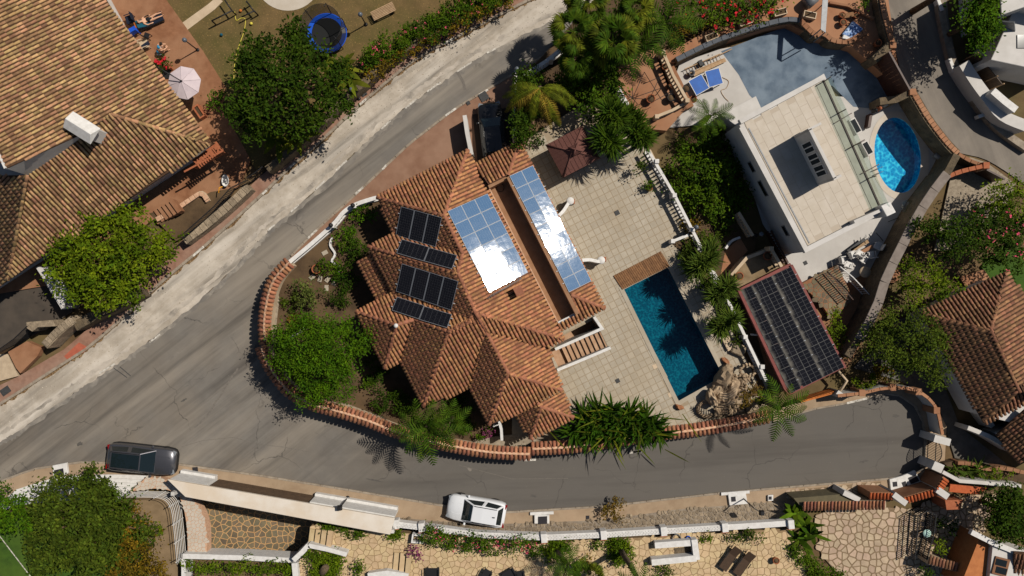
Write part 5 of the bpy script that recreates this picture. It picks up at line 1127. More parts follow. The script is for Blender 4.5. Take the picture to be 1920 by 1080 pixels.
# boundary walls on the right
gw = thing('boundary_wall', 'tall grey-capped boundary wall winding between modern house and olive trees', 'wall', P(1690, 460, 0)); WPX = [(1776, 325), (1740, 372), (1712, 420), (1683, 477), (1661, 520), (1642, 582), (1612, 635), (1590, 668)]
W = PL(WPX, 2.4); mb = MB(); mb.wall(W, 0, 2.35, .5); mb.build('wall_body', M['stonedark'], gw)
rs = resample(W, 1.45)
for a, b in zip(rs[:-1], rs[1:]):
    mb = MB(); d = (b-a).normalized(); mb.bar(a+d*.01, b-d*.01, .66, .1); mb.build('coping_stone', M['kerb'] if False else mat('grey_coping', rgb(128, 118, 110), rgb(112, 102, 94), 2, .85, .2, 20) if 'grey_coping' not in bpy.data.materials else bpy.data.materials['grey_coping'], gw, .015)
def capped_wall(label, pix, zt, th, capm, body='stonedark', capw=.3, step=.5, smooth=True, piers=(), pierm=None, z0=0):
    pts = PL(smooth_path(pix, 4) if smooth else pix, zt); t = thing('boundary_wall', label, 'wall', (pts[0].x, pts[0].y, z0)); mb = MB(); mb.wall(pts, z0, zt-.06, th); mb.build('wall_body', M[body], t)
    rs = resample(pts, step)+[pts[-1]]
    for a, b in zip(rs[:-1], rs[1:]):
        if (b-a).length < .08: continue
        d = (b-a).normalized(); mb = MB(); mb.bar(a+d*.012, b-d*.012, capw*random.uniform(.94, 1.06), .1); mb.build('coping_stone', capm, t, .015)
    for (x, y) in piers:
        a = P(x, y, zt+.1); mb = MB(); mb.box((a.x, a.y, (zt+.1)/2), (.45, .45, zt+.1)); mb.build('pier', pierm or capm, t, .02)
    return t
capped_wall('stone wall with terracotta cap along the lane above the brown gate', [(1650, -30), (1653, 0), (1661, 37), (1668, 62), (1675, 87)], 1.9, .55, M['terrace_old'], capw=.34, piers=[(1675, 84)])
capped_wall('stone wall with uneven terracotta cap along the lane past the oval pool', [(1712, 172), (1728, 200), (1745, 227), (1775, 266), (1796, 288)], 1.8, .6, M['terrace_old'], capw=.38, step=.32, piers=[(1712, 172)])
capped_wall('orange-capped wall between lane and gravel yard', [(1778, 331), (1800, 322), (1832, 314), (1850, 310)], 1.5, .3, M['orange'], capw=.3, piers=[(1850, 310)])
capped_wall('low brown wall closing the small gravel triangle by the lane', [(1797, 289), (1820, 302), (1850, 312)], 1.2, .3, M['brownstone'], capw=.26)
CW = capped_wall('white wall with orange cap and piers round the end of the cul-de-sac', [(1570, 742), (1617, 737), (1650, 729), (1675, 727), (1702, 728), (1724, 735), (1744, 750), (1758, 771), (1764, 800), (1767, 815)], 1.5, .22, M['terrace_old'], body='white', capw=.22, step=.6, piers=[(1617, 737), (1675, 727), (1723, 735), (1757, 770)])
mb = MB(); mb.wall(PL([(1795, 290), (1776, 325)], 2.2), 0, 2.2, .5); tag(mb.build('boundary_wall', M['stonedark']), 'short dark stone wall joining lane wall and grey-capped wall', 'wall')
# brown metal gates on the lane
for lab, a, b, z in (('tall dark brown gate between the lane and the blue court', (1667, 97), (1706, 168), 2.9), ('small brown gate at the corner of the gravel yard', (1850, 318), (1884, 336), 1.5)):
    t = thing('lane_gate', lab, 'gate', P(*a, 0)); A = P(*a, z); B = P(*b, z); n = int((B-A).length/.3)
    for k in range(n):
        s0 = A+(B-A)*((k+.004)/n); s1 = A+(B-A)*((k+.996)/n); mb = MB(); mb.bar(s0-Vector((0, 0, z/2-.05)), s1-Vector((0, 0, z/2-.05)), .05, z-.1); mb.build('slat', M['darkbrown'], t)
    mb = MB(); mb.bar(A, B, .12, .08); mb.build('top_rail', M['darkbrown'], t)
mb = MB(); mb.wall(PL([(1640, 112), (1672, 82)], 1.9), 0, 1.9, .55); tag(mb.build('boundary_wall', M['stonedark']), 'stone cross wall beside the brown lane gate', 'wall')
mb = MB(); mb.wall(PL([(1650, 190), (1680, 186), (1710, 172)], 1.7), 0, 1.7, .5); tag(mb.build('boundary_wall', M['stonedark']), 'low stone wall between blue court and oval pool', 'wall')
# stone retaining wall behind the court with grey cap
capped_wall('grey-capped curving retaining wall above the blue court', [(1268, 112), (1300, 96), (1345, 75), (1400, 56), (1440, 44), (1478, 36), (1500, 38)], 1.35, .4, mat('court_coping', rgb(84, 88, 94), rgb(72, 76, 82), 3, .8), capw=.34, step=.7)
capped_wall('rough retaining wall round the terracotta nook above the court', [(1500, 38), (1520, 58), (1530, 66), (1545, 62), (1560, 75), (1590, 78), (1612, 66), (1625, 60)], 1.3, .4, M['brownstone'], capw=.36, step=.4)
# lane right side: white curved wall and house wall
mb = MB(); mb.wall(PL(smooth_path([(1808, 118), (1828, 150), (1850, 180), (1880, 216), (1925, 236)], 4), 1.4), 0, 1.4, .8); tag(mb.build('lane_wall', M['white']), 'wide white curved wall along the right side of the lane', 'wall')
mb = MB(); mb.wall(PL([(1862, 170), (1885, 190), (1906, 206)], 2.1), 0, 2.1, .5); tag(mb.build('lane_wall', M['whitepaint'], None, .03), 'bright white block behind the curved lane wall', 'wall')
mb = MB(); mb.wall(PL(smooth_path([(1762, -20), (1766, 20), (1776, 70), (1790, 120), (1815, 165), (1850, 215), (1880, 245), (1930, 280)], 4), .45), 0, .45, .5); tag(mb.build('lane_kerb_wall', M['kerb']), 'low grey kerb wall along the shaded right side of the lane', 'wall')
for (x, y, w, l, m, lab) in ((1762, 8, .25, 1.0, 'whitepaint', 'white marker slab at the top of the shaded lane kerb'), (1785, 122, .25, 1.0, 'whitepaint', 'white marker slab halfway down the shaded lane kerb'), (1845, 215, .9, .25, 'whitepaint', 'white marker slab at the lower bend of the lane kerb')):
    a = P(x, y, .5); mb = MB(); mb.box((a.x, a.y, .3), (w, l, .5), rz=.35); tag(mb.build('marker_slab', M[m], None, .02), lab, 'marker')
t = thing('bamboo_screen', 'brown screen fence with pale posts right of the lane', 'fence', P(1840, 140, 0)); A = P(1832, 100, 1.8); B = P(1880, 158, 1.8)
for k in range(22):
    s0 = A+(B-A)*(k/22); mb = MB(); mb.bar(s0-Vector((0, 0, .9)), s0+(B-A)*(.9/22)-Vector((0, 0, .9)), .05, 1.8); mb.build('slat', M['gatebrown'], t)
for k in (0, .75, 1): s0 = A+(B-A)*k; mb = MB(); mb.tube([Vector((s0.x, s0.y, 0)), Vector((s0.x, s0.y, 1.95))], .05, 8); mb.build('post', M['woodpale'], t)

# ---------------- walls of the left side
capped_wall('rubble stone wall beside the pavement below the old house steps', [(466, 350), (440, 375), (400, 410), (345, 452)], 1.1, .55, M['stonewall'], body='stonewall', capw=.6, step=.45)
capped_wall('stone wall under the yellow-green tree by the main road', [(262, 548), (220, 572), (180, 590), (140, 612)], 1.4, .7, M['stonedark'], body='stonedark', capw=.7, step=.5)
capped_wall('stone wall and pier beside the driveway gate', [(137, 598), (110, 620), (82, 648)], 1.6, .6, M['stonewall'], body='stonewall', capw=.5, step=.3)
mb = MB(); mb.pprism([(48, 604), (98, 600), (104, 612), (70, 614), (60, 622), (50, 616)], .1, 1.7); tag(mb.build('gate_pier', M['stonewall'], None, .03), 'pale stone pier with curved top beside the driveway', 'pier')
capped_wall('low pale stone edging of the planted bed below the old house', [(293, 412), (330, 392), (360, 372), (378, 362), (390, 378)], .5, .3, M['mortar'], body='cream', capw=.32, step=.4)
capped_wall('long rubble wall behind the flowering hedge along the upper road', [(965, -22), (900, 8), (855, 34), (780, 78), (717, 122), (690, 148), (640, 190), (600, 232), (545, 282), (500, 318)], 1.3, .5, M['stonedark'], body='stonedark', capw=.5, step=.55)
def slat_fence(label, pix, z0, z1, m, spacing=.14, w=.035, name='railing', rails=2, cat='railing'):
    pts = PL(pix, z1); t = thing(name, label, cat, (pts[0].x, pts[0].y, z0)); 
    for k in range(rails):
        z = z1 - (z1-z0-.08)*k/max(1, rails-1); mb = MB(); mb.wall([Vector((p.x, p.y, z)) for p in pts], z-.05, z, .06); mb.build('rail', M[m], t)
    rs = resample(pts, spacing)[:290]
    me = MB(); me.box((0, 0, (z1-z0)/2), (w, w, z1-z0)); me = me.mesh('bar', M[m])
    for p in rs: inst('bar', me, Matrix.Translation(Vector((p.x, p.y, z0))), t)
    return t
slat_fence('black railing on the stone wall below the old house', [(462, 338), (432, 352), (400, 388), (335, 446)], 1.1, 2.0, 'black')
slat_fence('black driveway gate with vertical bars at the left edge', [(50, 612), (25, 636), (-20, 668)], .1, 1.8, 'black', .12, name='driveway_gate', cat='gate')
slat_fence('small black gate at the end of the stone wall by the old house', [(462, 334), (480, 322), (492, 312)], .3, 1.6, 'black', .12, name='garden_gate', cat='gate')
flat('garden_bed', [(15, 660), (50, 640), (78, 652), (70, 668), (38, 700), (30, 690)], .5, M['brownstone'], .5)
flat('stone_forecourt', [(-40, 665), (14, 664), (34, 705), (-40, 725)], .14, M['flag_pink'], .2)
flat('pavement_patch', [(148, 642), (166, 652), (158, 660), (128, 676), (120, 668)], .127, mat('red_patch', rgb(168, 92, 70), rgb(150, 80, 60), 3, .9), .05)
# steps between bed and patio
st = bpy.data.objects.new('steps', None); _reg(st, None, P(310, 395, .25)); tag(st, kind='structure')
for k in range(6):
    x0 = 283+k*8; y0 = 396-k*4; a = P(x0, y0, .3+.12*k); b = P(x0+16, y0+22, .3+.12*k); mb = MB(); mb.bar(a-Vector((0, 0, .1)), b-Vector((0, 0, .1)), .32, .14+.1*k); mb.build('step', M['brownstone'], st)

# ---------------- bottom-left: white board fence, stone wall, white railing
fb = thing('white_steps', 'broad white painted steps curving along the pavement beside the big olive-green tree', 'steps', P(160, 900, 0)); base = smooth_path([(30, 918), (100, 897), (160, 891), (220, 890), (276, 892)], 4)
for k in range(7):
    z = .2+.11*k; q0 = [(x-8.5*k, y+7.2*k) for x, y in base]; q1 = [(x-8.5*(k+1), y+7.2*(k+1)) for x, y in base]; mb = MB(); mb.prism(PL(q0, z)+PL(q1, z)[::-1], .0, z); mb.build('step', M['whitepaint'], fb, .01)
rw = bpy.data.objects.new('retaining_wall', None); _reg(rw, None, P(350, 980, 0)); tag(rw, 'cream stone retaining wall along the driveway at the bottom left', 'wall'); ins = smooth_path([(244, 922), (290, 916), (324, 922), (340, 940), (350, 985), (352, 1040)], 4); outs = smooth_path([(276, 893), (318, 903), (350, 925), (372, 950), (386, 985), (388, 1036)], 4)
RWP = PL(ins, .8)+PL(outs, .8)[::-1]; mb = MB(); mb.prism(RWP, 0, .8); mb.build('wall_body', M['mortar'], rw); stones('stone', 'stones', voronoi_cells(RWP, .27, .025, seed=31), .8, .02, M['roofstone'], rw)
wr = thing('white_railing', 'white multi-bar railing curving round the bottom left garden', 'railing', P(320, 980, .1)); base = PL(smooth_path([(232, 926), (280, 926), (314, 929), (330, 946), (336, 985), (342, 1050)], 5), .9)
for k in range(7):
    mb = MB(); mb.tube([Vector((p.x, p.y, .3+.24*k)) for p in base], .02, 6); mb.build('bar', M['whitepaint'], wr)
for p in resample(base, 1.3): mb = MB(); mb.box((p.x, p.y, .95), (.05, .05, 1.9)); mb.build('post', M['whitepaint'], wr)
# canopy wall over the gate
cg = thing('entrance_canopy', 'long cream canopy wall with brown gate along the bottom street', 'canopy', P(530, 950, 0))
mb = MB(); mb.pprism([(313, 899), (740, 972), (731, 1003), (347, 932)], 2.25, 2.5); mb.build('canopy_roof', M['creamtop'], cg, .03)
f0 = P(318, 901, 2.25); f1 = P(738, 973, 2.25)
def seg(t0, t1): a = f0+(f1-f0)*t0; b = f0+(f1-f0)*t1; return a, b
for t0, t1, zt in ((0, .16, 2.2), (.62, 1.0, 1.95)):
    a, b = seg(t0, t1); mb = MB(); mb.wall([a, b], .1, zt, .22); mb.build('wall', M['whitepaint'], cg)
    mb = MB(); mb.wall([a+Vector((0, .2, 0)), b+Vector((0, .2, 0))], .1, .55, .2); mb.build('wall_foot', M['whitepaint'], cg)
a, b = seg(.17, .61)
for k in range(9):
    z = .2+k*.22; mb = MB(); mb.bar(Vector((a.x, a.y, z+.1)), Vector((b.x, b.y, z+.1)), .05, .17); mb.build('gate_slat', M['gatebrown'], cg)
for t_ in (.01, .5, .99):
    a, b = seg(t_, t_); mb = MB(); mb.box((a.x+.05, a.y-.9, 1.15), (.25, .25, 2.2)); mb.build('pillar', M['white'], cg)
# white garden walls and stairs of the bottom terrace
for lab, pts, zt, th in (('white wall between grass planter and flagstone driveway', [(342, 1043), (455, 1046), (550, 1051)], 1.3, .35), ('white diagonal wall at the corner of the flagstone driveway', [(550, 1051), (566, 1036), (578, 1023)], 1.9, .35), ('white wall above the square grass bed', [(578, 1023), (612, 1030), (650, 1040)], 1.9, .3),
                         ('low white wall left of the grass planter at the bottom edge', [(344, 1048), (344, 1100)], 1.2, .3), ('white wall end between the two grass beds', [(552, 1056), (556, 1100)], 1.6, .4), ('white wall end at the bottom edge of the terrace', [(690, 1083), (725, 1078), (765, 1084)], 1.7, .6)):
    mb = MB(); mb.wall(PL(pts, zt), 0, zt, th); tag(mb.build('garden_wall', M['whitepaint'], None, .02), lab, 'wall')
for (x0, y0, x1, y1, n, dx, lab) in ((586, 992, 581, 1030, 4, 12, 0), (744, 1036, 740, 1082, 3, 12, 1)):
    st = bpy.data.objects.new('steps', None); _reg(st, None, P(x0, y0, 1.2)); tag(st, kind='structure')
    for k in range(n):
        a = P(x0+dx*k, y0, 1.3); b = P(x1+dx*k, y1, 1.3); mb = MB(); mb.bar(Vector((a.x, a.y, 1.2+.06*(k+1))), Vector((b.x, b.y, 1.2+.06*(k+1))), .34, .12*(k+1)+.02); mb.build('step', M['flag_cream'], st)
# stone bank and brick-patterned white wall
BANK_T = [(742, 970), (850, 980), (960, 982), (1130, 975), (1270, 955), (1440, 942), (1475, 940)]; BANK_W = [(740, 984), (790, 990), (895, 1004), (1020, 1009), (1132, 1004), (1245, 997), (1360, 990), (1440, 985), (1480, 982)]
def bz(x, y): 
    yt = np.interp(x, [p.x for p in PL(BANK_T, .12)], [p.y for p in PL(BANK_T, .12)]); yw = np.interp(x, [p.x for p in PL(BANK_W, 1.3)], [p.y for p in PL(BANK_W, 1.3)]); return .12 + 1.15*min(1, max(0, (yt-y)/max(.1, yt-yw)))
tp = PL(BANK_T, .12); wp = PL(BANK_W, 1.3); mb = MB(); n = 40; xs = np.linspace(max(tp[0].x, wp[0].x), min(tp[-1].x, wp[-1].x), n)
yt = np.interp(xs, [p.x for p in tp], [p.y for p in tp]); yw = np.interp(xs, [p.x for p in wp], [p.y for p in wp])
vs = [(x, y, .12) for x, y in zip(xs, yt)] + [(x, y, 1.27) for x, y in zip(xs, yw)]; mb.add(vs, [(i, n+i, n+i+1, i+1) for i in range(n-1)]); bank = struct('stone_bank', mb, M['kerb'])
poly = [(x, y) for x, y in zip(xs, yt)] + [(x, y) for x, y in zip(xs, yw)][::-1]
cells = voronoi_cells(poly, .27, .035, seed=12); cells.sort(key=lambda c: -abs(area2(c[1]))); small = MB()
def slopecell(mb, cell):
    n = len(cell); c = cell if area2(cell) > 0 else cell[::-1]; h = random.uniform(.02, .06); cx = sum(p[0] for p in c)/n; cy = sum(p[1] for p in c)/n
    mb.add([(p[0], p[1], bz(*p)) for p in c] + [(cx+(p[0]-cx)*.8, cy+(p[1]-cy)*.8, bz(*p)+h) for p in c], [(i, (i+1) % n, n+(i+1) % n, n+i) for i in range(n)]+[tuple(range(n, 2*n))])
for i, (c, cell) in enumerate(cells):
    if i < 300: mb = MB(); slopecell(mb, cell); mb.build('stone', M['stonewall'], bank)
    else: slopecell(small, cell)
if small.v: tag(small.build('stones', M['stonewall'], bank), kind='stuff')
PIER = [(742, 984), (790, 990), (1020, 1010), (1132, 1004), (1245, 997), (1360, 990), (1484, 984)]
pw = thing('parapet_wall', 'long white brick parapet with orange-ended piers above the stone bank', 'wall', P(1200, 1000, 1.2))
mb = MB(); mb.wall(PL(BANK_W, 1.7), 1.0, 1.6, .4); mb.build('wall_body', M['whitepaint'], pw)
br = MB(); br.box((0, 0, 0), (.21, .09, .03)); brm = br.mesh('brick', M['whitepaint']); rs = resample(PL(BANK_W, 1.62), .23); cnt = 0
for i, (p, t_) in enumerate(zip(rs, tangents(rs))):
    nn = Vector((-t_.y, t_.x, 0))
    for j, o_ in enumerate((-.105, 0, .105)):
        if cnt < 300: inst('brick', brm, mat_from(t_, nn, Vector((0, 0, 1)), p+nn*o_+t_*(.1*(j % 2))+Vector((0, 0, random.uniform(-.01, .01)))), pw); cnt += 1
for (x, y) in PIER:
    a = P(x, y, 1.8); mb = MB(); mb.box((a.x, a.y, 1.45), (.42, .62, .7), rz=.1); mb.build('pier', M['whitepaint'], pw, .015)
    mb = MB(); mb.box((a.x, a.y-.33, 1.45), (.42, .06, .66), rz=.1); mb.build('pier_end', M['orange'], pw)
# U-shaped white bench wall
for lab, a, b, z in (('upper white bench wall on the flagstone terrace', (1228, 1023), (1298, 1018), 1.75), ('lower white bench wall on the flagstone terrace', (1222, 1055), (1306, 1047), 1.9), ('white end wall joining the two bench walls', (1302, 1012), (1307, 1050), 1.85)):
    mb = MB(); mb.wall(PL([a, b], z), 1.2, z, .42); tag(mb.build('bench_wall', M['whitepaint'], None, .03), lab, 'wall')
mb = MB(); mb.pprism([(1264, 1028), (1298, 1024), (1300, 1042), (1265, 1040)], 1.2, 1.23); struct('fire_pit_floor', mb, M['stonedark'])

# ---------------- bottom right: tiled entrance walls
def tile_cope(label, a, b, z, m, body, z0=0, L=.5, sp=.24, r=.1):
    A = P(*a, z); B = P(*b, z); t = thing('tiled_wall', label, 'wall', (A.x, A.y, z0)); mb = MB(); mb.wall([A, B], z0, z-.05, .45); mb.build('wall_body', M[body], t)
    d = (B-A).normalized(); Y = Vector((-d.y, d.x, -.3)).normalized(); Y = Y if Y.y < 0 else Vector((d.y, -d.x, -.3)).normalized(); me = tile_mesh('coping_tile', L, r, m, 6)
    for p in resample([A, B], sp):
        X = d; Z = X.cross(Y)
        if Z.z < 0: X = -X; Z = -Z
        inst('coping_tile', me, mat_from(X, Y, Z, p), t)
    return t
tile_cope('brown tiled wall along the pink flagstone court', (1508, 948), (1662, 946), 1.9, M['tile_coping'], 'cream', L=.7)
tile_cope('bright orange tiled coping left of the grey pier', (1632, 929), (1675, 930), 2.1, M['tile_orange'], 'brownstone')
tile_cope('bright orange tiled coping between grey pier and porch', (1697, 938), (1757, 921), 2.1, M['tile_orange'], 'brownstone')
tile_cope('short orange tiled coping climbing beside the porch', (1760, 918), (1774, 897), 2.3, M['tile_orange'], 'brownstone', sp=.2)
mb = MB(); mb.pprism([(1488, 934), (1585, 926), (1606, 940), (1500, 948)], 0, 1.7); tag(mb.build('gate_shed', mat('olive_felt', rgb(96, 88, 66), rgb(82, 76, 58), 2, .9)), 'flat olive-grey roof between pavement and tiled wall', 'shed')
mb = MB(); mb.wall(PL([(1582, 924), (1612, 938)], 1.9), 0, 1.9, .35); tag(mb.build('gate_pier', M['white']), 'white pier at the end of the flat olive-grey roof', 'pier')
mb = MB(); mb.wall(PL([(1676, 927), (1700, 945)], 2.3), 0, 2.3, .4); tag(mb.build('gate_pier', M['white']), 'grey-white sloping pier between the two orange copings', 'pier')
mb = MB(); mb.wall(PL([(1758, 918), (1778, 932)], 2.4), 0, 2.4, .45); tag(mb.build('gate_pier', M['white']), 'white pier at the porch of the ochre house', 'pier')
mb = MB(); mb.pprism([(1782, 908), (1850, 915), (1838, 928), (1780, 922)], 2.2, 2.35); tag(mb.build('porch_roof', M['tile_orange']), 'flat orange porch roof beside the agave bank', 'roof')
mb = MB(); mb.pprism([(1772, 938), (1806, 937), (1800, 955), (1775, 956)], .05, 1.9); tag(mb.build('porch_wall', M['orange']), 'orange arched porch wall facing the flagstone court', 'wall')
mb = MB(); mb.wall(PL([(1752, 822), (1782, 830)], 1.9), 0, 1.9, .5); tag(mb.build('gate_pier', M['white'], None, .02), 'white pier with brown cap above the arched iron gate', 'pier')
mb = MB(); mb.wall(PL([(1750, 872), (1768, 880)], 1.9), 0, 1.9, .6); tag(mb.build('gate_pier', M['white'], None, .02), 'white pier below the arched iron gate', 'pier')
mb = MB(); mb.wall(PL([(1768, 885), (1800, 902), (1840, 905), (1915, 912)], 1.6), 0, 1.6, .25); tag(mb.build('garden_wall', M['white']), 'thin white wall along the agave bank at the right edge', 'wall')
flat('garden_bed', [(1770, 868), (1800, 862), (1900, 880), (1925, 890), (1925, 908), (1800, 900)], .6, M['soil'], .6)
capped_wall('brown curved edging of the agave bank', [(1795, 868), (1820, 870), (1850, 880), (1880, 878), (1920, 886)], .9, .25, M['brownstone'], body='brownstone', capw=.26)
ig = thing('iron_gate', 'black arched wrought-iron gate at the end of the cul-de-sac', 'gate', P(1756, 848, 0)); A = P(1757, 826, 1.4); B = P(1755, 868, 1.4); 
for k in range(15):
    t_ = k/14; p = A+(B-A)*t_; hh = 1.5+.55*math.sin(math.pi*t_); mb = MB(); mb.tube([Vector((p.x, p.y, .05)), Vector((p.x, p.y, hh))], .02, 5); mb.build('bar', M['black'], ig)
mb = MB(); mb.tube([Vector(((A+(B-A)*(k/14)).x, (A+(B-A)*(k/14)).y, 1.5+.55*math.sin(math.pi*k/14))) for k in range(15)], .03, 6); mb.build('arch_bar', M['black'], ig)
for z in (.3, 1.3): mb = MB(); mb.bar(Vector((A.x, A.y, z)), Vector((B.x, B.y, z)), .04, .05); mb.build('rail', M['black'], ig)
slat_fence('black iron fence with bars along the steps in the flagstone court', [(1722, 968), (1738, 958), (1756, 966), (1752, 1000), (1738, 1050)], .05, 1.3, 'black', .15, rails=3)
slat_fence('second black iron fence on the left of the court steps', [(1722, 970), (1720, 1000), (1716, 1050)], .05, 1.2, 'black', .15, rails=3)
# orange sliding gate
og = thing('orange_gate', 'orange wooden slatted gate beside the cul-de-sac', 'gate', P(1540, 748, .1)); 
for k in range(13):
    a = P(1504+k*5.4, 752-k*1.6, 1.2); mb = MB(); mb.box((a.x, a.y, .65), (.19, .05, 1.1), rz=.25); mb.build('slat', M['rust'], og)
for z in (.3, 1.15): mb = MB(); mb.bar(P(1502, 754, z), P(1574, 734, z), .08, .06); mb.build('rail', M['rust'], og)
mb = MB(); mb.wall(PL([(1570, 735), (1580, 742)], 1.5), 0, 1.5, .3); tag(mb.build('gate_pier', M['white']), 'white pier at the right end of the orange gate', 'pier')
mb = MB(); mb.tube([P(1572, 696, 1.2), P(1588, 714, 1.2), P(1572, 738, 1.2)], .1, 8); tag(mb.build('handrail', M['cream']), 'bent cream handrail below the lower corner of the carport', 'handrail')
slat_fence('rusty brown railing on the yard terrace beside the deck clutter', [(1556, 512), (1600, 562)], .6, 1.5, 'darkbrown', .16)
slat_fence('white railing of the stairs beside the deck clutter', [(1576, 500), (1600, 520), (1630, 552)], .3, 1.4, 'whitepaint', .18)
ys = bpy.data.objects.new('yard_terrace', None); _reg(ys, None, P(1545, 535, .1)); tag(ys, kind='structure')
mb = MB(); mb.pprism([(1502, 532), (1570, 497), (1600, 560), (1560, 600), (1540, 570)], .1, .5); mb.build('terrace_bed', M['brownstone'], ys)
stones('paving_stone', 'paving_stones', voronoi_cells(PL([(1504, 533), (1570, 499), (1598, 560), (1560, 598)], .5), .36, .04, seed=21), .5, .012, M['flag_brown'], ys)
# ================================================================== VEGETATION
def leaf_quads(C, D, L, W, seed=0):
    """C centres, D directions (unit), L lengths, W widths -> quads with a slight fold"""
    g_ = np.random.default_rng(seed); n = len(C); R = g_.normal(size=(n, 3))*.55 + np.array([0, 0, 1.0]); S = np.cross(D, R); S /= np.linalg.norm(S, axis=1, keepdims=True)+1e-9
    hl = (D.T*L/2).T; hw = (S.T*W/2).T; V = np.stack([C-hl, C-hw*1.0, C+hl, C+hw*1.0], 1).reshape(-1, 3); return V, np.arange(4*n).reshape(-1, 4)
def crown_mesh(name, lobes, m, leaf=.17, dens=1.0, seed=1, asp=.5, clump=.30, flat_=0.0, up=.55, per=26, inner=.35):
    """lobes: (x, y, z, rx, ry, rz) in world metres"""
    g_ = np.random.default_rng(seed); Cs = []; Ds = []
    for (x, y, z, rx, ry, rz) in lobes:
        nc = max(4, int(dens*rx*ry*16)); d = g_.normal(size=(nc, 3)); d[:, 2] = np.abs(d[:, 2])*1.0 - .25*(g_.random(nc) < .35)*np.abs(d[:, 2])*2; d /= np.linalg.norm(d, axis=1, keepdims=True)
        rad = np.where(g_.random(nc) < inner, g_.uniform(.3, .75, nc), g_.uniform(.78, 1.08, nc)); cc = np.array([x, y, z]) + d*rad[:, None]*np.array([rx, ry, rz])
        k = per; s = clump*g_.uniform(.6, 1.35, nc); off = g_.normal(size=(nc, k, 3))*s[:, None, None]*np.array([1, 1, .6]); c = (cc[:, None, :]+off).reshape(-1, 3)
        o = np.repeat(d, k, 0)*.5 + g_.normal(size=(nc*k, 3))*.75; o[:, 2] *= .55; o /= np.linalg.norm(o, axis=1, keepdims=True)
        Cs.append(c); Ds.append(o)
    C = np.concatenate(Cs); D = np.concatenate(Ds); keep = C[:, 2] > .08; C = C[keep]; D = D[keep]; n = len(C)
    L = 1.25*leaf*g_.uniform(.7, 1.35, n); V, Fc = leaf_quads(C, D, L, L*asp, seed+1); return np_mesh(name, V, Fc, m)
def place(name, me, parent): o = bpy.data.objects.new(name, me); o.parent = parent; o.location = -WL[parent.name]; COL.objects.link(o); WL[o.name] = Vector((0, 0, 0)); return o
NSEED = [100]
def tree(label, lobes, m='leaf_mid', leaf=.17, dens=1.0, trunk=.18, base=None, cat='tree', name='tree', group=None, asp=.5, clump=.25, flowers=None, rzk=.8, per=28, zb=0.1, limbs=True):
    """lobes: (px, py, z, r_px[, ry_px]) ; z is the lobe centre height"""
    NSEED[0] += 7; W = []
    for l in lobes:
        c = P(l[0], l[1], l[2]); r = l[3]*(H-l[2])/F; ry = (l[4] if len(l) > 4 else l[3])*(H-l[2])/F; W.append((c.x, c.y, c.z, r, ry, min(r, ry)*rzk))
    cx = sum(w[0]*w[3] for w in W)/sum(w[3] for w in W); cy = sum(w[1]*w[3] for w in W)/sum(w[3] for w in W)
    b = Vector((cx, cy, zb)) if base is None else P(base[0], base[1], zb); t = thing(name, label, cat, b, group)
    zt = max(w[2] for w in W); mb = MB(); top = Vector((cx, cy, max(zb+.3, zt*.7)))
    mb.tube([b, b+(top-b)*.5+Vector((.08, -.05, 0)), top], [trunk, trunk*.8, trunk*.55], 8)
    if limbs:
        for w in W: mb.tube([top-(top-b)*.25, Vector((w[0], w[1], w[2]-.1))], [trunk*.5, trunk*.2], 6)
    mb.build('trunk' if cat == 'tree' else 'stem', M['trunk'], t)
    place('crown' if cat == 'tree' else 'foliage', crown_mesh('crown', W, M[m], leaf, dens, NSEED[0], asp, clump, per=per), t)
    if flowers: fo_ = place('flowers', crown_mesh('flowers', [(w[0], w[1], w[2]+.12, w[3], w[4], w[5]) for w in W], M[flowers[0]], flowers[1], flowers[2], NSEED[0]+3, .9, .07, per=5), t); tag(fo_, kind='stuff')
    return t
def bush(label, px, py, r, z=.7, m='leaf_mid', ry=None, **k): return tree(label, [(px, py, z, r, ry or r)], m, cat='bush', name=k.pop('name', 'bush'), trunk=.06, limbs=False, **k)
def rand_lobes(px, py, R, z, n, rl, seed, sq=1.0):
    r = random.Random(seed); out = []; rl *= .54
    for ring, (f, m, dz) in enumerate(((0, 1, .75), (.36, 6, .6), (.66, 11, .15), (.9, 15, -.55))):
        for k in range(m):
            a = k/m*6.283+r.uniform(-.3, .3); d = R*f*r.uniform(.88, 1.1)*(1+.12*math.sin(3*a+seed)); out.append((px+d*math.cos(a), py+d*math.sin(a)*sq, z+dz*R*.012+r.uniform(-.5, .5), rl*r.uniform(.7, 1.15)))
    return out
# big trees
tree('large dense dark green tree beside the trampoline', rand_lobes(540, 160, 105, 5.2, 9, 48, 1, .95), 'leaf_dark', .2, 1.0, .28)
tree('yellow-green many-headed tree over the main road below the old house', [(145, 470, 3.2, 42), (185, 500, 3.6, 46), (230, 455, 3.4, 45), (250, 420, 3.0, 38), (195, 415, 3.2, 34), (150, 530, 3.0, 40), (205, 540, 3.0, 45), (255, 500, 3.0, 40), (290, 470, 2.8, 34), (115, 500, 2.8, 28), (310, 455, 2.4, 24), (240, 545, 2.6, 28)], 'leaf_yellow', .2, 1.0, .22, per=26)
tree('bright green feathery tree over the garden wall at the junction', rand_lobes(598, 665, 76, 4.2, 10, 40, 3), 'leaf_bright', .14, 1.9, .2, asp=.4, per=34)
tree('big dark green tree right of the pool terrace balustrade', rand_lobes(1328, 328, 76, .9, 11, 38, 4), 'leaf_mid', .17, 1.1, .25)
tree('dark spreading conifer above the gravel yard at the right', [(1760, 430, 3.0, 40, 26), (1800, 445, 3.4, 42, 30), (1735, 425, 2.6, 26, 20), (1830, 425, 3.0, 34, 30), (1790, 470, 2.6, 34, 20)], 'leaf_dark', .15, 1.1, .2)
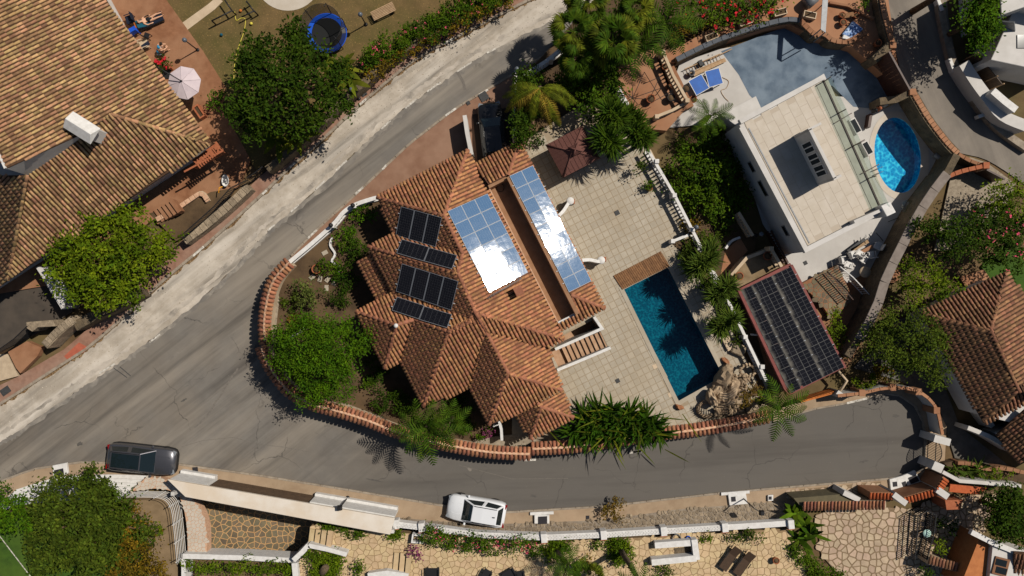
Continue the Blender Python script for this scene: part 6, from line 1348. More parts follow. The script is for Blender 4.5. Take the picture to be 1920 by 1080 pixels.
tree('oleander covered with pink flowers at the right edge', [(1860, 440, 2.4, 44, 50), (1880, 480, 2.2, 36), (1838, 415, 2.2, 26), (1895, 430, 2.2, 34)], 'leaf_dark', .17, 1.0, .14, flowers=('pinkflower', .09, .4))
tree('golden-green conifer beside the grey-capped wall', [(1735, 525, 2.6, 42, 40), (1775, 540, 2.4, 34, 24), (1705, 540, 2.2, 26), (1740, 570, 2.2, 30, 20), (1700, 505, 2.0, 22)], 'leaf_yellow', .14, 1.0, .18)
tree('grey-green olive tree left of the brown tiled house', [(1650, 620, 3.0, 34), (1690, 605, 3.4, 36), (1665, 655, 3.0, 32), (1630, 645, 2.6, 24)], 'leaf_olive', .14, 1.1, .2)
tree('second grey-green olive tree touching the brown tiled roof', [(1725, 625, 3.4, 38), (1715, 665, 3.2, 40), (1745, 690, 3.0, 34), (1745, 650, 3.2, 30), (1690, 680, 2.8, 26)], 'leaf_olive', .14, 1.1, .2)
tree('round bright tree beside the white house in the top right corner', [(1828, 30, 4.6, 28), (1845, 55, 4.4, 26), (1838, 5, 4.6, 28), (1835, 80, 4.0, 16), (1838, 35, 3.4, 34), (1838, 60, 3.0, 28), (1842, -25, 4.4, 34)], 'leaf_bright', .17, 1.6, .2)
tree('tall dark tree shading the lane at the top right', [(1802, -55, 6.0, 40), (1800, -20, 6.6, 28), (1830, -60, 6.8, 40)], 'leaf_dark', .2, .9, .25)
tree('big olive-green tree over the lawn in the bottom left corner', rand_lobes(160, 985, 100, 3.0, 11, 52, 7, .85), 'leaf_olive', .2, 1.0, .28)
tree('fresh green tree at the left edge above the lawn', [(10, 940, 2.6, 36), (35, 965, 2.6, 32), (-15, 980, 2.4, 36)], 'leaf_bright', .16, 1.1, .16)
tree('brownish tree beside the big olive-green tree at the bottom left', [(258, 985, 2.0, 34, 40), (265, 1040, 2.2, 40), (240, 1075, 2.2, 34), (285, 1070, 1.8, 26)], 'leaf_brown', .15, 1.0, .16)
tree('mid green tree beside the white railing at the bottom left', [(225, 955, 2.4, 36), (205, 985, 2.2, 30)], 'leaf_mid', .15, 1.1, .14)
tree('slim shoots of olive-green tree against the white board wall', [(150, 905, 3.4, 12), (126, 902, 3.4, 11), (195, 920, 3.2, 13), (75, 915, 3.2, 14), (105, 925, 3.0, 18)], 'leaf_olive', .15, 1.3, .08)
tree('large dark green tree above the ochre house in the bottom right', rand_lobes(1893, 962, 46, 3.2, 6, 30, 9), 'leaf_dark', .17, 1.1, .2)
tree('yellow-flecked round bush tree beside the lane at the right', [(1880, 370, 2.2, 36), (1905, 390, 2.0, 34), (1860, 385, 1.8, 22)], 'leaf_yellow', .15, 1.1, .14)
tree('leafy green mass below the fan palms beside the terracotta terrace', [(1100, 140, 2.6, 36), (1130, 170, 2.6, 34), (1085, 175, 2.4, 30), (1115, 205, 2.2, 28), (1145, 145, 2.4, 30), (1065, 150, 2.0, 24)], 'leaf_mid', .18, 1.0, .18)
tree('bougainvillea with crimson flowers at the top edge', [(1330, 20, 1.8, 36), (1370, 25, 1.8, 34), (1410, 10, 1.8, 34), (1300, 5, 1.8, 30), (1440, 5, 1.8, 26)], 'leaf_mid', .15, .9, .12, flowers=('redflower', .13, .55), zb=.9)
tree('dark shrub tree at the top beside the fan palms', [(1165, 15, 2.4, 26), (1200, 45, 2.2, 26), (1180, 30, 2.8, 22)], 'leaf_dark', .16, 1.1, .14)
# bushes
for lab, x, y, r, z, m, ry in [
    ('round grey-green olive bush in the left garden', 580, 549, 30, 1.1, 'leaf_grey', 27), ('bright round bush at the top of the left garden', 685, 404, 21, .9, 'leaf_bright', 18),
    ('leafy plant with big leaves by the shaded edging', 643, 437, 22, .7, 'leaf_bright', 16), ('mixed plants in the pot corner of the left garden', 614, 500, 20, .7, 'leaf_mid', 18), ('small plant right of the pot in the left garden', 640, 505, 14, .6, 'leaf_bright', 18),
    ('small lit shrub in the shade below the villa wing', 694, 725, 17, .7, 'leaf_mid', 13), ('leafy shrub beside the villa porch wall', 905, 812, 16, .8, 'leaf_mid', 10), ('purple-flecked shrub by the porch gate', 917, 808, 8, .8, 'purple', 12),
    ('rounded bush at the corner of the garage wall', 996, 148, 26, 3.0, 'leaf_mid', 24), ('tall bush beside the drooping palm', 990, 200, 24, 3.0, 'leaf_dark', 30), ('bush at the foot of the drooping palm', 982, 240, 18, 2.4, 'leaf_dark', 24), ('dark shrub above the garage wall beside the gazebo', 1000, 255, 18, .7, 'leaf_dark', 20),
    ('thin green plants beside the short terrace balustrade', 1285, 470, 16, .8, 'leaf_olive', 22), ('flowering scrub under the big dark tree', 1290, 425, 20, .6, 'leaf_brown', 14), ('low scrub right of the balustrade', 1330, 450, 26, .7, 'leaf_olive', 16), ('small plant on the soil beside the modern house', 1358, 435, 12, .4, 'leaf_olive', 10),
    ('yellow-green bamboo shrub beside the carport', 1565, 620, 13, 1.6, 'leaf_yellow', 34), ('yellow bush at the lower edge of the carport', 1575, 640, 14, 1.0, 'leaf_yellow', 28), ('hedge bush inside the cul-de-sac wall', 1620, 715, 26, .8, 'leaf_yellow', 14), ('dry brown bush inside the cul-de-sac wall', 1650, 695, 24, .7, 'leaf_brown', 18),
    ('dry tangled bush standing on the street kerb', 1153, 953, 24, .7, 'leaf_dry', 19), ('small yellow-green bush at the bottom left railing', 300, 998, 15, .7, 'leaf_yellow', 12), ('bush on the flagstone terrace by the lower steps', 672, 1067, 16, 1.6, 'leaf_mid', 14),
    ('purple-leaved shrub on the flagstone terrace', 781, 1035, 11, 1.6, 'purple', 13), ('small round bush beside the parapet on the flagstone terrace', 1120, 1023, 8, 1.5, 'leaf_mid', 6), ('yellow bush behind the white bench walls', 1325, 1011, 11, 1.6, 'leaf_yellow', 10),
    ('low spreading shrub along the parapet at the bottom right', 1400, 1005, 46, 1.5, 'leaf_olive', 9), ('brown shrub in front of the lower bench wall', 1098, 1055, 12, 1.7, 'leaf_brown', 16), ('spiky low plant below the bench walls', 1250, 1068, 24, 1.5, 'leaf_olive', 8),
    ('leafy bank plants above the agave edging', 1870, 890, 34, .9, 'leaf_yellow', 10), ('potted bush in the corner of the terrace by the balustrade', 1205, 317, 13, 1.4, 'leaf_olive', 13), ('small potted bush on the pool terrace', 1216, 350, 7, .9, 'leaf_mid', 7),
    ('dry brown reeds behind the rock waterfall', 1410, 745, 22, 1.0, 'leaf_dry', 18), ('green plants behind the rock waterfall', 1430, 755, 18, 1.0, 'leaf_mid', 12), ('red flowers in the planter at the old house', 303, 122, 14, .8, 'leaf_dark', 14),
    ('reddish cordyline beside the stone wall', 293, 478, 13, 1.5, 'leaf_brown', 16), ('shrub in the bottom right corner by the tiled wall', 1740, 1072, 16, .8, 'leaf_dark', 12), ('yellow-green plant inside the iron fence', 1765, 1020, 14, .9, 'leaf_yellow', 12), ('dark shrub beside the round table in the court', 1775, 985, 18, .8, 'leaf_dark', 14),
    ('small green plant on the terracotta nook at the top', 1618, 6, 8, 1.6, 'leaf_mid', 8), ('small shrub by the old house lawn edge', 405, 182, 18, 1.0, 'leaf_bright', 18), ('weedy shrub on the sunlit yard by the carport', 1330, 700 if False else 447, 10, .5, 'leaf_yellow', 8),
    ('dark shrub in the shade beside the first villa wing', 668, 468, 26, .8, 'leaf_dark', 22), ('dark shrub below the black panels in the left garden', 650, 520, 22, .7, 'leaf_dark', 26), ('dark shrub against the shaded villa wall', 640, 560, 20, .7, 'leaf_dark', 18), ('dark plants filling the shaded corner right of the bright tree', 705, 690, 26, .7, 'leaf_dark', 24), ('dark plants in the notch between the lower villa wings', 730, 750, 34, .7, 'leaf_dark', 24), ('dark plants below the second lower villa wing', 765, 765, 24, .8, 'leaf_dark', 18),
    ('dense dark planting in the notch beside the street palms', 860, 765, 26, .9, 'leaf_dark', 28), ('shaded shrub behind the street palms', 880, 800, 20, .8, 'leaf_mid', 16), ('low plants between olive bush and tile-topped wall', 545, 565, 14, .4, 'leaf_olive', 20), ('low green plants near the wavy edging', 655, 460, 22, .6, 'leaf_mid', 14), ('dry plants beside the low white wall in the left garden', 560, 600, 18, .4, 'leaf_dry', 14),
    ('dense planting at the upper end of the pool bed', 1300, 478, 18, .9, 'leaf_olive', 16), ('dense planting between the first two yuccas', 1328, 525, 20, .9, 'leaf_dark', 20), ('dense planting between the lower yuccas', 1368, 580, 18, .9, 'leaf_dark', 22), ('dense planting below the lowest yucca', 1385, 632, 10, .9, 'leaf_olive', 12)]:
    bush(lab, x, y, r, z, m, ry, dens=1.6, leaf=.13, clump=.16, flowers=('redflower', .14, 2.0) if 'red flowers' in lab else None)
def hedge(label, pix, rpx, z, m, leaf=.13, dens=1.2, flowers=None, rz=.8, zb=0.1):
    pts = smooth_path(pix, 3); L = [(x+random.uniform(-3, 3), y+random.uniform(-3, 3), z+random.uniform(-.15, .2), rpx*random.uniform(.85, 1.2)) for x, y in pts]
    return tree(label, L, m, leaf, dens, .05, cat='hedge', name='hedge', clump=.18, flowers=flowers, rzk=rz, limbs=False, zb=zb)
hedge('long hedge with pink flecks behind the upper road wall', [(690, 118), (715, 100), (750, 80), (790, 58), (830, 40), (870, 18), (910, 0), (940, -20)], 22, 1.3, 'leaf_mid', flowers=('pinkflower', .06, .25), dens=1.2)
hedge('overgrown dry hedge leaning over the rubble wall by the upper road', [(700, 140), (740, 112), (790, 85), (840, 55), (900, 28), (960, 0)], 14, 1.3, 'leaf_brown', dens=.9)
hedge('flowering hedge hanging along the parapet above the stone bank', [(805, 1000), (850, 1012), (900, 1016), (950, 1018), (1000, 1020)], 17, 1.5, 'leaf_mid', flowers=('pinkflower', .06, .2), zb=1.2)
hedge('bright grass strip in the long white planter at the bottom edge', [(352, 1058), (400, 1062), (450, 1062), (500, 1064), (542, 1066)], 11, 1.2, 'hedge', dens=2.0)
hedge('square bed of bright grass between white walls at the bottom', [(585, 1046), (610, 1050), (632, 1050), (590, 1065), (612, 1072), (630, 1068)], 13, 1.4, 'hedge', dens=1.8)
hedge('bright grass tuft under the canopy end', [(735, 996), (745, 1000)], 9, 1.4, 'hedge', dens=1.8, zb=1.2)
hedge('dark green plants in the shade below the canopy', [(610, 988), (640, 993), (680, 998)], 6, 1.3, 'leaf_mid', dens=1.8, zb=1.2)
hedge('bright grass bed left of the leaning palm', [(1035, 1030), (1055, 1022), (1030, 1040)], 14, 1.4, 'hedge', dens=1.8, zb=1.2)
hedge('bright grass bed round the leaning palm', [(1148, 1022), (1170, 1020), (1155, 1036), (1168, 1046)], 13, 1.4, 'hedge', dens=1.8, zb=1.2)
hedge('dark hedge slope between flagstone terrace and pink court', [(1490, 1020), (1505, 1045), (1520, 1065), (1545, 1075), (1570, 1085)], 16, 1.2, 'leaf_mid', dens=1.3)
hedge('cascade of wild plants above the court retaining wall', [(1270, 60), (1300, 45), (1340, 40), (1400, 30)], 12, 1.4, 'leaf_brown', dens=.8, zb=.9)
hedge('tall dark hedge added behind the wall to shade the garage entrance', [(979, 148), (979, 175), (978, 205), (977, 235), (976, 262)], 13, 3.7, 'leaf_dark', .16, 2.6)  # hedge added to throw shade over the garage entrance and car
# big-leaved banana clump
def blade(V, Fc, p, d, L, w, droop, n=4, fold=.15, taper=True):
    d = Vector(d).normalized(); side = d.cross(Vector((0, 0, 1))); side = side.normalized() if side.length > 1e-3 else Vector((1, 0, 0)); p = Vector(p); b = len(V); q = p.copy(); dd = d.copy()
    for i in range(n+1):
        t = i/n; ww = w*(math.sin(math.pi*min(1, .12+t*.88)))**.7 if taper else w*(1-t)**.6; V += [tuple(q-side*ww/2), tuple(q+side*ww/2)]
        dd = (dd+Vector((0, 0, -droop/n))).normalized(); q = q+dd*(L/n)
    for i in range(n): Fc.append((b+2*i, b+2*i+1, b+2*i+3, b+2*i+2))
LEAVES = {}
def blade_plant(label, centers, m, nb, L, w, z0, droop=.8, spread=(.25, 1.2), cat='plant', name='spiky_plant', n=4, up=None, group=None, taper=True, stem=None, fan=None):
    c0 = P(centers[0][0], centers[0][1], .1); t = thing(name, label, cat, c0, group); V = []; Fc = []
    for (x, y) in centers:
        c = P(x, y, z0)
        for k in range(nb):
            a = random.uniform(*fan) if fan else random.random()*6.283; e = random.uniform(*spread); blade(V, Fc, c+Vector((random.gauss(0, .08), random.gauss(0, .08), random.uniform(-.1, .1))), (math.cos(a)*math.cos(e), math.sin(a)*math.cos(e), math.sin(e)), L*random.uniform(.65, 1.15), w*random.uniform(.8, 1.2), droop*random.uniform(.6, 1.3), n, taper=taper)
    me = bpy.data.meshes.new('foliage'); me.from_pydata(V, [], Fc); me.materials.append(M[m]); me.update(); place('foliage', me, t)
    for (x, y) in centers: st = MB(); c = P(x, y, z0); st.tube([Vector((c.x, c.y, .1)), c+Vector((0, 0, .05))], [stem or .1, (stem or .1)*.8], 7); st.build('stem', M['palmtrunk'], t)
    return t
blade_plant('banana-like plants with broad leaves below the large dark tree', [(495, 232), (520, 262), (560, 255), (640, 128), (655, 150), (480, 215)], 'palm_yellow', 12, 1.7, .36, 2.2, .9, (.1, 1.0), n=5, name='banana_plant')
blade_plant('large-leaved strelitzia beside the parapet end at the bottom right', [(1490, 960), (1510, 985), (1500, 1010), (1520, 1000)], 'leaf_mid', 14, 1.3, .3, 1.2, .9, (.2, 1.2), n=5)
blade_plant('dark agave rosettes on the bank by the white piers', [(1790, 880), (1815, 885), (1835, 880)], 'yucca', 30, 1.0, .09, .8, .3, (.1, 1.2))
SPIKE = [(1090, 800), (1115, 790), (1140, 785), (1165, 790), (1190, 795), (1105, 815), (1135, 812), (1165, 815), (1200, 812), (1222, 800), (1075, 812), (1150, 800), (1120, 770), (1180, 775), (1210, 785), (1095, 780), (1235, 812), (1148, 768)]
sp_ = blade_plant('huge clump of sword-leaved plants below the pool terrace', SPIKE, 'aloe', 44, 1.5, .15, 1.7, .35, (.15, 1.35), n=3)
V = []; Fc = []
for k in range(45):
    x = random.gauss(1150, 42); y = random.gauss(795, 18); a = random.random()*6.283; e = random.uniform(0.05, .8); blade(V, Fc, P(x, y, 2.0), (math.cos(a)*math.cos(e), math.sin(a)*math.cos(e), math.sin(e)), random.uniform(1.4, 2.6), .1, .12, 3, taper=True)
me = bpy.data.meshes.new('long_leaves'); me.from_pydata(V, [], Fc); me.materials.append(M['palm_yellow']); place('long_leaves', me, sp_)
for i, (x, y, z, lab) in enumerate([(1318, 492, 2.2, 'uppermost yucca rosette in the row right of the pool'), (1352, 545, 2.2, 'second yucca rosette in the row right of the pool'), (1358, 606, 2.4, 'lowest large yucca rosette right of the pool'), (1330, 470, 1.8, 'small yucca rosette at the top of the row right of the pool'), (1300, 500, 1.5, 'small yucca rosette leaning toward the pool deck')]):
    blade_plant(lab, [(x, y), (x+12, y-8), (x-9, y+9)] if i < 3 else [(x, y)], 'yucca', 150, 1.15, .07, z, .5, (-.3, 1.45), n=3, name='yucca', cat='yucca', group='yuccas beside the pool', stem=.14)
for x, y, z, r, lab in [(1150, 215, 3.4, 1.25, 'bushy palm in front of the terracotta terrace'), (1198, 252, 3.2, 1.15, 'bushy palm at the upper corner of the balustrade'), (1140, 262, 3.3, 1.25, 'bushy palm overhanging the gazebo roof'), (1185, 222, 3.0, 1.0, 'small bushy palm between the terracotta terrace and the balustrade')]:
    blade_plant(lab, [(x, y), (x+8, y+8), (x-8, y-6)], 'palm_green', 170, r*1.05, .075, z, .7, (-.5, 1.45), n=4, name='bushy_palm', cat='palm', group='bushy palms by the gazebo', stem=.16)
# feather palms: each frond an object
def frond_mesh(name, L, m, nl=13, ll=.55, lw=.10, droop=1.0, up=.6, vee=.3, seed=0):
    r = random.Random(seed); V = []; Fc = []; q = Vector((0, 0, 0)); d = Vector((math.cos(up), 0, math.sin(up))); n = nl; prev = None
    for i in range(n+1):
        t = i/n
        s = Vector((0, 1, 0)); l = ll*(math.sin(math.pi*(.1+.86*t)))**.6*r.uniform(.85, 1.1); upv = d.cross(s)*-1
        if t > .12:
            for sg in (-1, 1):
                dirv = (d*.55+s*sg*.85+Vector((0, 0, vee-.5*t))).normalized(); b = len(V); mid = q+dirv*l*.5; end = q+dirv*l+Vector((0, 0, -l*.25)); w = d*lw/2
                V += [tuple(q-w), tuple(q+w), tuple(mid+w*.9), tuple(mid-w*.9), tuple(end)]; Fc += [(b, b+1, b+2, b+3), (b+3, b+2, b+4)]
        b = len(V); rw = .03*(1-t)+.008; V += [tuple(q-s*rw), tuple(q+s*rw)]
        if prev is not None: Fc.append((prev, prev+1, b+1, b))
        prev = b; q = q+d*(L/n); d = (d+Vector((0, 0, -droop/n))).normalized()
    me = bpy.data.meshes.new(name); me.from_pydata(V, [], Fc); me.materials.append(m); me.update(); return me
def palm(label, px, py, z, meshes, n, zr=(0, 6.283), tilt=(-.4, .5), scale=(.8, 1.1), trunk=.2, base=None, group=None, leaf='frond', zb=.1, cat='palm tree', name='palm_tree'):
    c = P(px, py, z); b = P(base[0], base[1], zb) if base else Vector((c.x, c.y, zb)); t = thing(name, label, cat, b, group); mb = MB(); mb.tube([b, b.lerp(c, .4)+Vector((0, 0, .1)), b.lerp(c, .75), c], [trunk*1.15, trunk, trunk*.9, trunk*.8], 9); mb.build('trunk', M['palmtrunk'], t)
    for k in range(n):
        a = zr[0]+(zr[1]-zr[0])*(k+random.uniform(-.3, .3))/n; s = random.uniform(*scale)
        inst(leaf, random.choice(meshes), Matrix.Translation(c+Vector((0, 0, random.uniform(-.1, .15)))) @ Matrix.Rotation(a, 4, 'Z') @ Matrix.Rotation(-random.uniform(*tilt), 4, 'Y') @ Matrix.Rotation(random.uniform(-.4, .4), 4, 'X') @ Matrix.Scale(s, 4), t)
    return t
FG = [frond_mesh('frond', 2.1, M['palm_green'], droop=1.3, seed=s) for s in range(3)]; FGB = [frond_mesh('frond', 2.6, M['palm_green'], 14, .62, .12, 1.4, seed=s) for s in (5, 6)]
FY = [frond_mesh('frond', 2.4, M['palm_yellow'], 24, .35, .07, 2.0, .5, seed=s) for s in (7, 8)]; FD = [frond_mesh('frond', 2.4, M['palm_dry'], 22, .28, .06, 2.2, .4, seed=s) for s in (9, 10)]
palm('feather palm hanging over the tile-topped wall at the street', 800, 803, 3.8, FG, 14, scale=(.95, 1.25))
palm('second feather palm close beside it over the street wall', 842, 795, 3.2, FG, 10, scale=(.7, 1.0))
palm('feather palm below the rock waterfall reaching over the street', 1462, 765, 4.2, FGB, 10, scale=(.75, 1.0))
palm('small feather palm between white deck and modern house', 1330, 218, 2.2, FG, 11, scale=(.6, .9))
palm('feather palm at the top beside the bougainvillea', 1250, 40, 4.4, FGB, 13, scale=(.8, 1.1))
palm('feather palm at the top edge left of the bougainvillea', 1195, 85, 4.0, FGB, 12, scale=(.75, 1.05))
palm('sick drooping palm with hanging yellow fronds beside the garage', 1013, 165, 4.6, FY+FY+FD, 20, zr=(3.0, 6.5), tilt=(-.2, .35), scale=(.95, 1.35))
palm('lower feather palm leaning beside the grass bed at the bottom edge', 1065, 1058, 3.4, FG, 13, scale=(.6, .85), base=(1040, 1030), zb=1.2)
# bare leaning palm trunk
t = thing('leaning_palm', 'bare leaning palm trunk on the flagstone terrace at the bottom', 'palm tree', P(1165, 1028, 1.2)); mb = MB(); mb.tube([P(1163, 1030, 1.3), P(1172, 1045, 3.0), P(1182, 1060, 4.6), P(1196, 1085, 6.0)], [.22, .19, .17, .16], 9); mb.build('trunk', M['palmtrunk'], t)
for k in range(10): inst('frond', FG[k % 3], Matrix.Translation(P(1197, 1100, 6.0)) @ Matrix.Rotation(k*.63, 4, 'Z') @ Matrix.Scale(.8, 4), t)
t = thing('palm_stump', 'cut palm trunk in the square grass bed at the bottom', 'palm tree', P(605, 1072, 1.0)); mb = MB(); mb.tube([P(600, 1078, 1.0), P(606, 1070, 1.9), P(611, 1064, 2.4)], [.3, .27, .24], 10); mb.build('trunk', M['palmtrunk'], t)
# fan palms
def fan_mesh(name, R, m, nb=22, pet=1.0, seed=0):
    r = random.Random(seed); V = []; Fc = []; a0 = Vector((pet, 0, .35*pet)); b = len(V); V += [(0, -.02, 0), (0, .02, 0), (a0.x, .015, a0.z), (a0.x, -.015, a0.z)]; Fc.append((0, 1, 2, 3))
    for k in range(nb):
        a = (k/(nb-1)-.5)*4.4; l = R*(1-.25*abs(a/2.2)**2)*r.uniform(.92, 1.05); d = Vector((math.cos(a), math.sin(a), -.05-.1*r.random())); s = Vector((-math.sin(a), math.cos(a), 0))*R*.075
        mid = a0+d*l*.62+Vector((0, 0, .05 if k % 2 else 0)); end = a0+d*l+Vector((0, 0, -l*.22)); b = len(V); V += [tuple(a0), tuple(mid-s), tuple(end), tuple(mid+s)]; Fc.append((b, b+1, b+2, b+3))
    me = bpy.data.meshes.new(name); me.from_pydata(V, [], Fc); me.materials.append(m); me.update(); return me
FN = [fan_mesh('fan_leaf', .75, M['palm_green'], seed=s) for s in range(2)] + [fan_mesh('fan_leaf', .8, M['palm_yellow'], seed=3)]
for x, y, z, s, lab in [(1075, 60, 5.2, (.85, 1.05), 'fan palm at the left of the palm group over the road'), (1150, 80, 5.6, (.95, 1.2), 'largest fan palm in the middle of the palm group'), (1100, 5, 5.0, (.85, 1.0), 'fan palm at the top edge over the road'), (1085, 110, 4.6, (.7, .95), 'lower fan palm above the leafy green mass'), (1190, 25, 4.6, (.7, .9), 'fan palm behind the feather palms at the top edge')]:
    palm(lab, x, y, z, FN, 30, tilt=(-.7, .9), scale=s, leaf='fan_leaf', group='fan palms beside the main road')
palm('small fan palm at the bottom edge beside the feather palm', 1105, 1075, 3.0, FN, 14, tilt=(-.5, .7), scale=(.5, .75), leaf='fan_leaf', zb=1.2)
# ================================================================== CARS
def make_car(label, px, py, ang, L, Wd, Ht, paint, roofglass=False, rails=True, name='parked_car', group='cars parked along the bottom street'):
    c = P(px, py, .0); t = thing(name, label, 'car', (c.x, c.y, 0), group); R = Matrix.Rotation(math.radians(ang), 4, 'Z'); T = Matrix.Translation((c.x, c.y, 0)) @ R
    def mk(nm, mb, m, parent=t, bevel=0, smooth=False):
        mb.v = [tuple(T @ Vector(v_)) for v_ in mb.v]
        if smooth: mb.sm = [True]*len(mb.f)
        return mb.build(nm, m, parent, bevel, 2)
    h = L/2; w = Wd/2
    # stations: x, half width factor, top z, bottom z
    st = [(-h, .62, .78, .42), (-h+.04, .80, .90, .34), (-h+.16, .91, .98, .26), (-h+.45, .98, 1.02, .22), (-h*.45, 1.0, 1.03, .2), (0, .99, 1.03, .2), (h*.35, .985, 1.01, .2), (h*.52, .985, .98, .2), (h*.72, .97, .94, .22), (h-.32, .93, .87, .24), (h-.14, .84, .80, .28), (h-.03, .68, .72, .34), (h, .50, .62, .40)]
    V = []; n = 11
    for x, wf, zt, zb in st:
        hw = w*wf
        ring = [(-hw*.9, zb), (-hw, zb+.16), (-hw*1.0, .6 if zt > .62 else zt-.1), (-hw*.975, zt-.09), (-hw*.90, zt-.015), (0, zt+.035), (hw*.90, zt-.015), (hw*.975, zt-.09), (hw*1.0, .6 if zt > .62 else zt-.1), (hw, zb+.16), (hw*.9, zb)]
        V += [(x, y, z) for y, z in ring]
    Fc = [(i*n+k, (i+1)*n+k, (i+1)*n+k+1, i*n+k+1) for i in range(len(st)-1) for k in range(n-1)]
    Fc += [(i*n+n-1, (i+1)*n+n-1, (i+1)*n, i*n) for i in range(len(st)-1)]; Fc += [tuple(range(n)), tuple(range((len(st)-1)*n, len(st)*n))[::-1]]
    mb = MB(); mb.add(V, [f[::-1] for f in Fc]); mk('body', mb, paint, smooth=True)
    if roofglass:
        ol = [(x, w*wf+.035) for x, wf, zt, zb in st]; ol = [(ol[0][0]-.03, ol[0][1])]+ol[1:-1]+[(ol[-1][0]+.03, ol[-1][1])]; mb = MB(); mb.prism([(x, -y) for x, y in ol]+[(x, y) for x, y in ol[::-1]], .24, .5); mk('sill_cladding', mb, M['black'], bevel=.02)
    # cabin shell
    xb, xr0, xr1, xf = -h+.22, -h+.62, h*.12, h*.46; zb_, zr = 1.0, Ht
    def ring(x, z, hw): return [(x, -hw, z), (x, hw, z)]
    base = [(xb, -w*.82, zb_), (xb, w*.82, zb_), (xf, w*.80, zb_), (xf, -w*.80, zb_), ]; mid = []
    top = [(xr0, -w*.63, zr-.03), (xr0, w*.63, zr-.03), (xr1, w*.64, zr-.02), (xr1, -w*.64, zr-.02)]
    cab = MB(); sideb = [(-h*.45, w*.90), (h*.2, w*.90)]
    vs = [(xb, -w*.80, zb_), (-h*.3, -w*.92, zb_), (xf, -w*.84, zb_), (xf, w*.84, zb_), (-h*.3, w*.92, zb_), (xb, w*.80, zb_), (xr0, -w*.63, zr-.04), (-h*.2, -w*.67, zr), (xr1, -w*.64, zr-.03), (xr1, w*.64, zr-.03), (-h*.2, w*.67, zr), (xr0, w*.63, zr-.04)]
    cab.add(vs, [(0, 1, 7, 6), (1, 2, 8, 7), (2, 3, 9, 8), (3, 4, 10, 9), (4, 5, 11, 10), (5, 0, 6, 11), (6, 7, 10, 11), (7, 8, 9, 10)]); mk('cabin', cab, paint, bevel=.05)
    def panel(nm, q4, off, m, inset=.1):
        q4 = [Vector(p) for p in q4]; cen = sum(q4, Vector())/len(q4); nn = (q4[1]-q4[0]).cross(q4[2]-q4[0]).normalized(); nn = nn if nn.dot(cen-Vector((0, 0, .8))) > 0 else -nn
        pp = [cen+(p-cen)*(1-inset)+nn*off for p in q4]; mb = MB(); lo = [p-nn*.03 for p in pp]; k = len(pp); mb.add(pp+lo, [tuple(range(k)), tuple(range(k, 2*k))[::-1]]+[(i, k+i, k+(i+1) % k, (i+1) % k) for i in range(k)]); return mk(nm, mb, m)
    panel('windshield', [vs[2], vs[3], vs[9], vs[8]], .015, M['carglass'], .08); panel('rear_window', [vs[5], vs[0], vs[6], vs[11]], .015, M['carglass'], .14)
    for a, b, c_, d_ in ((0, 1, 7, 6), (1, 2, 8, 7), (3, 4, 10, 9), (4, 5, 11, 10)): panel('side_window', [vs[a], vs[b], vs[c_], vs[d_]], .012, M['carglass'], .2)
    if roofglass: panel('sunroof', [(xr0+.1, -w*.52, zr-.02), (xr0+.1, w*.52, zr-.02), (xr1-.02, w*.52, zr-.01), (xr1-.02, -w*.52, zr-.01)], .02, M['carglass'], .02)
    else: mb = MB(); mb.box((xr0+.2, 0, zr+.03), (.16, .05, .06)); mk('aerial_fin', mb, M['black'])
    if rails:
        for s in (-1, 1): mb = MB(); mb.tube([(xr0+.05, s*w*.60, zr), (xr0+.15, s*w*.60, zr+.05), (xr1-.2, s*w*.60, zr+.05), (xr1-.05, s*w*.60, zr)], .022, 6); mk('roof_rail', mb, M['black'])
    for s in (-1, 1):
        mb = MB(); mb.box((xf-.28, s*(w+.06), 1.0), (.16, .2, .14), taper=.8); mk('mirror', mb, paint, bevel=.03)
        mb = MB(); mb.box((h-.17, s*w*.68, .74), (.28, .34, .1), rz=-s*.35); mk('headlight', mb, mat('lamp_lens', rgb(120, 124, 128), None, rough=.1, spec=.8) if 'lamp_lens' not in bpy.data.materials else bpy.data.materials['lamp_lens'], bevel=.03)
        mb = MB(); mb.box((-h+.1, s*w*.7, .88), (.16, .36, .14), rz=s*.3); mk('tail_light', mb, mat('tail_lens', rgb(120, 12, 14), None, rough=.15) if 'tail_lens' not in bpy.data.materials else bpy.data.materials['tail_lens'], bevel=.03)
        for xw in (-h*.58, h*.60):
            mb = MB(); prof = [(.2, -.11), (.31, -.11), (.34, -.06), (.34, .06), (.31, .11), (.2, .11)]
            mb.lathe((0, 0, 0), prof, 18); mb.v = [(xw+v_[0], s*(w-.13)+v_[2], .34+v_[1]) for v_ in mb.v]; wh = mk('wheel', mb, M['black'])
            mb = MB(); mb.lathe((0, 0, 0), [(.05, -.03), (.2, -.03), (.2, .03), (.05, .03)], 14); mb.v = [(xw+v_[0], s*(w-.06)+v_[2], .34+v_[1]) for v_ in mb.v]; mk('rim', mb, M['silver'], wh)
    mb = MB(); mb.box((h-.02, 0, .5), (.08, Wd*.5, .16)); mk('grille', mb, M['black'])
    for s in (-1, 1): mb = MB(); mb.bar((h*.5, s*w*.42, 1.0), (h-.35, s*w*.36, .90), .03, .03); mk('bonnet_crease', mb, paint)
    return t
carpaint_g = mat('graphite_paint', rgb(84, 84, 88), None, rough=.32, metallic=.6, coat=.8); carpaint_w = mat('white_car_paint', rgb(206, 208, 210), None, rough=.35, coat=.6)
make_car('graphite grey SUV with black panoramic roof parked at the lower left', 275, 857, -6, 4.85, 1.95, 1.68, carpaint_g, True)
make_car('white SUV with black roof rails parked beside the stone bank', 894, 952, 170, 4.2, 1.85, 1.6, carpaint_w)
make_car('black car parked in the shaded garage entrance', 924, 252, 97, 4.3, 1.8, 1.45, mat('black_car_paint', (.008, .008, .009, 1), None, rough=.3, coat=.6), False, False, group=None)

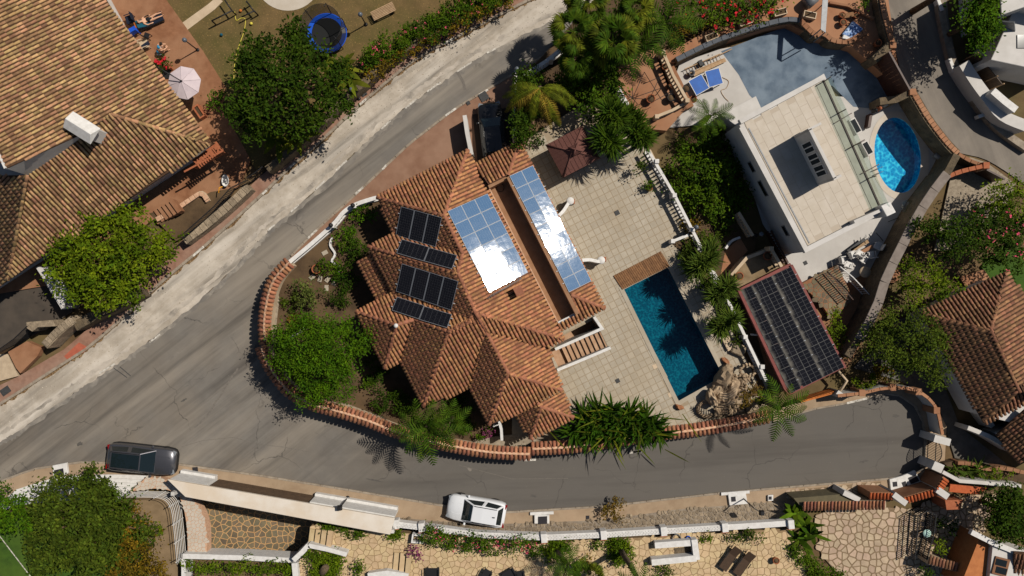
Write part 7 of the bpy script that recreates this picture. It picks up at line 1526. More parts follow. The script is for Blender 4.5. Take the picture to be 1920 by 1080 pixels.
# ================================================================== PEOPLE
def person_body(name, joints, edges, parent, m, levels=2):
    """joints: name -> (world pos, radius); continuous skinned surface"""
    names = list(joints); idx = {k: i for i, k in enumerate(names)}; o0 = WL[parent.name]
    me = bpy.data.meshes.new(name); me.from_pydata([tuple(Vector(joints[k][0])-o0) for k in names], [(idx[a], idx[b]) for a, b in edges], []); ob = bpy.data.objects.new(name, me); _reg(ob, parent, o0); me.materials.append(m)
    bm = bmesh.new(); bm.from_mesh(me); ly = bm.verts.layers.skin.verify(); bm.verts.ensure_lookup_table()
    for i, k in enumerate(names):
        r_ = joints[k][1]; bm.verts[i][ly].radius = (r_, r_) if not isinstance(r_, tuple) else r_; bm.verts[i][ly].use_root = (k == 'pelvis')
    bm.to_mesh(me); bm.free(); s = ob.modifiers.new('skin', 'SKIN'); s.use_smooth_shade = True; s2 = ob.modifiers.new('sub', 'SUBSURF'); s2.levels = levels; s2.render_levels = levels; return ob
ED = [('pelvis', 'spine'), ('spine', 'chest'), ('chest', 'neck'), ('neck', 'head'), ('head', 'crown')] + [e for s in 'lr' for e in (('chest', s+'sh'), (s+'sh', s+'el'), (s+'el', s+'wr'), (s+'wr', s+'hd'), (s+'hd', s+'f1'), (s+'hd', s+'f2'), (s+'hd', s+'f3'), (s+'hd', s+'f4'), (s+'wr', s+'th'), ('pelvis', s+'hip'), (s+'hip', s+'kn'), (s+'kn', s+'an'), (s+'an', s+'toe'))]
def person(label, origin, ang, J, top=None, topm=None, hairm='hair'):
    o = Vector(origin); t = thing('person', label, 'person', o); R = Matrix.Rotation(math.radians(ang), 3, 'Z'); W_ = lambda p: o + R @ Vector(p)
    rad = {'pelvis': .135, 'spine': .12, 'chest': .145, 'neck': .06, 'head': .095, 'crown': .08}; js = {}
    for k, p in J.items():
        b = k[1:] if k[0] in 'lr' and k not in ('l', 'r') else k
        js[k] = (W_(p), rad.get(k, {'sh': .065, 'el': .045, 'wr': .032, 'hd': .036, 'f1': .011, 'f2': .011, 'f3': .011, 'f4': .010, 'th': .012, 'hip': .105, 'kn': .06, 'an': .04, 'toe': .032}.get(b, .05)))
    person_body('body', js, ED, t, M['skin'])
    hd = W_(J['head']); cr = W_(J['crown']); nk = W_(J['neck']); ax = (cr-hd).normalized()
    face = W_(J['_face']) - hd if '_face' in J else Vector((0, 0, 1)); face = (face - ax*face.dot(ax)).normalized(); side = ax.cross(face)
    def blob(nm, c, r3, m, seg=10): 
        mb = MB(); prof = [(math.sin(a)*1.0+1e-4, -math.cos(a)) for a in np.linspace(.05, 3.09, 8)]; mb.lathe((0, 0, 0), prof, seg); mb.v = [tuple(c + side*(v_[0]*r3[0]) + face*(v_[1]*r3[1]) + ax*(v_[2]*r3[2])) for v_ in mb.v]; return mb.build(nm, m, t)
    blob('hair', hd+ax*.06-face*.035, (.108, .1, .115), M[hairm]); blob('nose', hd+face*.105+ax*.0, (.016, .02, .026), M['skin'], 6)
    for s in (-1, 1): blob('ear', hd+side*s*.1, (.015, .025, .035), M['skin'], 6); blob('eye', hd+face*.094+side*s*.035+ax*.025, (.014, .008, .009), M['hair'], 6)
    blob('mouth', hd+face*.096-ax*.045, (.028, .008, .009), mat('lips', rgb(150, 80, 70), None) if 'lips' not in bpy.data.materials else bpy.data.materials['lips'], 6)
    for nm, k1, k2, r_, m in (top or []):
        a = W_(J[k1]); b = W_(J[k2]); mb = MB(); mb.tube([a+(b-a)*-.25, a+(b-a)*.2, a+(b-a)*.7], [r_*.9, r_, r_*.92], 12); mb.build(nm, M[m], t)
    return t
def hands(J, s, d):
    wr = Vector(J[s+'wr']); d = Vector(d).normalized(); sd = Vector((-d.y, d.x, 0)); sd = sd.normalized() if sd.length > .01 else Vector((0, 1, 0)); J[s+'hd'] = wr+d*.08
    for i, (o_, l) in enumerate(((-.035, .155), (-.012, .175), (.012, .17), (.034, .15))): J[s+'f%d' % (i+1)] = wr+d*l+sd*o_+Vector((0, 0, -.015))
    J[s+'th'] = wr+d*.07+sd*(.06 if s == 'l' else -.06)
# reclining person: x along body toward the feet
J = {'pelvis': (0, 0, .45), 'spine': (-.2, 0, .48), 'chest': (-.42, 0, .58), 'neck': (-.62, 0, .68), 'head': (-.74, 0, .74), 'crown': (-.86, 0, .79), '_face': (-.72, 0, 1.0)}
for s, q_ in (('l', 1), ('r', -1)):
    J.update({s+'sh': (-.5, q_*.19, .6), s+'el': (-.32, q_*.32, .5), s+'wr': (-.08, q_*.3, .46), s+'hip': (.08, q_*.1, .45), s+'kn': (.5, q_*.13, .52), s+'an': (.92, q_*.12, .44), s+'toe': (.98, q_*.14, .56)}); hands(J, s, (1, 0, -.05))
def lounger(label, px, py, ang, m, z0, towel=None, name='sun_lounger', group=None, L=1.9):
    c = P(px, py, z0); t = thing(name, label, 'lounger', c, group); R = Matrix.Rotation(math.radians(ang), 3, 'Z'); W_ = lambda p: c + R @ Vector(p)
    mb = MB(); mb.box(W_((.3, 0, .3)), (1.25, .62, .06), rot=R); mb.build('seat', M[m], t, .015); R2 = R @ Matrix.Rotation(.38, 3, 'Y'); mb = MB(); mb.box(W_((-.62, 0, .43)), (.72, .62, .05), rot=R2); mb.build('backrest', M[m], t, .015)
    for s in (-1, 1):
        mb = MB(); mb.bar(W_((-.95, s*.33, .26)), W_((.95, s*.33, .26)), .04, .05); mb.build('side_rail', M['black'], t)
        for x in (-.75, .8): mb = MB(); mb.bar(W_((x, s*.3, 0)), W_((x, s*.3, .26)), .05, .05); mb.build('leg', M['black'], t)
        mb = MB(); mb.bar(W_((-.3, s*.36, .46)), W_((.1, s*.36, .46)), .05, .04); mb.build('armrest', M['black'], t)
    if towel: mb = MB(); mb.box(W_((-.55, 0, .47)), (.8, .55, .02), rot=R2); mb.build('towel', M[towel], t)
    return t
lounger('dark lounger with teal towel under the reclining person', 286, 42, 24, 'navy', .25, 'teal')
pj = P(288, 40, .15); person('person in black swimwear reclining on the dark lounger', (pj.x, pj.y, .15), 24, J, [('swimsuit', 'pelvis', 'chest', .155, 'blackcloth'), ('swim_bottom', 'pelvis', 'spine', .155, 'blackcloth')])
# sitting person leaning forward
J = {'pelvis': (0, 0, .47), 'spine': (.1, 0, .66), 'chest': (.26, 0, .84), 'neck': (.42, 0, .96), 'head': (.53, 0, 1.02), 'crown': (.64, 0, 1.08), '_face': (.62, 0, .8)}
for s, q_ in (('l', 1), ('r', -1)):
    J.update({s+'sh': (.3, q_*.19, .86), s+'el': (.42, q_*.26, .62), s+'wr': (.58, q_*.16, .52), s+'hip': (.06, q_*.11, .46), s+'kn': (.5, q_*.16, .48), s+'an': (.52, q_*.16, .07), s+'toe': (.68, q_*.18, .04)}); hands(J, s, (.8, -q_*.3, -.4))
pj = P(303, 100, .25); person('person in turquoise swimwear sitting bent forward by the red flowers', pj, 38, J, [('swim_top', 'chest', 'neck', .152, 'swim'), ('swim_bottom', 'pelvis', 'spine', .15, 'swim')])
def stool(label, px, py, z0, m, w=.5, h=.42, back=True, ang=0, name='garden_chair', group=None, arms=False, cat='chair'):
    c = P(px, py, z0); t = thing(name, label, cat, c, group); R = Matrix.Rotation(math.radians(ang), 3, 'Z'); W_ = lambda p: c + R @ Vector(p)
    mb = MB(); mb.box(W_((0, 0, h)), (w, w, .05), rot=R); mb.build('seat', M[m], t, .015)
    for sx in (-1, 1):
        for sy in (-1, 1): mb = MB(); mb.bar(W_((sx*w*.42, sy*w*.42, 0)), W_((sx*w*.42, sy*w*.42, h)), .04, .04); mb.build('leg', M[m], t)
    if back: mb = MB(); mb.box(W_((-w*.5, 0, h+.3)), (.05, w, .5), rot=R); mb.build('backrest', M[m], t, .015)
    if arms:
        for sy in (-1, 1): mb = MB(); mb.bar(W_((-w*.5, sy*w*.48, h+.22)), W_((w*.45, sy*w*.48, h+.22)), .05, .04); mb.build('armrest', M[m], t)
    return t
stool('low stool under the sitting person by the red flowers', 303, 101, .25, 'grey', .38, .34, False, cat='stool', name='stool')
stool('beige armchair with a dark towel on the brown patio', 275, 86, .25, 'cream', .62, .4, True, 20, arms=True)
mb = MB(); a = P(273, 84, .72); mb.box((a.x, a.y, .72), (.6, .28, .03), rz=.6); tag(mb.build('towel', M['navy']), 'dark towel lying on the beige armchair', 'towel')
stool('navy folding chair beside the reclining person', 249, 40, .25, 'navy', .6, .4, True, 200, arms=True); stool('blue chair at the edge of the old roof', 256, 61, .25, 'bluepad', .55, .42, True, 120)
stool('orange wooden side table between the chairs', 263, 50, .25, 'rust', .4, .45, False, 25, 'side_table', cat='table'); stool('small black folding stool on the brown patio', 280, 70, .25, 'black', .38, .4, True, 70)
# umbrella
t = thing('parasol', 'lilac octagonal cantilever parasol beside the old roof', 'parasol', P(318, 147, .25)); c = P(340, 152, 2.75); rim = [c+Vector((1.18*math.cos(a+.2), 1.18*math.sin(a+.2), -.45)) for a in [k*math.pi/4 for k in range(8)]]; mb = MB()
for k in range(8): mb = MB(); A, B = rim[k], rim[(k+1) % 8]; mb.add([c, A, B, c-Vector((0, 0, .02)), A-Vector((0, 0, .02)), B-Vector((0, 0, .02))], [(0, 1, 2), (5, 4, 3), (1, 4, 5, 2)]); mb.build('canopy_panel', M['umbrella'], t)
for k in range(8): mb = MB(); mb.tube([c+Vector((0, 0, .01)), rim[k]+Vector((0, 0, .01))], .014, 5); mb.build('rib', M['umbrella'], t)
b0 = P(312, 140, .25); mb = MB(); mb.tube([b0, Vector((b0.x, b0.y, 2.6)), Vector((b0.x+.3, b0.y-.05, 3.0)), c+Vector((0, 0, .12))], .035, 8); mb.build('arm', M['black'], t); mb = MB(); mb.lathe(c-Vector((0, 0, .05)), [(.07, 0), (.07, .1), (.03, .2)], 8); mb.build('hub', M['black'], t); mb = MB(); mb.box((b0.x, b0.y, .3), (.6, .6, .1)); mb.build('base', M['black'], t)
pt = thing('brick_planter', 'orange brick planter box beside the patio edge', 'planter', P(370, 207, .25)); mb = MB(); mb.wall(PL([(362, 202), (370, 196), (383, 216), (375, 221)], .75), .25, .75, .1, closed=True); mb.build('planter_wall', M['orange'], pt); mb = MB(); mb.sheet(PL([(363, 203), (370, 198), (381, 216), (375, 219)], .65)); mb.build('planter_soil', M['soil'], pt)
mb = MB(); mb.wall(PL([(312, 118), (318, 128)], .8), .25, .8, .12); tag(mb.build('planter_edge', M['orange']), 'short orange edge wall beside the red flowers', 'wall')
# garden lamps and street lamps
def lamp(label, px, py, hgt, z0, globe=True, group='lamp posts', base=False, arm=None, name='lamp_post'):
    c = P(px, py, z0); t = thing(name, label, 'lamp', c, group); top = c+Vector((0, 0, hgt))
    mb = MB(); mb.tube([c, top-Vector((0, 0, .15))], [.05, .035], 8); mb.build('pole', M['black'], t)
    mb = MB(); mb.lathe(c, [(.14, 0), (.14, .06), (.07, .12)], 10); mb.build('foot', M['black'], t)
    if globe: mb = MB(); mb.lathe(top-Vector((0, 0, .18)), [(.05, 0), (.14, .06), (.17, .17), (.14, .28), (.05, .34)], 12); mb.build('globe', mat('smoky_globe', rgb(86, 92, 100), None, rough=.2) if 'smoky_globe' not in bpy.data.materials else bpy.data.materials['smoky_globe'], t)
    else:
        q_ = top+Vector(arm or (0, 0, 0)); mb = MB(); mb.tube([top-Vector((0, 0, .3)), top, q_], .03, 7); mb.build('arm', M['black'], t); mb = MB(); mb.box(q_, (.36, .36, .3), taper=.7); mb.build('lantern', M['black'], t, .02)
    return t
lamp('globe lamp post at the edge of the brown patio', 371, 94, 2.2, .2); lamp('globe lamp post on the lawn beside the trampoline', 686, 46, 2.0, .2)
lamp('globe lamp on the pavement under the hedge wall', 673, 185, 2.5, .12)
lamp('black street lamp in front of the long canopy', 652, 933, 2.6, .13, False); lamp('black street lamp beside the white meter box', 1393, 934, 2.6, .13, False, arm=(.5, -.3, 0))
lamp('white globe lamp at the corner of the ochre balustrade', 1417, 441, 1.2, .6); lamp('dark globe lamp on the balustrade under the big dark tree', 1302, 427, .6, 1.35); lamp('black globe lamp at the top of the garage wall', 969, 133, .5, 1.9)
# trampoline
t = thing('trampoline', 'round trampoline with blue pad and black safety net on the lawn', 'trampoline', P(614, 62, .2)); c = P(613, 62, .75); n = 40; r0, r1 = 1.08, 1.42
mb = MB(); vs = [c+Vector((r0*math.cos(a), r0*math.sin(a), .02)) for a in np.linspace(0, 6.283, n, False)] + [c+Vector((r1*math.cos(a), r1*math.sin(a), .02)) for a in np.linspace(0, 6.283, n, False)] + [c+Vector((r1*math.cos(a), r1*math.sin(a), -.05)) for a in np.linspace(0, 6.283, n, False)]
mb.add(vs, [(i, n+i, n+(i+1) % n, (i+1) % n) for i in range(n)] + [(n+i, 2*n+i, 2*n+(i+1) % n, n+(i+1) % n) for i in range(n)]); mb.build('safety_pad', M['bluepad'], t)
mb = MB(); mb.sheet([c+Vector((r0*math.cos(a), r0*math.sin(a), 0)) for a in np.linspace(0, 6.283, n, False)]); mb.build('jump_mat', M['net'], t)
for k in range(6):
    a = k*math.pi/3+.3; p = c+Vector((r1*math.cos(a), r1*math.sin(a), 0)); mb = MB(); mb.tube([Vector((p.x, p.y, .2)), p, p+Vector((.1*math.cos(a), .1*math.sin(a), 1.7)), p+Vector((-.2*math.cos(a), -.2*math.sin(a), 1.85))], .03, 6); mb.build('pole', M['black'], t)
mb = MB(); vs = [c+Vector((r1*.98*math.cos(a), r1*.98*math.sin(a), z)) for z in (.05, 1.75) for a in np.linspace(0, 6.283, n, False)]; mb.add(vs, [(i, (i+1) % n, n+(i+1) % n, n+i) for i in range(n)]); mb.build('net', M['mesh_net'], t)
mb = MB(); mb.tube([c+Vector((r1*math.cos(a), r1*math.sin(a), 1.75)) for a in np.linspace(0, 6.283, n)], .02, 6); mb.build('top_ring', M['black'], t); mb = MB(); a = P(644, 57, .79); mb.box((a.x, a.y, .79), (.25, .4, .01), rz=.2); mb.build('sticker', M['whitepaint'], t)
# bench of slats
t = thing('garden_bench', 'weathered slatted wooden bench on the dry lawn', 'bench', P(718, 24, .2)); A = P(698, 31, .65); B = P(739, 11, .65); d = (B-A).normalized(); nn = Vector((-d.y, d.x, 0))
for k in range(7): mb = MB(); o_ = nn*(-.3+k*.1); mb.bar(A+o_, B+o_, .075, .04); mb.build('slat', M['woodpale'], t)
for s_ in (.12, .88): mb = MB(); q_ = A+(B-A)*s_; mb.bar(q_-nn*.32-Vector((0, 0, .25)), q_+nn*.32-Vector((0, 0, .25)), .08, .45); mb.build('leg', M['woodpale'], t)
flat('stone_path', [(337, 46), (390, 8), (405, -5), (418, 2), (402, 18), (350, 57)], .22, M['cream'], .1)
flat('round_patio', oval(540, -40, 62, 60, 0), .215, M['roofstone'], .1)
t = thing('swing_frame', 'black T-shaped play frame on the lawn beside the stone path', 'play frame', P(415, 25, .2))
for pts in ([(397, 39, 1.0), (435, 20, 1.0)], [(418, -5, 1.0), (435, 20, 1.0)], [(453, 32, .8), (477, 20, .8)], [(462, 2, .8), (477, 22, .8)]): mb = MB(); mb.tube([P(*p) for p in pts], .05, 8); mb.build('beam', M['black'], t)
for p in ((397, 39), (435, 20), (477, 21), (462, 3)): a = P(*p, 1.0); mb = MB(); mb.tube([Vector((a.x, a.y, .2)), Vector((a.x, a.y, 1.0))], .05, 8); mb.build('post', M['black'], t)
mb = MB(); mb.tube(PL(smooth_path([(440, 22), (443, 38), (452, 34), (460, 37), (457, 60), (446, 92), (440, 118), (437, 158), (428, 166)], 6), .22), .025, 6); tag(mb.build('garden_hose', M['yellow']), 'yellow garden hose snaking over the lawn', 'hose')
for i, (x, y, m, lab) in enumerate([(416, 66, 'teal', 'small green and blue ball on the lawn'), (472, 45, 'yellow', 'small yellow ball beside the garden hose'), (452, 21, 'rust', 'small orange ball near the play frame')]):
    mb = MB(); c = P(x, y, .2); mb.lathe(c, [(.01+.1*math.sin(a), .1-.1*math.cos(a)) for a in np.linspace(0, math.pi, 8)], 10); tag(mb.build('ball', M[m]), lab, 'ball')
# child's slide pieces at the old house steps
t = thing('toy_bathtub', 'white toy tub standing beside the black railing', 'toy', P(425, 340, .25)); mb = MB(); mb.lathe(P(425, 340, .25), [(.25, 0), (.32, .3), (.36, .32), (.28, .3), (.22, .08)], 16); mb.v = [(P(425, 340, .25).x+(v_[0]-P(425, 340, .25).x)*.75, P(425, 340, .25).y+(v_[1]-P(425, 340, .25).y)*1.25, v_[2]) for v_ in mb.v]; mb.build('tub', M['whitepaint'], t)
mb = MB(); mb.tube(PL([(410, 362), (411, 352), (417, 350)], .9), .035, 7); tag(mb.build('yellow_frame', mat('yellow_metal', rgb(220, 150, 30), None, rough=.5)), 'small bent yellow pipe beside the black railing', 'pipe')
# table tennis table
t = thing('table_tennis_table', 'blue table tennis table standing open on the white deck', 'table', P(1323, 153, .1))
for q4 in ([(1291, 152), (1315, 139), (1330, 165), (1306, 179)], [(1322, 134), (1348, 127), (1356, 156), (1330, 164)]):
    mb = MB(); mb.pprism(q4, .82, .86); tp_ = mb.build('table_top', M['blue'], t, .008); mb = MB(); mb.wall(PL(q4, .866), .855, .866, .04, closed=True); mb.build('white_line', M['whitepaint'], tp_)
    for p in q4: a = P(p[0]*.85+.15*sum(z[0] for z in q4)/4, p[1]*.85+.15*sum(z[1] for z in q4)/4, .82); mb = MB(); mb.box((a.x, a.y, .46), (.05, .05, .72)); mb.build('leg', M['black'], t)
# ladders and planks on the deck
t = thing('ladder', 'wooden ladder lying on planks across the white deck', 'ladder', P(1315, 115, .1)); A = P(1285, 135, .35); B = P(1352, 106, .35); d = (B-A).normalized(); nn = Vector((-d.y, d.x, 0))
for s_ in (-.2, .2): mb = MB(); mb.bar(A+nn*s_, B+nn*s_, .06, .08); mb.build('rail', M['woodpale'], t)
for k in range(12): q_ = A+(B-A)*((k+.5)/12); mb = MB(); mb.tube([q_-nn*.2, q_+nn*.2], .018, 6); mb.build('rung', M['woodpale'], t)
mb = MB(); mb.bar(P(1300, 140, .3), P(1360, 112, .3), .28, .06); tag(mb.build('plank', M['woodpale']), 'pale wooden plank below the ladder on the white deck', 'plank')
mb = MB(); mb.bar(P(1330, 112, .3), P(1372, 92, .3), .06, .06); tag(mb.build('pole', M['woodpale']), 'thin wooden pole reaching over the blue court', 'pole')
for x, y, s_, m, lab in [(1296, 138, .45, 'grey', 'grey bucket at the left end of the ladder'), (1313, 119, .4, 'black', 'black box on the ladder planks'), (1318, 121, .2, 'teal', 'small turquoise tin beside the black box')]:
    a = P(x, y, .3); mb = MB(); mb.lathe(a-Vector((0, 0, .2)), [(s_*.35, 0), (s_*.5, s_), (s_*.42, s_), (s_*.3, .1)], 10) if 'bucket' in lab or 'tin' in lab else mb.box(a, (s_*.7, s_, .4), rz=.4); tag(mb.build('tin' if 'tin' in lab else 'bucket' if 'bucket' in lab else 'box', M[m]), lab, 'container')
mb = MB(); mb.tube(PL(smooth_path([(1354, 145), (1366, 152), (1362, 165), (1352, 170), (1358, 182), (1366, 190)], 5), .13), .02, 6); tag(mb.build('cable', M['woodpale']), 'thin looping cable beside the table tennis table', 'cable')
# pergola wires on the terracotta terrace
t = thing('pergola_frame', 'thin dark wire pergola frame over the terracotta terrace', 'pergola', P(1200, 150, .9)); 
hub = P(1186, 184, 3.0)
for x, y in ((1163, 173), (1176, 190), (1210, 186), (1186, 160), (1208, 135), (1196, 196), (1170, 170), (1240, 165)): mb = MB(); mb.tube([hub, P(x, y, 2.7)], .022, 5); mb.build('wire', M['black'], t)
for pts in ([(1208, 135), (1242, 190)], [(1218, 186), (1238, 142)], [(1205, 158), (1236, 145)], [(1198, 205), (1262, 170)]): mb = MB(); mb.tube([P(x, y, 2.7) for x, y in pts], .022, 5); mb.build('wire', M['black'], t)
for x, y in ((1163, 173), (1240, 165)): a = P(x, y, 2.7); mb = MB(); mb.tube([Vector((a.x, a.y, .9)), a], .03, 6); mb.build('post', M['black'], t)
# pots
def pot(label, px, py, z0, r, h, m='pot', group='terracotta pots', plant=None):
    c = P(px, py, z0); t = thing('plant_pot', label, 'pot', c, group); mb = MB(); mb.lathe(c, [(r*.7, 0), (r*.95, h*.75), (r*1.08, h*.8), (r*1.08, h), (r*.9, h), (r*.85, h*.85)], 14); mb.build('pot_body', M[m], t)
    mb = MB(); mb.lathe(c+Vector((0, 0, h*.82)), [(r*.1, 0), (r*.86, 0), (r*.86, .02)], 12); mb.build('pot_soil', M['soil'], t); return t
for x, y, z, r, h, m, lab in [(596, 505, .2, .32, .5, 'pot', 'large terracotta pot in the left garden'), (1216, 354, .3, .22, .35, 'pot', 'pot under the small bush on the pool terrace'), (1436, 480, 1.0, .3, .45, 'pot', 'terracotta pot in the corner of the old concrete terrace'), (1383, 518, 1.0, .28, .45, 'pot', 'terracotta pot at the lower corner of the old concrete terrace'),
    (1218, 188, .9, .3, .5, 'pot', 'dark terracotta pot on the terracotta terrace'), (1256, 186, .9, .26, .5, 'black', 'black pot beside the beige balustrade'), (1285, 168, .9, .25, .4, 'black', 'black round pot outside the beige balustrade'), (1297, 189, .1, .25, .5, 'pot', 'terracotta pot on the deck at the terrace corner'), (1245, 128, .9, .22, .4, 'pot', 'terracotta pot halfway along the beige balustrade'),
    (1575, 31, 1.0, .2, .4, 'pot', 'first terracotta pot in the nook above the court'), (1602, 32, 1.0, .2, .4, 'pot', 'second terracotta pot in the nook above the court'), (1577, 45, 1.0, .22, .4, 'pot', 'third terracotta pot in the nook above the court'), (1641, 84, 1.0, .24, .5, 'pot', 'terracotta pot beside the stone cross wall'), (1452, 1048, 1.2, .22, .4, 'pot', 'pot near the loungers on the flagstone terrace'), (1252, 165, .9, .18, .35, 'pot', 'small pot with bare twigs on the terracotta terrace')]: pot(lab, x, y, z, r, h, m)
for x, y, a, lab in [(1395, 44, 20, 'right white trough planter above the court wall'), (1332, 72, 22, 'left white trough planter above the court wall'), (1460, 26, 15, 'white trough planter near the stone corner'), (1515, 31, -12, 'white trough planter in the shaded corner above the court')]:
    c = P(x, y, 1.0); t = thing('trough_planter', lab, 'planter', c, 'white trough planters'); R = Matrix.Rotation(math.radians(a), 3, 'Z'); q4 = [c+R @ Vector(p) for p in ((-.42, -.2, 0), (.42, -.2, 0), (.42, .2, 0), (-.42, .2, 0))]; mb = MB(); mb.wall(q4, 1.0, 1.4, .06, closed=True); mb.build('trough', M['cream'], t); mb = MB(); mb.box(c+Vector((0, 0, .18)), (.8, .36, .3), rot=R); mb.build('trough_soil', M['soil'], t)
# blue patterned mattress, grey glass roof, white tank
fm = mat('patterned_blue', rgb(40, 100, 160), rgb(190, 205, 220), 5, .6, big=rgb(30, 80, 150), bigscale=1.2); t = thing('pool_float', 'blue and white patterned pool float drying on the terrace nook', 'pool float', P(1602, 58, 1.1)); mb = MB(); mb.pprism([(1600, 38), (1619, 54), (1602, 76), (1579, 64)], 1.1, 1.22); mb.build('mattress', fm, t, .05); mb = MB(); a = P(1586, 71, 1.25); mb.box((a.x, a.y, 1.25), (.5, .3, .12), rz=-.4); mb.build('pillow', M['whitepaint'], t, .04)
t = thing('glass_canopy', 'narrow grey glass canopy beside the white trough planter', 'canopy', P(1545, 28, 1.0)); 
for q4 in ([(1543, -8), (1553, -8), (1551, 24), (1541, 18)], [(1541, 18), (1551, 24), (1548, 61), (1539, 55)]): mb = MB(); mb.pprism(q4, 3.0, 3.04); mb.build('glass_sheet', M['grey'], t)
for x, y in ((1540, 54), (1552, 0), (1548, 60)): a = P(x, y, 3.0); mb = MB(); mb.tube([Vector((a.x, a.y, 1.0)), a], .04, 7); mb.build('post', M['grey'], t)
mb = MB(); mb.tube([P(1512, 8, 1.5), P(1528, -6, 1.5)], .4, 14); tag(mb.build('water_tank', M['grey']), 'grey cylindrical tank at the top edge', 'tank')
t = thing('patio_set', 'low table with small stools in the nook beside the tank', 'table', P(1590, 28, 1.0)); mb = MB(); mb.pprism([(1580, 26), (1600, 22), (1604, 30), (1584, 34)], 1.35, 1.4); mb.build('table_top', M['wood'], t)
for x, y in ((1583, 28), (1600, 26)): a = P(x, y, 1.35); mb = MB(); mb.box((a.x, a.y, 1.17), (.06, .06, .35)); mb.build('leg', M['wood'], t)
mb = MB(); mb.wall(PL([(1556, 4), (1590, 10), (1625, 28), (1640, 34)], 1.3), 1.0, 1.3, .16); tag(mb.build('low_wall', M['brownstone']), 'low brown wall crossing the terracotta nook at the top', 'wall')
# deck clutter: white chairs, tables, tools
for i, (x, y, a, lab) in enumerate([(1592, 478, 20, 'white plastic chair at the left of the deck clutter'), (1606, 476, 60, 'white plastic chair second in the deck clutter'), (1614, 487, -40, 'white plastic chair lying in the middle of the deck clutter'), (1628, 478, 100, 'white plastic chair beside the loose boards'), (1640, 462, 150, 'white plastic chair at the right of the deck clutter'), (1574, 488, 10, 'dark folding chair frame beside the white chairs'), (1585, 497, 70, 'pale folding chair at the top of the white railing')]):
    stool(lab, x, y, .1, 'whitepaint' if 'white' in lab or 'pale' in lab else 'black', .48, .42, True, a, group='deck clutter chairs', arms=True)
for x0, y0, x1, y1, m, lab in [(1590, 472, 1622, 448, 'black', 'long dark board edge in the deck clutter'), (1596, 470, 1628, 452, 'woodpale', 'pale board in the deck clutter'), (1605, 478, 1636, 462, 'brownstone', 'reddish board in the deck clutter'), (1641, 434, 1656, 452, 'black', 'thin dark pole beside the shaded wall'), (1665, 416, 1685, 408, 'black', 'hooked dark pole on the deck near the white pier'), (1613, 445, 1614, 455, 'black', 'short dark rod standing on the deck')]:
    mb = MB(); mb.bar(P(x0, y0, .5), P(x1, y1, .5), .25 if 'board' in lab else .04, .04); tag(mb.build('board' if 'board' in lab else 'pole', M[m]), lab, 'board' if 'board' in lab else 'pole')
t = thing('round_table', 'round beige table on the deck below the shaded wall', 'table', P(1622, 510, .1)); c = P(1622, 510, .75); mb = MB(); mb.lathe(c, [(.05, -.02), (.38, -.02), (.4, 0), (.4, .03), (.05, .035)], 20); mb.build('table_top', M['cream'], t); mb = MB(); mb.tube([Vector((c.x, c.y, .1)), c], .05, 8); mb.build('leg', M['cream'], t)
t = thing('round_table', 'round pale green table in the iron-fenced court', 'table', P(1737, 1000, .05)); c = P(1738, 1000, .8); mb = MB(); mb.lathe(c, [(.05, -.02), (.27, -.02), (.29, 0), (.29, .03), (.05, .035)], 20); mb.build('table_top', mat('pale_green_metal', rgb(170, 200, 190), None, rough=.4), t); mb = MB(); mb.tube([Vector((c.x, c.y, .05)), c], .04, 8); mb.build('leg', M['black'], t)
mb = MB(); mb.tube([P(1692, 385, 2.1), P(1693, 385, .1)], .03, 6)
t = thing('glass_parasol', 'translucent round shower screen beside the oval pool', 'screen', P(1703, 388, .1)); c = P(1703, 388, .9); mb.build('post', M['grey'], t); mb = MB(); mb.lathe(c, [(.05, 0), (.5, 0), (.5, .02), (.05, .02)], 24); mb.build('glass_disc', M['glass'], t)
for x, y, m, lab in [(1648, 204, 'orange', 'orange figure ornament on the low wall by the oval pool'), (1660, 196, 'grey', 'grey stone ornament on the low wall by the oval pool'), (1672, 190, 'whitepaint', 'white stone ornament on the low wall by the oval pool'), (1640, 208, 'black', 'dark ornament at the end of the low wall by the oval pool')]:
    mb = MB(); c = P(x, y, 1.3); mb.lathe(c-Vector((0, 0, .3)), [(.12, 0), (.18, .2), (.1, .4), (.14, .5), (.04, .62)], 9); tag(mb.build('ornament', M[m]), lab, 'ornament')
mb = MB(); mb.bar(P(1630, 215, .5), P(1626, 240, .5), .2, .6); tag(mb.build('pool_cabinet', M['darkbrown']), 'narrow dark cabinet standing between court and oval pool', 'cabinet')
mb = MB(); mb.tube([P(1770, 300, .35), P(1752, 290, .3)], .2, 10); tag(mb.build('pump_housing', M['grey']), 'grey pump housing in the shade by the lane wall', 'pump')
t = thing('pool_ladder', 'steel ladder handrails at the lower left of the oval pool', 'ladder', P(1652, 320, .1))
for dy in (0, 9): mb = MB(); mb.tube([P(1645, 316+dy, .1), P(1645, 316+dy, .7), P(1654, 313+dy, .7), P(1656, 313+dy, 0)], .022, 7); mb.build('rail', M['silver'], t)
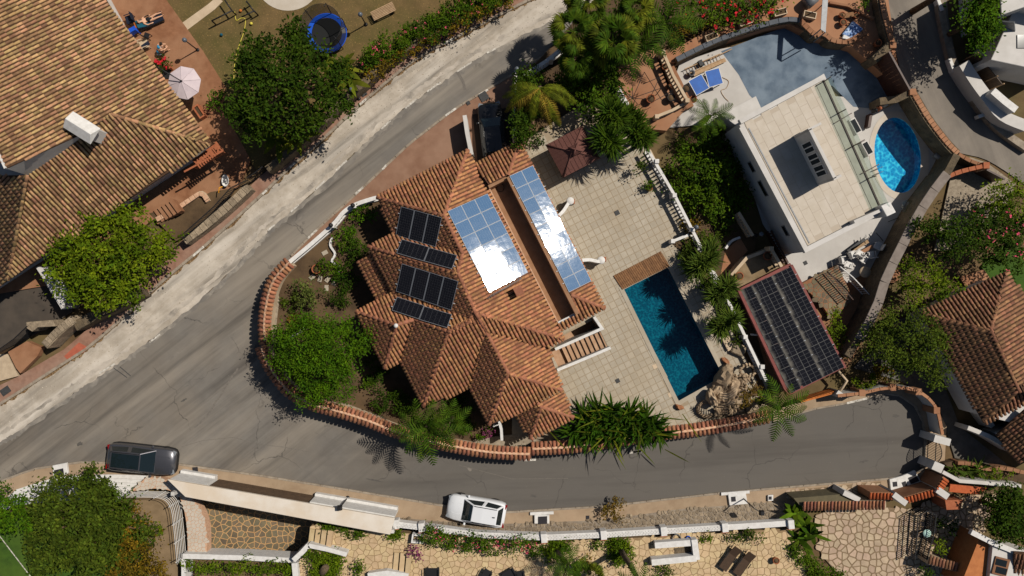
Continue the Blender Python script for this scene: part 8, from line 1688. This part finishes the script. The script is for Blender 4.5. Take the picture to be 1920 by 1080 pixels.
# skimmers, pool lights, drains
for x, y, z, r, m, lab in [(1157, 399, .318, .17, 'slab', 'square drain cover in the middle of the pool terrace'), (1158, 714, .318, .15, 'slab', 'square drain cover above the spiky plants'), (1228, 687, .318, .16, 'cream', 'pale square skimmer lid beside the pool'), (1257, 740, .318, .16, 'cream', 'pale square skimmer lid near the bottom corner of the pool'), (1510, 494 if False else 493, .104, .14, 'slab', 'round drain on the white deck above the carport')]:
    a = P(x, y, z); mb = MB(); mb.box((a.x, a.y, z), (2*r, 2*r, .02), rz=-1.1); tag(mb.build('drain_cover', M[m]), lab, 'drain cover')
for x, y, w, l, rz, lab in [(907, 181, .62, .62, .55, 'square dark manhole cover on the pavement by the garage'), (878, 193, .26, .26, .5, 'small dark cover beside the road kerb by the garage'), (682, 175, .4, .4, .6, 'square manhole cover on the red pavement under the hedge'), (832, 67, .55, .5, .5, 'square manhole cover on the red pavement by the upper road'), (366, 881, .38, .38, .1, 'small square manhole in front of the grey SUV'), (1102, 970, .24, .24, 0, 'small black cover beside the dry bush'), (1384, 937, .3, .34, .1, 'small lid in the white meter slab'), (10, 733, .7, .5, .6, 'dark manhole plate at the left edge pavement')]:
    a = P(x, y, .15); mb = MB(); mb.box((a.x, a.y, .145), (w, l, .03), rz=rz); tag(mb.build('manhole_cover', M['darkslab' if x > 300 and y > 800 else 'slab']), lab, 'manhole cover')
# white meter boxes
for lab, slab, lid, z in [('white meter box with black lid at the lower left pavement', [(98, 873), (124, 868), (127, 888), (100, 898)], [(101, 882), (118, 878), (120, 891), (103, 897)], .35), ('white meter box with black lid below the street', [(1002, 966), (1030, 966), (1030, 982), (1002, 982)], [(1009, 969), (1026, 968), (1026, 982), (1009, 983)], .35),
                          ('white meter slab beside the street lamp', [(1365, 926), (1398, 922), (1402, 945), (1368, 948)], [(1371, 932), (1379, 931), (1380, 940), (1372, 941)], .3), ('white meter slab with three lids at the cul-de-sac', [(1668, 899), (1690, 893), (1716, 882), (1728, 905), (1700, 918), (1671, 923)], [(1674, 904), (1682, 903), (1683, 912), (1675, 913)], .3), ('small white meter box at the flagstone pavement', [(1440, 929), (1450, 928), (1450, 939), (1440, 940)], [(1442, 931), (1447, 931), (1447, 937), (1442, 937)], .3)]:
    t = thing('meter_box', lab, 'meter box', P(*slab[0], .12), 'white meter boxes along the street'); mb = MB(); mb.pprism(slab, .12, z); mb.build('box', M['whitepaint'], t, .02); mb = MB(); mb.pprism(lid, z, z+.03); mb.build('lid', M['darkslab'], t)
    if 'three' in lab:
        for l2 in ([(1691, 905), (1698, 902), (1701, 910), (1694, 913)], [(1703, 896), (1718, 890), (1724, 902), (1708, 908)]): mb = MB(); mb.pprism(l2, z, z+.03); mb.build('lid', M['darkslab'], t)
for x0, y0, x1, y1 in ((994, 963, 1038, 961), (1352, 926, 1405, 922)): mb = MB(); mb.bar(P(x0, y0, .2), P(x1, y1, .2), .2, .14); tag(mb.build('white_kerb', M['whitepaint']), 'white painted kerb piece before the %s' % ('black-lidded meter box' if x0 < 1100 else 'meter slab with street lamp'), 'kerb')
# brown loungers on the flagstone terrace
lounger('left brown wicker lounger on the flagstone terrace', 1366, 1044, 235, 'wicker', 1.2, group='brown wicker loungers'); lounger('right brown wicker lounger on the flagstone terrace', 1392, 1054, 235, 'wicker', 1.2, group='brown wicker loungers')
for x, y, a, lab in [(813, 1073, 90, 'dark sofa at the bottom edge of the flagstone terrace'), (913, 1072, 60, 'dark chair with plant behind at the bottom edge'), (957, 1076, 120, 'dark chair right of the sofa at the bottom edge'), (976, 1075, 100, 'dark chair at the bottom edge beside the palm')]: stool(lab, x, y, 1.2, 'black', .9 if 'sofa' in lab else .6, .4, True, a, arms=True, cat='sofa' if 'sofa' in lab else 'chair', name='garden_sofa' if 'sofa' in lab else 'garden_chair')
for r_, x, y, m, lab in [(.3, 1268, 1009, 'grey', 'coiled grey hose beside the parapet'), (.16, 1290, 1009, 'bluepad', 'blue hose reel beside the parapet')]:
    mb = MB(); c = P(x, y, 1.25); mb.tube([c+Vector((r_*math.cos(a), r_*math.sin(a), a*.008)) for a in np.linspace(0, 18, 60)], .025, 5); tag(mb.build('hose_coil', M[m]), lab, 'hose')
t = thing('trough', 'small white box planter against the parapet', 'planter', P(783, 1015, 1.2)); mb = MB(); mb.wall(PL([(774, 1003), (794, 1005), (792, 1018), (772, 1017)], 1.7), 1.2, 1.7, .1, closed=True); mb.build('trough_wall', M['whitepaint'], t)
# villa porch gate and louvre
slat_fence('white pillar railing at the villa porch gate', [(925, 800), (938, 795)], .3, 1.6, 'whitepaint', .12)
mb = MB(); mb.wall(PL([(936, 790), (940, 806), (941, 826)], 1.5), .3, 1.5, .18); tag(mb.build('gate_pier', M['whitepaint']), 'narrow white gate wall at the villa porch', 'pier')
mb = MB(); mb.bar(P(1407, 627, .9), P(1430, 629, .9), .12, .12); tag(mb.build('strut', M['whitepaint']), 'pale strut between balustrade and carport', 'strut')
# agave on the soil at right and brick corner posts by the lawn house
for q4, lab in (([(1672, 497), (1690, 500), (1684, 530), (1668, 530)], 'terracotta slab beside the grey-capped wall'), ([(1800, 520), (1845, 505), (1855, 520), (1815, 545)], 'terracotta slab beside the green lawn at the right')): mb = MB(); mb.pprism(q4, .1, .25); tag(mb.build('paving_slab', M['terrace_old']), lab, 'slab')
